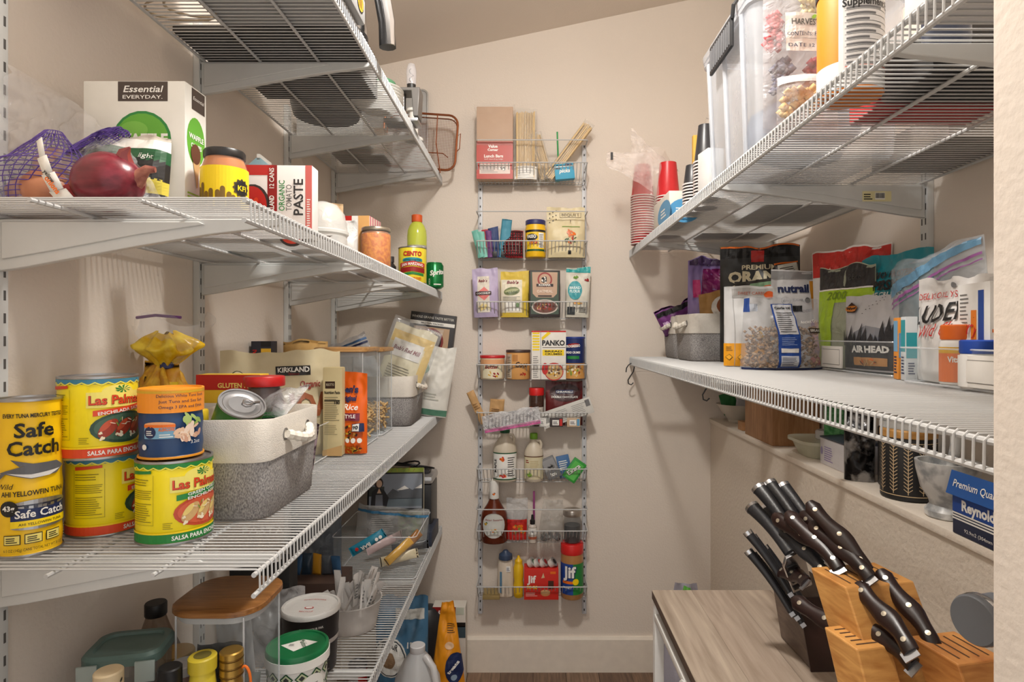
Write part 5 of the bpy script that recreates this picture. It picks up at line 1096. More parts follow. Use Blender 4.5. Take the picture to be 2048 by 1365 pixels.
t, P, p = rack_bag('plaid_pouch', 'red and black plaid cloth pouch in the second basket', 'pouch', 1005, 1047, 462, 1, .045, M((178, 36, 46), .8, bump=.3), wr=.004, seed=130, kind='stand')
for i in range(-4, 5): p.rect(i * .009 - .0022, 0.004, i * .009 + .0022, P.h * .97, INK['black'], 1)
for j in range(10): p.rect(-P.w * .47, .008 + j * .011, P.w * .47, .0125 + j * .011, M((70, 16, 22), .8), 2)
p.build(t)
def rjar(name, label, a, c, ptop, k, bodym, capm, caph, Y=2.335, neck=.94, rr=None, cat='jar'):
    r = rw(a, c, Y - .03) / 2 * .985; h = rh(ptop, k, Y)
    t = bottle(name, label, cat, (RX((a + c) / 2, Y), Y, ZB[k]), [(r * .94, 0), (r, .004), (r, h - caph - .014), (r * neck, h - caph - .004), (r * neck, h - caph + .001)], bodym, [(r * neck + .001, h - caph), (r * neck + .0015, h - caph + .002), (r * neck + .0015, h - .002), (r * neck, h), (0, h)], capm)
    return t, r, h
t, r, h = rjar('yellow_canister', 'yellow canister with dark blue lid in the second basket', 1050, 1092, 442, 1, M((240, 190, 24), .4), M((44, 46, 100), .45), .018)
p = Print(S_cyl(r + .0003), .0003, .006); p.rect(-.038, h * .16, .038, h * .72, M((244, 204, 40), .45)); p.rect(-.05, h * .66, .05, h * .72, BLACK, 1); p.rect(-.05, h * .15, .05, h * .20, INK['dgreen'], 1); p.ell(-.016, h * .52, .024, .013, BLACK, 2); p.text('PASSO', -.016, h * .50, .012, INK['white'], 3, bold=.04, width=.036); p.text('mix', -.008, h * .34, .016, INK['red'], 2, bold=.03, shear=.3); p.rect(.012, h * .24, .034, h * .64, INK['white'], 2); p.lines(.014, h * .26, .032, h * .62, 9, BLACK, 3, .3); p.build(t)
t, P, p = rack_bag('caramel_bag', 'cream bag with orange flower picture in the second basket', 'bag', 1093, 1170, 415, 1, .05, M((220, 206, 166), .45, bump=.4, bscale=40), wr=.004, seed=133, top=.86)
w, h = P.w, P.h; p.rect(-w * .16, h * .80, w * .40, h * .90, M((120, 96, 60), .5)); p.rect(-w * .15, h * .805, w * .39, h * .895, M((220, 206, 166), .45), 1); p.text('BEQUET', w * .12, h * .825, .011, M((80, 60, 40), .5), 2, width=w * .46); p.text('?', w * .12, h * .68, .014, INK['dbrown'], 1); p.lines(-w * .1, h * .60, w * .38, h * .63, 1, INK['salad'], 1); p.blobs(w * .14, h * .47, .018, .014, 12, [INK['orange'], M((226, 130, 90), .4)], 1, .4, 2); p.blobs(w * .14, h * .34, .03, .012, 14, [INK['dgreen'], INK['dred'], INK['orange']], 1, .25, 3)
for k in range(9): p.ell(-w * .42 + (k % 3) * .012, h * (.70 + .03 * k), .0025, .002, BLACK, 1, rot=k * 30)
p.rect(w * .05, h * .06, w * .13, h * .13, BLACK, 1); p.lines(-w * .2, h * .20, w * .4, h * .22, 1, INK['grey'], 1); p.build(t)
# --- third basket
t, P, p = rack_bag('lavender_flour_bag', 'cream and lavender bag with coral diamond, left in the third basket', 'bag', 947, 999, 537, 2, .05, M((186, 172, 204), .45, bump=.3, bscale=40), wr=.004, seed=141, top=.86, ry=-2)
w, h = P.w, P.h; p.rect(-w * .30, h * .10, w * .16, h * .84, M((222, 214, 200), .45)); p.text("Bob's", -w * .1, h * .72, .010, M((130, 40, 50), .45), 2, bold=.03, shear=.25, width=.034); p.poly([(-w * .34, h * .48), (-w * .04, h * .62), (w * .22, h * .48), (-w * .04, h * .34)], M((222, 120, 116), .45), 1); p.rect(-w * .36, h * .45, w * .22, h * .52, M((60, 36, 40), .45), 3); p.text('COCONUT', -w * .06, h * .465, .006, INK['white'], 4, bold=.02, width=.048); p.blobs(-w * .02, h * .2, .022, .018, 12, [INK['cream'], M((232, 210, 140), .4)], 1, .3, 4); p.build(t)
t, P, p = rack_bag('yellow_flour_bag', 'cream and yellow bag with green bean picture in the third basket', 'bag', 1001, 1058, 543, 2, .05, M((226, 196, 76), .45, bump=.3, bscale=40), wr=.004, seed=142, top=.84)
w, h = P.w, P.h; p.rect(-w * .48, h * .10, w * .26, h * .82, M((226, 218, 196), .45)); p.text("Bob's", -w * .08, h * .73, .011, M((130, 40, 50), .45), 2, bold=.03, shear=.25, width=.044); p.ell(-w * .1, h * .56, .030, .016, M((120, 130, 90), .45), 1, rot=8); p.ell(-w * .1, h * .57, .026, .006, M((166, 172, 130), .45), 2, rot=10); p.ell(-w * .08, h * .53, .022, .005, M((90, 104, 70), .45), 2, rot=4); p.lines(-w * .4, h * .36, w * .22, h * .46, 4, INK['grey'], 1, .3); p.rect(-w * .3, h * .14, w * .2, h * .32, INK['white'], 1); p.ell(w * .1, h * .26, .008, .009, M((120, 150, 110), .4), 2); p.build(t)
t, w, h, d, p = rack_box('oatmeal_carton', 'brown and black oatmeal carton with red ring emblem', 'box', 1058, 1119, 541, 2, .05, (50, 42, 42), rz=5)
p.rect(-w * .46, h * .06, w * .46, h * .97, M((70, 86, 74), .5)); p.poly([(-w * .42, h * .96), (w * .42, h * .96), (w * .40, h * .50), (w * .28, h * .42), (-w * .28, h * .42), (-w * .40, h * .50)], M((196, 164, 140), .5), 1); p.ell(0, h * .80, .028, .028, M((160, 70, 66), .45), 2); p.ell(0, h * .80, .022, .022, M((196, 164, 140), .5), 3); p.blobs(0, h * .80, .014, .013, 14, [BLACK, DARK, INK['white']], 4, .35, 6); p.rect(-.032, h * .65, .032, h * .71, M((60, 50, 50), .5), 3); p.text('KODIAK', 0, h * .665, .008, INK['white'], 6, bold=.03, width=.046); p.text('OATMEAL', 0, h * .525, .010, M((236, 220, 206), .5), 4, bold=.02, width=.06); p.rect(-.026, h * .435, .026, h * .465, M((60, 50, 50), .5), 4); p.ell(0, h * .22, .050, .028, M((200, 190, 180), .45), 3); p.ell(0, h * .22, .045, .023, M((110, 70, 60), .45), 4); p.blobs(0, h * .22, .04, .02, 30, [INK['meat'], INK['pink'], INK['brown'], INK['tan']], 5, .18, 7); p.build(t)
p = Print(S_right(w / 2)); p.rect(-d / 2, 0, d / 2, h, M((44, 36, 40), .5)); p.ell(0, h * .85, d * .3, .018, M((120, 90, 70), .5), 1); p.text('Hungry', .004, h * .5, .014, INK['white'], 1, rot=90, bold=.03, shear=.2); p.build(t, 'side_print')
t, P, p = rack_bag('teal_flour_bag', 'cream bag with teal top and teal disc, right in the third basket', 'bag', 1129, 1178, 534, 2, .045, M((214, 210, 196), .45, bump=.3, bscale=40), wr=.004, seed=144, top=.86, ry=2)
w, h = P.w, P.h; p.rect(-w * .5, h * .89, w * .5, h * .995, M((40, 160, 160), .4)); p.ell(-w * .12, h * .53, .026, .036, M((60, 156, 166), .45), 1); p.text('BREAD', -w * .12, h * .55, .010, M((220, 236, 236), .4), 2, bold=.03, width=.040); p.text('FLOUR', -w * .12, h * .48, .010, M((220, 236, 236), .4), 2, bold=.03, width=.038); p.blobs(-w * .1, h * .78, .012, .01, 5, [INK['salad']], 1, .5); p.blobs(w * .34, h * .74, .010, .008, 6, [INK['dred']], 1, .5); p.blobs(w * .0, h * .28, .018, .008, 10, [INK['gold'], INK['orange'], INK['tan']], 1, .35); p.lines(w * .05, h * .10, w * .4, h * .22, 4, INK['grey'], 1); p.rect(-w * .4, h * .05, -w * .1, h * .2, M((60, 66, 70), .4), 1); p.build(t)
# --- fourth basket
t, r, h = rjar('frosting_tub', 'frosting tub with red lid, leftmost in the fourth basket', 960, 1010, 711, 3, M((226, 206, 176), .45), M((196, 40, 46), .4), .010, neck=1.0)
p = Print(S_cyl(r + .0003), .0003, .006); p.rect(-.06, h * .62, .06, h * .84, M((226, 168, 120), .45)); p.rect(-.04, h * .05, .04, h * .6, INK['cream'], 1); p.text('Butter', -.004, h * .46, .014, INK['dred'], 3, bold=.03, shear=.2, width=.05); p.blobs(0, h * .22, .028, .014, 14, [INK['rice'], INK['gold'], INK['white'], INK['dred']], 2, .25, 3); p.build(t)
t, r, h = rjar('frosting_tub', 'frosting tub with dark brown lid beside the panko carton', 1012, 1061, 700, 3, M((222, 164, 96), .45), M((70, 52, 48), .4), .010, neck=1.0)
p = Print(S_cyl(r + .0003), .0003, .006); p.rect(-.07, 0.004, -.026, h * .86, M((196, 180, 160), .45)); p.lines(-.05, h * .1, -.030, h * .8, 12, BLACK, 1, .3); p.rect(-.022, h * .62, -.002, h * .84, M((190, 130, 70), .45), 1); p.text('Coco', .012, h * .42, .020, INK['dbrown'], 3, bold=.03, shear=.2, width=.05); p.blobs(.018, h * .18, .012, .006, 5, [INK['dred'], INK['red']], 2, .5, 3); p.build(t)
t, w, h, d, p = rack_box('panko_box', 'white carton of panko crumbs with yellow side panel', 'box', 1063, 1132, 662, 3, .06, (232, 228, 220))
p.rect(-w / 2, h * .97, w / 2, h, INK['red']); X = lambda px: (px - 1097.5) / 69 * w
for k in range(7): p.rect(X(1065), h * (.93 - .056 * k), X(1079), h * (.965 - .056 * k), INK['yellow'])
p.rect(X(1081), 0, X(1081.8), h, INK['grey'], 1); p.poly([(X(1083), h * .86), (X(1096), h * .98), (X(1102), h * .95), (X(1084), h * .80)], INK['yellow'], 1); p.text('PANKO', X(1107), h * .70, .019, DARK, 3, bold=.04, width=w * .66); p.rect(X(1085), h * .65, X(1131), h * .66, INK['dbrown'], 1); p.rect(X(1085), h * .49, X(1128), h * .61, INK['yellow'], 1); p.text('BREAD', X(1107), h * .56, .0065, BLACK, 3, bold=.03, width=w * .5); p.text('CRUMBS', X(1107), h * .505, .0065, BLACK, 3, bold=.03, width=w * .5); p.ell(X(1108), h * .16, .036, .034, M((190, 60, 50), .45), 1); p.ell(X(1108), h * .15, .032, .028, INK['tan'], 2); p.blobs(X(1108), h * .15, .026, .022, 24, [INK['gold'], INK['brown'], INK['rice']], 3, .22, 4); p.ell(X(1090), h * .22, .012, .022, INK['red'], 3); p.lines(X(1066), h * .04, X(1077), h * .5, 12, INK['grey'], 1, .35); p.build(t)
t, r, h = rjar('crumb_canister', 'blue cardboard canister of bread crumbs, rightmost in the fourth basket', 1128, 1170, 674, 3, M((28, 44, 100), .45), M((34, 56, 130), .45), .008, Y=2.33, neck=1.0, cat='canister')
p = Print(S_cyl(r + .0003), .0003, .006); p.ell(-.006, h * .80, .026, .008, INK['dred'], 1, rot=6); p.text('PROGRESSO', -.006, h * .755, .009, INK['white'], 3, bold=.04, width=.056, rot=4); p.text('BREAD CRUMBS', -.006, h * .61, .008, INK['white'], 3, bold=.03, width=.056); p.rect(-.030, h * .48, .018, h * .55, INK['green'], 1); p.rect(-.05, 0.003, .05, h * .38, M((206, 150, 80), .45), 1); p.blobs(0, h * .2, .036, .022, 34, [INK['gold'], INK['meat'], INK['salad'], INK['tan'], INK['rice']], 2, .2, 9); p.build(t)
# --- fifth basket
for k, (x, w_, h_, ry, l) in enumerate(((968, .030, .135, -24, 'long tan paper packet leaning left in the fifth basket'), (990, .055, .098, 5, 'square tan paper packet standing in the fifth basket'))):
    t, P = pouch('paper_packet', l, 'packet', (RX(x), 2.33 + .02 * k, ZB[4] + (.004 if k else .010)), w_, h_, .012, M((198, 156, 104), .6, bump=.3), ry=ry, kind='flat', wr=.003, seed=150 + k); p = lab(P, .01); p.lines(-w_ * .35, h_ * .45, w_ * .35, h_ * .65, 3, M((150, 112, 70), .6), 1, .4); p.build(t)
t, P = pouch('pink_zip_bag', 'crumpled clear zip bag with pink closure hanging over the fifth basket', 'plastic bag', (RX(1026, 2.26), 2.262, wz(858, 2.26)), .215, .068, .012, film((226, 226, 228), .62, .18, 1.0, 60), ry=-10, kind='flat', wr=.006, seed=152)
p = lab(P, .015, .0008); p.rect(-.104, .002, .104, .010, M((196, 96, 150), .4), 1); p.rect(-.104, .012, .104, .015, M((206, 130, 170), .4), 1)
for k in range(14): p.poly([(-.09 + .013 * k, .022), (-.083 + .013 * k, .050), (-.079 + .013 * k, .052), (-.086 + .013 * k, .020)], M((150, 148, 150), .4), 1)
p.build(t, 'zip_strip')
t, r, h = rjar('spice_jar', 'spice jar with bright red lid in the fifth basket', 1058, 1088, 776, 4, film((90, 60, 50), .6, .1, 0), M((206, 30, 30), .4), .028, Y=2.345, neck=.98)
b = MB(); b.lathe([(0, .003), (r - .003, .003), (r - .003, h * .62), (0, h * .62)], M((60, 34, 26), .6), 24); b.build('contents', t); p = Print(S_cyl(r + .0003), .0003, .006); p.rect(-.032, .005, .032, h * .5, M((214, 206, 196), .45)); p.rect(-.032, h * .3, -.014, h * .5, M((196, 90, 60), .45), 1); p.lines(-.008, h * .1, .024, h * .46, 8, BLACK, 1, .3); p.build(t)
t, P, p = rack_bag('chocolate_bag', 'dark red bag of baking chocolate in the fifth basket', 'bag', 1091, 1165, 763, 4, .035, M((96, 26, 28), .35, bump=.4, bscale=40), Y=2.350, wr=.003, seed=155)
w, h = P.w, P.h; p.ell(.004, h * .74, w * .42, h * .20, M((60, 24, 26), .4), 0); p.rect(-.032, h * .72, .036, h * .80, INK['navy'], 1); p.text('GHIRARDELLI', .002, h * .735, .007, INK['white'], 2, bold=.02, width=.062); p.text('DOUBLE CHOCOLATE', .002, h * .62, .007, INK['white'], 2, bold=.02, width=.10); p.build(t)
t = thing('folded_leaflet', 'white printed leaflet leaning out of the fifth basket on the right', 'leaflet', (RX(1130, 2.30), 2.302, ZB[4] + .018), 0, None, 0, -19); b = MB(); b.box(-.082, .118, -.004, .004, .0, .062, M((206, 204, 198), .5), .001); b.build('leaflet_body', t)
p = Print(S_front(-.004)); p.lines(-.03, .008, .03, .054, 7, M((150, 150, 150), .5), 1, .25); p.lines(.04, .008, .10, .054, 7, M((140, 140, 140), .5), 1, .25, seed=5); p.barcode(-.078, .01, -.050, .05, 1); p.rect(.095, .030, .112, .055, M((110, 110, 112), .5), 1); p.build(t)
for k, (x, c, w_, l) in enumerate(((1085, (200, 198, 194), .026, 'small white tin with barcode low in the fifth basket'), (1112, (60, 52, 52), .05, 'small dark and red packet low in the fifth basket'), (1146, (196, 170, 140), .05, 'small tan packet low in the fifth basket'))):
    t = box_at('spice_packet', l, 'packet', RX(x) - w_ / 2, RX(x) + w_ / 2, 2.296, 2.310, ZB[4] + .001, .034, c); p = Print(S_front(-.007)); p.rect(-w_ * .3, .006, w_ * .2, .026, INK['white']); p.lines(-w_ * .25, .01, w_ * .15, .022, 3, BLACK, 1); p.rect(w_ * .25, .004, w_ * .45, .03, (INK['white'], INK['red'], INK['sky'])[k], 1); p.build(t)
# --- sixth basket: syrup jugs and packets
JUGM = M((206, 194, 174), .4)
for (a, c, pt, capc, lab_, l, s) in ((986, 1034, 853, (20, 84, 50), 0, 'beige syrup jug with dark green cap, larger of two', 1), (1048, 1087, 867, (110, 160, 40), 1, 'beige syrup jug with bright green cap, smaller of two', 1)):
    r = rw(a, c, 2.30) / 2; h = rh(pt, 5, 2.335); t = thing('syrup_jug', l, 'jug', (RX((a + c) / 2, 2.335), 2.338, ZB[5]), 0, 'syrup jugs')
    b = MB(); b.lathe([(r * .9, 0), (r, .005), (r, h * .55), (r * .94, h * .64), (r * .62, h * .76), (r * .36, h * .82), (r * .36, h * .90)], JUGM, 32, sy=.82); b.build('jug_body', t)
    b = MB(); b.lathe([(r * .40, h * .88), (r * .42, h * .89), (r * .40, h * .99), (r * .36, h), (0, h)], M(capc, .45), 24); b.build('cap', t)
    b = MB(); b.tube([(r * .3, -.004, h * .845), (r * .66, -.006, h * .845), (r * .78, -.006, h * .78), (r * .72, -.006, h * .69)], .0055, JUGM, 8); b.build('handle', t)
    S = lambda u, v, r=r: ((r * math.sin(u / r), -r * .82 * math.cos(u / r), v), (math.sin(u / r), -math.cos(u / r), 0))
    p = Print(S, .0005, .006); p.rect(-r * 1.3, h * .06, r * 1.3, h * .52, INK['white'] if not lab_ else M((214, 204, 170), .45)); p.rect(-r * 1.3, h * .52, r * 1.3, h * .54, M(capc, .45) if not lab_ else INK['brown'], 1)
    if lab_ == 0: p.blobs(-r * .25, h * .42, .010, .012, 8, [INK['orange'], INK['red']], 1, .5); p.lines(r * .25, h * .12, r * .95, h * .48, 9, BLACK, 1, .35); p.text('MAPLE', -r * .75, h * .3, .012, BLACK, 1, rot=90, bold=.03); p.blobs(-r * .2, h * .12, .018, .008, 8, [INK['red'], INK['orange']], 1, .4); p.rect(-r * 1.3, h * .05, r * 1.3, h * .07, INK['dgreen'], 1)
    else: p.lines(-r * .4, h * .26, r * .6, h * .46, 6, M((190, 170, 120), .5), 1, .3); p.blobs(-r * .6, h * .15, .016, .012, 9, [INK['salad'], INK['lime']], 1, .4); p.lines(-r * .9, h * .40, -r * .5, h * .48, 2, INK['dred'], 1)
    p.build(t)
for k, (px, py, w_, h_, col, ry, Yk, l) in enumerate(((1111, 955, .055, .085, (120, 120, 122), -25, 2.33, 'grey photo-printed gum packet in the sixth basket'), (1133, 957, .050, .085, (70, 110, 160), -12, 2.345, 'blue gum packet between grey and green ones'), (1136, 956, .055, .085, (50, 150, 60), 35, 2.305, 'green gum packet leaning right in the sixth basket'))):
    t = thing('gum_packet', l, 'packet', (RX(px, Yk), Yk, ZB[5] + .012), 0, 'gum packets', 0, ry); b = MB(); b.box(-w_ / 2, w_ / 2, -.006, .006, 0, h_, M(col, .35), .003); b.build('packet_body', t); p = Print(S_front(-.006))
    if k == 2: p.rect(-w_ * .36, .008, w_ * .36, .076, M((90, 186, 80), .4)); p.text('Extra', .002, .042, .016, INK['white'], 2, rot=70, bold=.025, width=.055); p.text('Extra', .0030, .0410, .016, BLACK, 1, rot=70, bold=.05, width=.057)
    elif k == 0: p.rect(-w_ * .42, .035, w_ * .42, .078, M((150, 150, 152), .4)); p.blobs(0, .045, .018, .012, 10, [DARK, INK['grey']], 1, .4); p.text('ice', 0, .012, .014, INK['white'], 1, bold=.04)
    else: p.lines(-.018, .03, .018, .07, 5, INK['white'], 1)
    p.build(t)
# --- seventh basket
t = thing('dressing_bottle', 'salad dressing bottle with white neck label and oval label', 'bottle', (RX(988), 2.335, ZB[6])); r = rw(961, 1015) / 2; h = rh(962, 6)
b = MB(); b.lathe([(r * .9, 0), (r, .006), (r, h * .38), (r * .92, h * .48), (r * .5, h * .62), (r * .32, h * .70), (r * .30, h * .92)], M((96, 40, 22), .15), 32, sy=.78); b.build('bottle_body', t)
b = MB(); b.lathe([(r * .34, h * .70), (r * .36, h * .71), (r * .36, h * .995), (0, h)], INK['white'], 24); b.build('neck_wrap', t); p = Print(S_cyl(r * .365), .0003, .005); p.blobs(0, h * .78, .006, .007, 5, [INK['orange'], INK['dbrown']], 1, .6); p.build(t, 'neck_print')
S = lambda u, v, r=r: ((r * math.sin(u / r), -r * .78 * math.cos(u / r), v), (math.sin(u / r), -math.cos(u / r), 0))
p = Print(S, .0006, .006); p.ell(0, h * .30, r * .92, h * .20, M((206, 206, 200), .45)); p.text('Asian Sesame', 0, h * .38, .007, INK['dred'], 2, shear=.25, width=r * 1.3); p.blobs(0, h * .22, .020, .010, 14, [INK['salad'], INK['gold'], INK['orange'], INK['rice']], 1, .3); p.blobs(-r * .6, h * .32, .008, .01, 5, [INK['gold'], INK['dgreen']], 1, .5); p.build(t)
t, P = pouch('noodle_zip_bag', 'clear zip bag with noodle picture packet beside the dressing bottle', 'plastic bag', (RX(1034), 2.345, ZB[6]), .082, rh(1000, 6), .04, film((226, 226, 226), .35, .14, .8, 40), wr=.004, seed=161); p = lab(P, .01); p.rect(-.036, .008, .036, .085, INK['red'], 1); p.blobs(.006, .045, .026, .03, 26, [INK['orange'], INK['gold'], INK['salad'], INK['meat']], 2, .22, 4); p.poly([(-.03, .085), (-.02, .05), (.012, .04), (-.006, .06)], INK['red'], 3); p.build(t)
t = bottle('dropper_bottle', 'small bottle with black dropper cap in the seventh basket', 'bottle', (RX(1065), 2.322, ZB[6]), [(.014, 0), (.0165, .003), (.0165, .062), (.008, .072)], M((190, 180, 170), .4), [(.0095, .070), (.010, .085), (.006, .088), (.0045, .105), (0, .107)], BLACK); p = Print(S_cyl(.0168), .0003, .005); p.rect(-.02, .034, .02, .058, INK['white']); p.star(0, .047, .003, .006, 5, BLACK, 1); p.rect(-.02, .016, .02, .026, M((196, 110, 80), .4)); p.build(t)
t = thing('purple_stick', 'thin purple stick standing in the seventh basket', 'stick', (RX(1068), 2.35, ZB[6])); b = MB(); b.box(-.004, .004, -.0015, .0015, 0, rh(987, 6), M((136, 50, 110), .4), .0008); b.build('stick_body', t)
t, P = pouch('bead_zip_bag', 'clear plastic bag holding dark caps in the seventh basket', 'plastic bag', (RX(1101), 2.34, ZB[6]), .10, rh(1002, 6), .05, film((226, 224, 220), .22, .12, 1.0, 36), wr=.006, seed=163, taper=.25, ry=4); b = MB(); rnd = random.Random(4)
for k in range(16): b.lathe([(.008, 0), (.009, .002), (.009, .009), (0, .010)], BLACK, 10, T=Matrix.Translation(((rnd.random() - .5) * .07, (rnd.random() - .5) * .02, .006 + rnd.random() * .018)) @ Matrix.Rotation(rnd.random() * 3, 4, 'X'))
tag(b.build('dark_caps', t), kind='stuff')
jar('screw_jar', 'glass jar with silver lid and dark contents in the seventh basket', 'jar', (RX(1145), 2.338, ZB[6]), rw(1127, 1163) / 2 * .97, rh(1022, 6), M((176, 168, 160), .3, .8), M((30, 24, 24), .4), .52, .022, None, neck=1.0, shoulder=.78)
# --- eighth basket
t = box_at('flat_packet', 'flat tan packet lying at the left of the lowest rack basket', 'packet', RX(966), RX(1000), 2.30, 2.37, ZB[7], .016, (150, 128, 80))
t = bottle('mayo_bottle', 'cream squeeze bottle with dark blue lid in the lowest rack basket', 'bottle', (RX(1011), 2.335, ZB[7]), [(.026, 0), (.0305, .004), (.031, .09), (.029, .125), (.025, .142), (.024, .146)], M((214, 200, 182), .45), [(.026, .143), (.0265, .145), (.025, .160), (.014, .168), (.008, .176), (0, .176)], M((50, 66, 92), .45), sy=.7); p = Print(lambda u, v: ((u, -.0222 if abs(u) < .02 else -.018, v), (0, -1, 0))); p.rect(.002, .10, .018, .122, INK['white']); p.lines(.004, .104, .016, .118, 3, INK['navy'], 1); p.rect(-.022, .02, -.014, .10, M((90, 130, 160), .4)); p.build(t)
bottle('mustard_bottle', 'slim yellow mustard bottle with pointed yellow cap', 'bottle', (RX(1037), 2.330, ZB[7]), [(.016, 0), (.0185, .004), (.019, .05), (.0165, .062), (.019, .075), (.019, .112), (.014, .128), (.012, .132)], M((230, 186, 24), .4), [(.0145, .128), (.0145, .138), (.007, .146), (.004, .156), (0, .157)], M((232, 184, 20), .4))
t, w, h, d, p = rack_box('peanut_butter_cup_carton', 'red carton for single-serve peanut butter cups', 'box', 1048, 1117, 1139, 7, .06, (206, 40, 28))
p.text('Jif', -w * .28, h * .56, .026, INK['white'], 2, bold=.035, width=.034); p.text('TO GO', -w * .26, h * .36, .011, INK['yellow'], 2, bold=.05, width=.042); p.lines(-w * .45, h * .12, -w * .1, h * .26, 3, M((236, 180, 170), .4), 1); p.ell(w * .12, h * .22, .018, .012, M((190, 130, 80), .45), 1); p.ell(w * .12, h * .26, .018, .008, M((214, 170, 120), .45), 2); p.rect(w * .2, h * .35, w * .36, h * .62, M((70, 40, 26), .45), 1); p.poly([(0, h * .7), (w * .06, h * .88), (w * .10, h * .72)], M((220, 190, 150), .4), 1); p.rect(w * .26, h * .84, w * .42, h * .92, INK['orange'], 1); p.build(t)
for k, px in enumerate((1062, 1074, 1086, 1104)):
    l = ('leftmost', 'second', 'third', 'rightmost')[k] + ' small peanut butter cup lying on the red carton'
    t = thing('peanut_butter_cup', l, 'cup', (RX(px), 2.322, ZB[7] + h + .0155), 0, 'peanut butter cups on the red carton', 15, (58, 58, 56, 52)[k])
    b = MB(); b.lathe([(.012, -.012), (.0145, -.010), (.0165, .008), (.0165, .010)], M((214, 206, 198), .4), 24); b.build('cup_body', t)
    b = MB(); b.lathe([(.0185, .009), (.019, .010), (.0185, .0115), (0, .012)], M((190, 188, 186), .3, .6), 24); b.build('foil_lid', t)
    p = Print(S_top(.0122)); p.ell(0, 0, .010, .010, (INK['dgreen'], INK['red'], INK['dred'], DARK)[k]); p.build(t, 'lid_print')
t, r, h = rjar('peanut_butter_jar', 'peanut butter jar with red lid and blue and green label', 1121, 1167, 1085, 7, M((176, 126, 76), .3), M((206, 34, 32), .4), .038, neck=.98)
p = Print(S_cyl(r + .0004), .0003, .006); p.rect(-.066, h * .10, .004, h * .66, INK['blue']); p.rect(.004, h * .10, .066, h * .66, INK['green']); p.text('Jif', -.010, h * .42, .040, INK['white'], 3, bold=.035, width=.050); p.text('Jif', -.0085, h * .415, .040, INK['navy'], 2, bold=.07, width=.054); p.ell(.014, h * .34, .012, .012, INK['yellow'], 5); p.rect(-.040, h * .30, .004, h * .35, INK['orange'], 2, skew=.002); p.text('CREAMY', -.02, h * .21, .007, INK['white'], 2, bold=.02); p.build(t)
# ================================================================== LOWER RIGHT SHELF
zr = RZS[1] + .0018
cloth_basket('cloth_basket', 'small grey cloth basket at the far end of the lower right shelf', (.600, 2.235, zr), .190, .185, .150, 0, ('l',), seed=21)
cloth_basket('cloth_basket', 'small grey cloth basket in front of another, lower right shelf', (.600, 2.035, zr), .190, .185, .152, 4, ('l',), seed=24)
VIO = M((150, 130, 190), .35, bump=.5, bscale=40)
t, P = pouch('purple_snack_bag', 'crumpled purple and magenta foil snack bag behind the baskets', 'bag', (.615, 2.09, zr + .012), .150, .330, .07, VIO, kind='stand', wr=.012, seed=171, wav=.008)
p = lab(P, .012); p.poly([(-.02, .30), (.07, .30), (.075, .20), (-.035, .20)], M((130, 30, 100), .35)); p.rect(-.04, .16, .075, .20, BLACK, 1); p.rect(-.06, .20, -.035, .26, M((206, 60, 130), .35), 1); p.poly([(-.07, .31), (.07, .31), (.07, .327), (-.07, .327)], M((70, 50, 90), .3), 1); p.build(t)
t, P = pouch('purple_pretzel_bag', 'purple bag flopping over the rim of the farthest small basket', 'bag', (.555, 2.22, zr + .10), .13, .105, .03, M((120, 60, 130), .35, bump=.4), rz=-20, rx=30, ry=-22, kind='pillow', wr=.008, seed=172)
p = lab(P, .012); p.text('PRETZELS', 0, .045, .018, M((222, 190, 230), .4), 1, bold=.05, width=.10); p.rect(-.06, .085, .06, .10, BLACK, 1); p.build(t)
t, P = pouch('kraft_cookie_bag', 'brown kraft bag with round white sticker in the nearer small basket', 'bag', (.655, 2.045, zr + .04), .155, .190, .05, M((186, 142, 82), .6, bump=.3), wr=.005, seed=173, ry=-4)
p = lab(P, .012); p.ell(.0, .135, .040, .040, INK['white'], 1); p.ell(.002, .140, .024, .028, M((150, 84, 44), .5), 2); p.poly([(-.05, .070), (.0, .078), (.05, .070), (.05, .086), (0, .096), (-.05, .086)], INK['dbrown'], 3); p.text('COOKIES', 0, .078, .009, M((222, 200, 160), .5), 4, bold=.03, width=.07); p.rect(.045, .15, .076, .188, M((206, 166, 90), .5), 1); p.build(t)
t, P = pouch('round_top_packet', 'white half-round packet with green leaf print in the nearer basket', 'packet', (.648, 1.985, zr + .05), .085, .155, .03, M((214, 210, 200), .5), wr=.003, seed=174, taper=.6)
p = lab(P, .01); p.lines(-.018, .10, .018, .13, 3, BLACK, 1); p.ell(0, .085, .010, .005, INK['green'], 1); p.text('97% C', -.004, .045, .010, BLACK, 1, bold=.03, width=.05); p.build(t)
t, P = pouch('yellow_snack_bag', 'small yellow bag just showing above the small basket rim', 'bag', (.590, 2.065, zr + .06), .09, .112, .03, M((214, 160, 60), .4, bump=.3), wr=.004, seed=175, kind='pillow', ry=18)
# black snack bag
t, P = pouch_between('black_snack_bag', 'large black snack bag with cream lettering behind the pouches', 'bag', 1440, 1.92, 1600, 1.84, 492, zr, .07, M((44, 44, 44), .38, bump=.3, bscale=30), wr=.005, seed=176, top=.93)
w, h = P.w, P.h; p = lab(P, .012); p.rect(-w * .49, h * .90, w * .49, h * .985, BLACK); p.rect(-w * .49, h * .985, w * .49, h * .998, INK['orange'], 1); p.rect(-w * .10, h * .86, w * .06, h * .96, INK['red'], 1); p.text('PREMIUM', 0, h * .795, .014, INK['cream'], 2, bold=.03, width=.10); p.text('ORANGE', .01, h * .685, .033, INK['cream'], 2, bold=.05, width=.20); p.text('CHICKEN', .01, h * .56, .033, INK['cream'], 2, bold=.05, width=.20); p.text('SKIN CHIPS', .02, h * .50, .012, INK['cream'], 2, bold=.03, width=.09, rot=12); p.build(t)
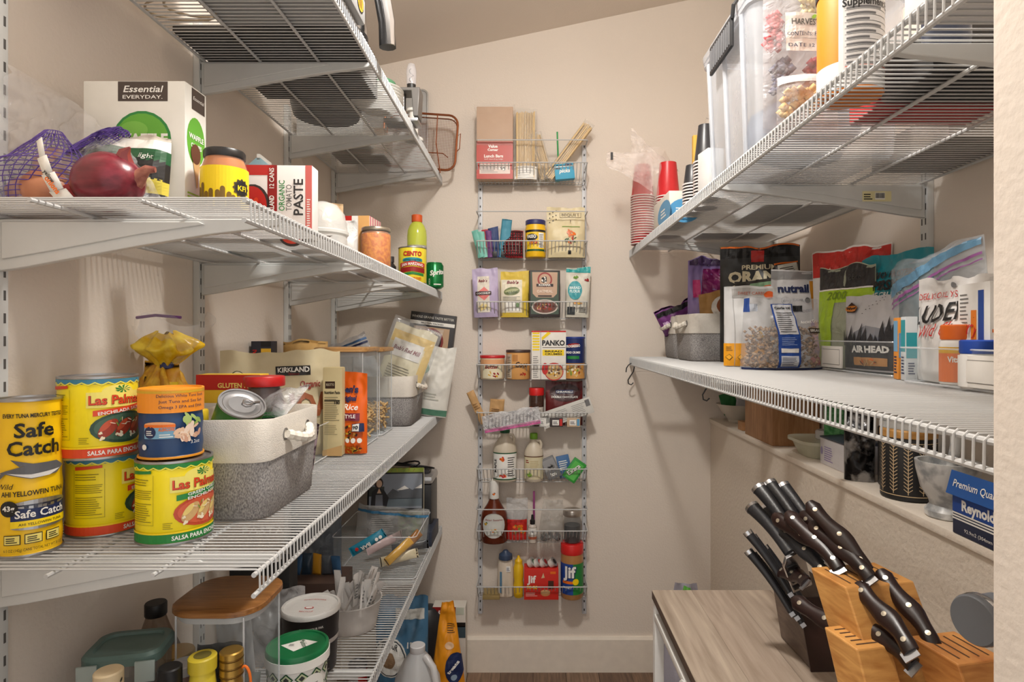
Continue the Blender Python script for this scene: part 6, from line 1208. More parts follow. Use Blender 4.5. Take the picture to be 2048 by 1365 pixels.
t, P = pouch('mint_snack_bag', 'mint green snack bag with orange sun pattern behind the white pouches', 'bag', (.705, 1.78, zr + .004), .15, .245, .04, M((70, 66, 62), .4, bump=.3), wr=.004, seed=177, ry=-8, top=.93)
p = lab(P, .012); p.poly([(-.07, .19), (.07, .19), (.06, .236), (-.03, .236)], M((160, 200, 160), .45)); p.ell(.02, .190, .036, .036, M((222, 110, 60), .45), 1); p.ell(.02, .190, .028, .028, M((236, 216, 170), .45), 2); p.ell(.02, .190, .020, .020, M((90, 150, 136), .45), 3); p.build(t)
t, P = pouch('nutrition_pack', 'dark pack with white nutrition panel leaning behind the pouches', 'packet', (.795, 1.775, zr + .004), .07, .30, .03, M((50, 44, 42), .4), wr=.003, seed=178, ry=-10, kind='flat')
p = lab(P, .012); p.rect(-.028, .235, .028, .29, M((214, 214, 204), .5)); p.lines(-.024, .24, .024, .285, 8, BLACK, 1, .35); p.rect(-.034, .292, .034, .299, INK['orange'], 1); p.build(t)
# white and orange pouches
def nutrail(label, x0, x1, Y, ptop, seed, top_band, rz=0):
    w = (x1 - x0) * Y / F; t, P = pouch('granola_pouch', label, 'pouch', (wx((x0 + x1) / 2, Y), Y, zr), w, wz(ptop, Y) - zr, .055, M((220, 220, 220), .4, bump=.3, bscale=40), rz=rz, wr=.003, seed=seed, top=.9, group='white and orange pouches'); return t, P, lab(P, .012)
t, P, p = nutrail('white pouch with orange base, left of the clear oat bag', 1448, 1545, 1.640, 574, 181, 0)
w, h = P.w, P.h; p.rect(-w * .5, .002, w * .5, h * .29, M((236, 162, 30), .45)); p.rect(-w * .34, h * .86, w * .5, h * .97, M((190, 188, 186), .4)); p.text('SWEET CARBS', w * .05, h * .90, .008, M((206, 110, 80), .4), 1, width=w * .55); p.ell(w * .42, h * .90, .014, .010, M((222, 96, 40), .45), 2)
p.rect(-w * .33, .004, -w * .32, h * .85, M((180, 178, 176), .5), 1)
for u in (-.42, -.22): p.poly([(w * u - .008, h * .12), (w * u, h * .16), (w * u + .008, h * .12), (w * u, h * .08)], M((120, 90, 30), .5), 1); p.poly([(w * u - .0065, h * .12), (w * u, h * .153), (w * u + .0065, h * .12), (w * u, h * .087)], M((236, 170, 40), .5), 2)
p.lines(-w * .47, h * .2, -w * .36, h * .26, 3, M((150, 110, 40), .5), 1); p.blobs(w * .1, h * .38, .02, .016, 8, [INK['tan'], INK['gold']], 1, .3); p.build(t)
t, P, p = nutrail('white pouch with grey torn top and amber edge behind the clear oat bag', 1542, 1640, 1.700, 540, 182, 1)
w, h = P.w, P.h; p.rect(-w * .5, h * .90, w * .45, h * .985, M((150, 150, 150), .4)); p.text('nutrail', -w * .06, h * .76, .022, INK['navy'], 2, bold=.04, width=w * .62); p.ell(-w * .24, h * .67, .011, .011, M((150, 150, 160), .4), 1); p.ell(-w * .24, h * .67, .010, .010, M((220, 220, 220), .4), 2); p.text('KETO', -w * .24, h * .66, .004, INK['navy'], 3); p.text('SUGAR', .0, h * .665, .007, DARK, 2, width=.03); p.ell(w * .2, h * .675, .008, .008, DARK, 1); p.poly([(w * .28, h * .88), (w * .5, h * .88), (w * .5, h * .05), (w * .40, h * .4), (w * .28, h * .6)], M((206, 136, 24), .45), 1); p.text('0g SUGAR ADDED', -.004, h * .545, .007, INK['navy'], 2, width=w * .6, arc=-3); p.build(t)
# clear bag of oat granola
OAT = speckle((196, 160, 118), (120, 88, 58), 150, .8, .42, .62, .9, 'oat_clusters')
t, P = pouch('oat_granola_bag', 'clear bag of oat granola with blue nutrition strip', 'bag', (wx(1562, 1.50), 1.50, zr), .205, .172, .10, film((232, 232, 234), .20, .10, 1.0, 30), wr=.006, seed=184, top=.97, taper=.10, rz=2)
rnd = random.Random(5); b = MB()
for k in range(420):
    u = (rnd.random() - .5) * .176; v = .006 + rnd.random() * .098; a = abs(u) / .098
    yy = (rnd.random() * 2 - 1) * .040 * (1 - a * a) ** .6 * (1 if v < .07 else .8); r = .0045 + rnd.random() * .003
    q = [(u + r * x, yy + r * y, max(.003, v + r * z * .8)) for x, y, z in ((1, 0, 0), (-1, 0, 0), (0, 1, 0), (0, -1, 0), (0, 0, 1), (0, 0, -1))]
    b.add(q, [(0, 2, 4), (2, 1, 4), (1, 3, 4), (3, 0, 4), (2, 0, 5), (1, 2, 5), (3, 1, 5), (0, 3, 5)], OAT)
tag(b.build('oat_clusters', t, angle=180), kind='stuff')
p = lab(P, .010, .001); p.rect(-.028, .006, .026, .160, INK['blue']); p.rect(-.024, .085, .022, .158, M((206, 208, 212), .45), 1); p.text('Calories 200', -.001, .146, .006, BLACK, 2, bold=.03, width=.040); p.lines(-.021, .09, .019, .140, 10, BLACK, 2, .25); p.rect(-.022, .042, .020, .052, INK['white'], 1); p.lines(-.020, .060, .018, .080, 5, M((150, 170, 210), .5), 1, .3); p.rect(-.022, .010, .020, .034, M((200, 204, 210), .45), 1); p.lines(-.020, .012, .018, .032, 6, INK['navy'], 2, .3); p.rect(-.10, .001, .10, .006, INK['navy'], 1); p.rect(.050, .088, .086, .100, INK['dbrown'], 1); p.text('KIRKLAND', .068, .091, .006, INK['white'], 2, bold=.03, width=.032); p.text('Ancient Grains', .060, .112, .007, INK['white'], 2, shear=.3, rot=6, width=.05); p.rect(.026, .140, .050, .156, BLACK, 1); p.rect(-.094, .140, -.080, .168, INK['blue'], 1); p.rect(-.080, .142, -.062, .160, M((180, 186, 196), .45), 1); p.build(t)
# --- first clear bin (along the wall) and its bags
clear_bin('clear_bin', 'clear organiser bin with blank label holder, middle of lower right shelf', .712, .858, 1.20, 1.60, zr, .070, ('l', -.01, .085, .008, .058))
t, P = pouch_between('pink_candy_bag', 'small pink speckled candy bag at the far end of the first bin', 'bag', 1622, 1.60, 1662, 1.54, 642, zr + .004, .03, speckle((206, 160, 150), (150, 120, 150), 90, .4, .45, .6, .2, 'candy'), wr=.003, seed=186)
p = lab(P, .01); p.ell(0, .014, .022, .010, INK['red'], 1); p.build(t)
t, P = pouch_between('red_snack_bag', 'white and red topped snack bag at the back of the first bin', 'bag', 1627, 1.68, 1782, 1.44, 497, zr + .004, .03, M((222, 216, 210), .4, bump=.4, bscale=30), wr=.006, seed=187, wav=.006, top=.9)
p = lab(P, .015); p.rect(-P.w * .49, P.h * .78, P.w * .49, P.h * .985, M((190, 44, 36), .4)); p.build(t)
t, P = pouch_between('lime_bag', 'lime green and black bag with clear window in the first bin', 'bag', 1640, 1.575, 1752, 1.405, 532, zr + .004, .05, film((206, 214, 190), .6, .12, .8, 30), wr=.005, seed=188, top=.93)
w, h = P.w, P.h; p = lab(P, .012, .0008); p.rect(-w * .49, h * .78, w * .49, h * .99, M((44, 42, 44), .35)); p.rect(-w * .49, h * .765, w * .49, h * .78, INK['white'], 1); p.rect(-w * .49, h * .64, w * .49, h * .765, M((170, 206, 40), .4), 0); p.rect(-w * .49, .004, -w * .12, h * .765, M((170, 206, 40), .4), 1); p.text('2000', -w * .1, h * .67, .020, M((120, 150, 30), .4), 2, bold=.02, width=.06); p.rect(w * .14, h * .62, w * .34, h * .68, M((90, 110, 60), .4), 2); p.text('2Bros', w * .2, h * .86, .012, M((70, 70, 70), .4), 2); p.build(t)
t, P = pouch_between('teal_snack_bag', 'teal bag of high protein snacks behind the forest-printed bag', 'bag', 1724, 1.47, 1868, 1.235, 508, zr + .004, .035, M((16, 136, 152), .35, bump=.3, bscale=30), wr=.006, seed=189, top=.93)
w, h = P.w, P.h; p = lab(P, .012); p.text('HIGH PROTEIN', w * .02, h * .80, .014, BLACK, 2, bold=.04, width=w * .56); p.text('SUPERSNACK', -w * .02, h * .70, .020, BLACK, 2, bold=.05, width=w * .74); p.text('ME CRUNCHY', 0, h * .64, .009, INK['white'], 2, bold=.02, width=w * .5); p.build(t)
t, P = pouch_between('forest_bag', 'grey bag printed with pine forest and birds, front of the first bin', 'bag', 1692, 1.455, 1798, 1.275, 592, zr + .004, .035, M((204, 204, 208), .35, bump=.3, bscale=30), wr=.004, seed=190, top=.93)
w, h = P.w, P.h; p = lab(P, .008); p.rect(-w * .49, .004, w * .49, h * .36, M((44, 44, 48), .4)); p.poly([(-w * .49, h * .34), (-w * .2, h * .52), (0, h * .60), (w * .3, h * .56), (w * .49, h * .62), (w * .49, h * .34)], M((150, 152, 160), .4), 0)
for k, (u, q) in enumerate(((-.46, .56), (-.38, .50), (-.28, .62), (-.18, .52), (-.06, .64), (.04, .58), (.14, .50), (.22, .48), (.32, .66), (.40, .72), (.46, .62))): p.poly([(w * (u - .07), h * .33), (w * u, h * q), (w * (u + .07), h * .33)], M((52, 52, 56), .4), 2 + k * .1)
p.poly([(-w * .42, h * .78), (-w * .26, h * .78), (-w * .22, h * .84), (-w * .34, h * .93), (-w * .46, h * .84)], INK['dbrown'], 3); p.ell(-w * .34, h * .84, w * .12, .008, M((214, 130, 40), .4), 4); p.text('Woof', -w * .34, h * .825, .008, BLACK, 5, bold=.04, width=w * .2)
for k in range(14): p.poly([(w * (-.1 + .04 * k), h * (.76 + .018 * k + .03 * (k % 3))), (w * (-.085 + .04 * k), h * (.772 + .018 * k + .03 * (k % 3))), (w * (-.07 + .04 * k), h * (.76 + .018 * k + .03 * (k % 3)))], BLACK, 3)
p.text('AIR HEAD', w * .12, h * .25, .014, INK['white'], 4, bold=.05, width=w * .62); p.rect(-w * .16, h * .08, w * .40, h * .18, M((196, 140, 80), .45), 3); p.blobs(w * .12, h * .13, .030, .007, 14, [INK['tan'], INK['orange'], INK['brown']], 4, .25); p.build(t)
# --- between the bins: toothpaste cartons
for k, (px, pt, c, c2, l) in enumerate(((1801, 636, (230, 150, 60), (120, 170, 206), 'slim orange and blue carton between the two clear bins'), (1816, 634, (206, 210, 212), (40, 150, 160), 'slim white and teal carton between the two clear bins'))):
    Yk = 1.165 - .03 * k; x = wx(px, Yk); t = box_at('toothpaste_carton', l, 'box', x - .008, x + .012, Yk - .012, Yk + .012, zr, wz(pt, Yk) - zr, c, rz=-12); hh = wz(pt, Yk) - zr; p = Print(S_front(-.012)); p.rect(-.009, hh * .35, .009, hh * .75, M(c2, .45)); p.lines(-.006, hh * .1, .006, hh * .3, 5, INK['navy'], 1); p.build(t); p = Print(S_left(-.010)); p.rect(-.010, hh * .45, .010, hh * .95, M(c2, .45)); p.lines(-.007, hh * .1, .007, hh * .4, 6, INK['navy'], 1); p.build(t, 'side_print')
# --- second clear bin, nearest the doorway
clear_bin('clear_bin', 'clear organiser bin with wide label holder, nearest the doorway', .660, .840, .62, 1.095, zr, .062, ('l', -.165, .080, .006, .054))
t, P = pouch_between('blue_zip_bag', 'large clear zip bag with blue closure rising above the doorway bin', 'plastic bag', 1797, 1.24, 1992, .985, 500, zr + .004, .05, film((220, 226, 232), .26, .12, .8, 26), wr=.006, seed=192, kind='flat', ry=-6)
w, h = P.w, P.h; p = lab(P, .015, .001); p.poly([(-w * .49, h * .70), (w * .49, h * .93), (w * .49, h * .985), (-w * .49, h * .80)], M((96, 140, 170), .35), 1); p.poly([(-w * .49, h * .64), (w * .49, h * .86), (w * .49, h * .88), (-w * .49, h * .665)], M((150, 90, 150), .35), 1); p.poly([(-w * .49, h * .60), (w * .49, h * .82), (w * .49, h * .83), (-w * .49, h * .615)], M((150, 90, 150), .35), 1); p.rect(-w * .35, .01, -w * .05, h * .4, M((206, 160, 60), .45), 0); p.build(t, 'zip_strip')
t, P = pouch_between('lozenge_bag', 'white lozenge bag with red and black lettering in the doorway bin', 'bag', 1838, 1.120, 2010, .905, 552, zr + .004, .05, M((222, 220, 218), .35, bump=.4, bscale=30), wr=.006, seed=193, top=.93)
w, h = P.w, P.h; p = lab(P, .010, .0007); p.text('DELICIOUSLY SOOTHING', -w * .02, h * .80, .011, INK['red'], 2, bold=.0, width=w * .84); p.text('LUDEN\'S', -w * .02, h * .58, .030, BLACK, 2, bold=.015, width=w * .78, rot=3); p.text('Wild Cherry', .0, h * .44, .022, INK['red'], 2, bold=.0, width=w * .72, shear=.25, rot=3); p.ell(-w * .02, h * .92, .005, .005, M((120, 120, 122), .4), 1); p.build(t)
t = box_at('ointment_carton', 'white carton with blue and orange stripes standing in the doorway bin', 'box', .688, .722, .905, .985, zr + .003, .162, (226, 224, 220), rz=-6)
p = Print(S_left(-.017)); p.rect(.012, .01, .026, .15, INK['blue']); p.rect(-.006, .02, .008, .12, M((232, 130, 40), .45)); p.lines(-.034, .012, -.012, .15, 22, INK['grey'], 1, .35); p.build(t)
p = Print(S_front(-.040)); p.text('Vo', .0, .10, .014, INK['navy'], 1, bold=.04); p.rect(-.014, .085, .014, .09, INK['orange'], 1); p.build(t, 'front_print')
t = bottle('vitamin_bottle', 'white pill bottle with orange ribbed cap in the doorway bin', 'bottle', (wx(1914, .99), .985, zr + .003), [(.024, 0), (.027, .003), (.027, .066), (.024, .074), (.022, .076)], M((226, 224, 220), .4), [(.0255, .074), (.026, .076), (.026, .096), (.024, .098), (0, .098)], M((222, 104, 26), .45), n=32)
p = Print(S_cyl(.0273), .0003, .005); p.rect(-.07, .006, .07, .052, M((226, 116, 50), .45)); p.rect(-.07, .052, .07, .062, INK['gold']); p.text('Vitamin', .0, .038, .009, INK['white'], 2, bold=.03, width=.032); p.blobs(.01, .018, .016, .010, 8, [INK['gold'], INK['red'], INK['orange']], 1, .4); p.build(t)
bottle('vitamin_bottle', 'pill bottle with royal blue ribbed cap in the doorway bin', 'bottle', (wx(1957, .925), .925, zr + .003), [(.022, 0), (.025, .003), (.025, .048), (.022, .054)], M((226, 224, 220), .4), [(.0235, .053), (.0245, .055), (.0245, .072), (.022, .074), (0, .074)], M((26, 72, 170), .45), n=32)
# S-hooks on the lip
for x, y, l in ((XFR + .0, 2.335, 'black S-hook hanging at the far end of the lower right shelf'), (XFR + .0, 1.40, 'black S-hook hanging under the middle of the lower right shelf')):
    t = thing('s_hook', l, 'hook', (x - .0025, y, RZS[1] - .029) if y > 2 else (x + .016, y, RZS[1] - .006)); t.scale = (1, 1, 1) if y > 2 else (.78, .78, .78); b = MB()
    pts = [(-.035, 0, -.022)] + [(-.0175 + .0175 * math.cos(a), 0, -.002 + .0085 * math.sin(a) + .0) for a in [math.pi * (1 - k / 8) for k in range(0, 9)]] + [(.010, 0, -.020), (.004, 0, -.040), (-.012, 0, -.062), (-.021, 0, -.078), (-.020, 0, -.090), (-.010, 0, -.096), (.002, 0, -.090), (.006, 0, -.084)]
    pts = [(-.018, 0, -.028), (-.016, 0, -.012), (-.008, 0, .000), (.0015, 0, .006), (.010, 0, .003), (.014, 0, -.008), (.010, 0, -.026), (-.002, 0, -.044), (-.010, 0, -.058), (-.008, 0, -.072), (.002, 0, -.076), (.010, 0, -.068)]
    b.tube(pts, .0022, BLACK, 8); b.build('hook_wire', t)

# ================================================================== UPPER RIGHT SHELF
zu = RZS[0] + .0018
def cup_mesh(r0, r1, h, body, rim):
    m = [MB(), MB()]
    m[0].lathe([(r0, 0.0), (r0 - .0008, .001), (r1, h - .001), (r1, h), (0, h)], body, 28); m[1].lathe([(r0 - .0005, 0), (r0 + .0022, .0004), (r0 + .0022, .0040), (r0 - .0003, .0032)], rim, 28)
    return m
ORD = ('lowest', 'second from bottom', 'third from bottom', 'fourth from bottom', 'fifth from bottom', 'sixth from bottom', 'seventh from bottom', 'eighth from bottom', 'ninth from bottom', 'tenth from bottom', 'eleventh from bottom', 'twelfth from bottom', 'thirteenth from bottom', 'fourteenth from bottom', 'fifteenth from bottom', 'sixteenth from bottom', 'seventeenth from bottom', 'eighteenth from bottom', 'nineteenth from bottom', 'twentieth from bottom')
def cup_stack(name, label, group, x, y, z, r0, r1, h, n, step, body, rim):
    mb = cup_mesh(r0, r1, h, body, rim); a = mb[0].build('cup_body', None); c = mb[1].build('rim', None)
    for k in range(n):
        t = thing(name, label % ORD[k], 'cup', (x, y, z + step * k), 0, group)
        for src in (a, c):
            o = src if k == 0 else src.copy()
            if k: COL.objects.link(o)
            o.parent = t
REDC = M((196, 34, 40), .35); CUPRIM = M((232, 220, 216), .4)
cup_stack('red_party_cup', 'red party cup, %s in the stack nearest the back wall', 'red cups in the stack nearest the back wall', wx(1285, 2.255), 2.255, zu, .042, .029, .118, 20, .0092, REDC, CUPRIM)
cup_stack('red_party_cup', 'red party cup, %s in the stack beside the tissue box', 'red cups in the stack beside the tissue box', wx(1336, 2.06), 2.06, zu, .040, .028, .118, 15, .0092, REDC, CUPRIM)
FB = film((246, 238, 234), .19, .1, 1.0, 30)
b = MB()
def cb(i, j):
    a = 6.283 * i; r = (.062 + .012 * math.cos(2 * a)) * (1 if j < .75 else 1 - (j - .75) * 1.6) * (1 + .12 * nz(math.cos(a) * 2, math.sin(a) * 2, j * 6))
    return (wx(1304, 2.16) + .004 + r * math.cos(a) + (.004 if j < .8 else -.03 * (j - .8)), 2.165 + 2.5 * r * math.sin(a) * .95, zu + .012 + .30 * j)
b.grid(cb, 44, 22, FB, closed_u=True); o = b.build('cup_sleeve_bag', None, angle=180); tag(o, 'crinkled clear plastic bag around the red cup stacks', 'plastic bag')
for nm, fn in (('bag_tail_left', lambda i, j: (wx(1212, 2.12) + .16 * j + .006 * nz(i * 5, j * 6, 1), 2.10 + .01 * nz(i * 6, j * 7, 3), wz(318, 2.1) + (i - .5) * (.045 + .09 * j) - .045 * j + .008 * nz(i * 4, j * 5, 2))), ('bag_tail_up', lambda i, j: (wx(1262, 2.12) + .17 * i * (1 - .15 * j) + .006 * nz(i * 5, j * 6, 4), 2.12 + .02 * nz(i * 6, j * 7, 5), zu + .235 + (.02 + .135 * (1 - i) ** 1.1) * j))):
    b = MB(); b.grid(fn, 18, 16, film((246, 238, 234), .30, .1, 1.0, 36)); b.build(nm, o, angle=180)
b = MB(); b.box(wx(1222, 2.1) - .003, wx(1222, 2.1) + .005, 2.086, 2.089, wz(322, 2.1), wz(307, 2.1), BLACK); b.build('black_mark', o)
t = box_at('tissue_box', 'white and blue tissue box at the front edge beside the red cups', 'box', .392, .470, 1.72, 1.93, zu, .074, (224, 216, 206))
p = Print(S_front(-.105)); p.ell(.005, .018, .045, .034, M((80, 150, 196), .45)); p.lines(-.02, .01, .03, .03, 3, INK['white'], 1); p.build(t); p = Print(S_left(-.039)); p.ell(0.04, .022, .085, .036, M((80, 150, 196), .45)); p.lines(0.0, .012, .07, .04, 3, INK['white'], 1); p.build(t, 'side_print')
BLKC = M((46, 46, 50), .35)
cup_stack('coffee_cup', 'black white-rimmed cup, %s in the taller coffee cup stack', 'coffee cups in the taller stack', wx(1411, 1.60), 1.60, zu, .030, .0185, .100, 15, .0083, BLKC, CUPRIM)
cup_stack('coffee_cup', 'black white-rimmed cup, %s in the shorter coffee cup stack', 'coffee cups in the shorter stack', wx(1389, 1.665) - .004, 1.668, zu, .026, .0185, .055, 10, .0083, BLKC, CUPRIM)
box_at('yellow_carton', 'yellow carton showing behind the black coffee cups', 'box', .455, .475, 1.70, 1.715, zu, wz(270, 1.70) - zu, (206, 160, 60))
t, P = pouch('loose_clear_bag', 'loose clear plastic bag behind the coffee cups', 'plastic bag', (wx(1400, 1.80), 1.80, zu + .06), .085, .26, .07, film((232, 226, 220), .16, .1, 1.0, 30), kind='pillow', wr=.014, seed=201, ry=12, taper=.2)
box_at('small_white_box', 'small white carton between coffee cups and clear storage box', 'box', .424, .464, 1.470, 1.53, zu, .118, (222, 220, 218), rz=8)
# clear storage box with lid and black latches
t = thing('storage_box', 'tall clear plastic storage box with lid and black clip', 'storage box', (.545, 1.255, zu)); SB = film((226, 230, 236), .34, .12, .15, 12)
b = MB(); loft(b, [[(x * .90, y * .90, 0) for x, y in rrect(.285, .310, .03)], [(x * .92, y * .92, .004) for x, y in rrect(.285, .310, .03)], [(x, y, .272) for x, y in rrect(.285, .310, .03)], [(x * 1.04, y * 1.04, .274) for x, y in rrect(.285, .310, .03)], [(x * 1.04, y * 1.04, .286) for x, y in rrect(.285, .310, .03)]], SB); b.build('box_walls', t)
b = MB(); loft(b, [[(x * 1.05, y * 1.05, .284) for x, y in rrect(.285, .310, .03)], [(x * 1.06, y * 1.06, .298) for x, y in rrect(.285, .310, .03)], [(x * .96, y * .96, .306) for x, y in rrect(.285, .310, .03)]], SB, cap1=True); b.build('lid', t)
b = MB(); b.box(-.160, -.153, -.085, .055, .222, .282, M((40, 40, 42), .5), .003)
for k in range(12): b.box(-.1615, -.160, -.078 + k * .011, -.0755 + k * .011, .228, .272, M((120, 120, 122), .5))
b.tube([(-.157, -.085, .275), (-.158, -.095, .295), (-.15, -.09, .305)], .004, M((40, 40, 42), .5), 8); b.build('clip', t, angle=30)
for s in (-1, 0, 1): b = MB(); b.tube([(-.138 + .002, s * .10, .01), (-.1465, s * .106, .27)], .005, SB, 8); b.build('wall_rib', t)
blob(.1, M((150, 156, 170), .6, bump=.4), 20, 12, 1.1, 1.2, .7, .2, 8, 3, .06).build('contents', t).location = (.02, 0, .085)
# bags of freeze-dried fruit
def fruit_bag(label, x, y, zo, w, h, rz, fills, seed, texts=False):
    t, P = pouch('freeze_dried_bag', label, 'bag', (x, y, zu + zo), w, h, .045, film((232, 230, 232), .24, .10, .9, 30), rz=rz, wr=.004, seed=seed, kind='pillow', group='freeze-dried fruit bags')
    for k, (u0, v0, u1, v1, c1, c2) in enumerate(fills):
        b = MB(); rnd = random.Random(seed + k); m = speckle(c1, c2, 60, .6, .4, .6, .5, 'dried_fruit')
        for q in range(46):
            cx, cz = u0 + rnd.random() * (u1 - u0), v0 + rnd.random() * (v1 - v0); r = .006 + .004 * rnd.random(); cy = (rnd.random() - .5) * .012
            b.add([(cx + r, cy, cz), (cx - r, cy, cz), (cx, cy + r * .7, cz), (cx, cy - r * .7, cz), (cx, cy, cz + r), (cx, cy, cz - r)], [(0, 2, 4), (2, 1, 4), (1, 3, 4), (3, 0, 4), (2, 0, 5), (1, 2, 5), (3, 1, 5), (0, 3, 5)], m)
        tag(b.build('dried_fruit', t, angle=180), kind='stuff')
    return t, P
t, P = fruit_bag('clear bag of dried blue and red fruit with white label', .4525, 1.020, .004, .128, .262, 2, [(-.05, .065, -.012, .122, (70, 74, 100), (120, 120, 140)), (.012, .065, .05, .122, (150, 30, 50), (206, 80, 90)), (-.056, .14, -.036, .20, (190, 50, 60), (226, 120, 120)), (.0, .20, .05, .24, (226, 206, 130), (240, 226, 170))], 205)
p = lab(P, .012, .0012); p.rect(-.034, .128, .056, .192, M((232, 226, 220), .45)); p.text('HARVESTRIGHT', .014, .171, .010, M((90, 90, 88), .5), 2, bold=.02, width=.078); p.ell(.012, .185, .005, .003, INK['lime'], 2, rot=40); p.ell(.020, .185, .005, .003, INK['lime'], 2, rot=-40); p.text('CONTENTS: Peas, Mixed', .008, .153, .006, INK['navy'], 2, width=.08); p.rect(-.030, .148, .052, .1486, INK['grey'], 2); p.text('DATE 12 16 25', .006, .134, .006, INK['navy'], 2, width=.074); p.build(t)
t, P = fruit_bag('clear bag of pale dried fruit bent over at the shelf edge', .427, .965, .002, .070, .078, -10, [(-.026, .014, .026, .055, (206, 160, 80), (236, 206, 140))], 207); p = lab(P, .012, .001); p.rect(-.033, .058, .033, .072, M((190, 190, 190), .3), 1); p.build(t, 'foil_band')
# protein tub
t = tub_t = thing('supplement_tub', 'orange and white supplement tub with black lid', 'tub', (.452, .862, zu), face((.452, .862)))
b = MB(); b.lathe([(.040, 0), (.0425, .003), (.0425, .140), (.041, .146)], M((236, 134, 32), .4), 40); b.build('tub_body', t); b = MB(); b.lathe([(.0435, .143), (.044, .145), (.044, .170), (.042, .173), (0, .173)], M((44, 46, 48), .45), 40, ripple=(50, .006)); b.build('lid', t)
p = Print(S_cyl(.0427, 8), .0003, .006); p.rect(-.02, .004, .105, .136, M((226, 224, 222), .45)); p.rect(-.07, .004, -.02, .04, M((226, 224, 222), .45)); p.text('Supplement Facts', .030, .112, .010, BLACK, 2, bold=.03, width=.09)
for k in range(12): p.rect(-.012, .016 + k * .0082, .070, .0166 + k * .0082, M((70, 70, 72), .5), 1); p.lines(-.010, .0175 + k * .0082, .02 + .03 * ((k * 7) % 3) / 3, .0225 + k * .0082, 1, M((110, 110, 112), .5), 1, .6)
p.rect(-.012, .030, .070, .0312, M((206, 90, 50), .5), 2); p.build(t)
box_at('red_tray', 'flat red tray under the goods on the upper right shelf', 'tray', .430, .690, .918, .985, zu, .0012 + .02, (196, 30, 34)) if False else box_at('red_tray', 'flat red box lying behind the orange tub, upper right shelf', 'box', .505, .690, .890, .965, zu, .05, (186, 34, 34))
box_at('black_case', 'flat black case beside the orange tub, upper right shelf', 'case', .505, .712, .765, .882, zu, .06, (24, 24, 26), bev=.008)
t, P = pouch('navy_bag', 'dark navy bag leaning beside the orange tub', 'bag', (.495, .725, zu), .060, .19, .040, M((52, 58, 76), .4, bump=.4, bscale=30), wr=.006, seed=212, rz=10)
box_at('white_paper_ream', 'white paper stack on the upper right shelf, nearest the doorway', 'paper', .402, .640, .560, .655, zu, .06, (214, 214, 216))
t = box_at('green_carton', 'green and black carton against the wall on the upper right shelf', 'box', .715, .84, .76, .90, zu, .08, (30, 60, 44)); p = Print(S_left(-.0625)); p.rect(-.06, .02, .06, .06, INK['green']); p.build(t)
box_at('grey_lid_box', 'grey flat plastic lid box in the middle of the upper right shelf', 'box', .70, .845, 1.02, 1.25, zu, .05, (120, 112, 104))
box_at('brown_flat_box', 'flat brown carton at the far end of the upper right shelf', 'box', .56, .78, 1.98, 2.10, zu, .05, (150, 118, 86))
box_at('grey_flat_box', 'flat grey carton behind the coffee cups', 'box', .60, .82, 1.55, 1.80, zu, .05, (140, 134, 126))
# ================================================================== ON THE LEDGE UNDER THE LOWER RIGHT SHELF
zl = LZ + .0006
t = bottle('cereal_bowl', 'wide white bowl on the far end of the ledge', 'bowl', (.782, 2.295, zl), [(.034, 0), (.036, .006), (.036, .010), (.055, .030), (.070, .055), (.078, .066), (.079, .068), (.068, .060), (.05, .030), (0, .016)], M((206, 198, 184), .35), body='bowl_body')
pouch('green_packet', 'green packet lying in the white bowl', 'packet', (.757, 2.285, zl + .030), .06, .075, .02, M((40, 110, 56), .4, bump=.4), kind='pillow', wr=.005, seed=221, rx=-20, ry=-10)
pouch('white_packet', 'pale packet lying in the white bowl', 'packet', (.800, 2.28, zl + .030), .07, .08, .02, M((190, 190, 196), .4, bump=.4), kind='pillow', wr=.005, seed=222, rx=-15, ry=12)
box_at('small_wood_block', 'small tan block beside the brown box on the ledge', 'block', .722, .752, 2.075, 2.12, zl, .030, (176, 128, 84))
t = box_at('brown_wood_box', 'plain brown box standing on the ledge', 'box', .712, .850, 1.79, 2.02, zl, .190, wood((146, 102, 64), (176, 132, 90), .6, (24, 24, 3)))
t = thing('plastic_tub', 'translucent plastic food tub on the ledge beside the brown box', 'tub', (.784, 1.655, zl)); TB = film((222, 222, 200), .62, .25, 0)
b = MB(); loft(b, [[(x, y, 0) for x, y in rrect(.085, .105, .03)], [(x, y, .036) for x, y in rrect(.115, .140, .04)], [(x, y, .038) for x, y in rrect(.134, .160, .045)], [(x, y, .046) for x, y in rrect(.134, .160, .045)]], TB, cap1=True); b.build('tub_body', t)
b = MB(); b.lathe([(.030, .046), (.032, .048), (.032, .066), (.028, .070), (0, .070)], film((226, 226, 226), .6, .2, 0), 24, cx=.02, cy=-.01); b.build('lid_cup', t)
t = box_at('white_carton', 'small white carton with purple print lying on the ledge', 'box', .742, .850, 1.425, 1.56, zl, .066, (206, 202, 204)); p = Print(S_left(-.054)); p.lines(-.045, .012, .0, .050, 7, M((130, 110, 170), .5), 1, .35); p.ell(-.058, .034, .006, .010, M((150, 140, 180), .5), 1); p.build(t)
b = MB(); b.prism([(-.055, .066), (-.056, .070), (.03, .074), (.054, .066)], -.066, .066, M((60, 66, 80), .5)); b.build('dark_flap', t)
pouch('green_bag', 'green speckled bag standing behind the white carton on the ledge', 'bag', (.812, 1.585, zl + .0), .09, .16, .03, speckle((40, 120, 60), (90, 160, 100), 120, .5, .4, .6, .2, 'green_film'), wr=.004, seed=223, rz=-40)
t, P = pouch('foil_coffee_bag', 'crinkled black and silver foil bag on the ledge', 'bag', (.741, 1.372, zl), .062, .165, .045, speckle((30, 28, 28), (150, 148, 148), 26, .25, .48, .60, .8, 'foil', .6), wr=.010, seed=224, rz=-28)
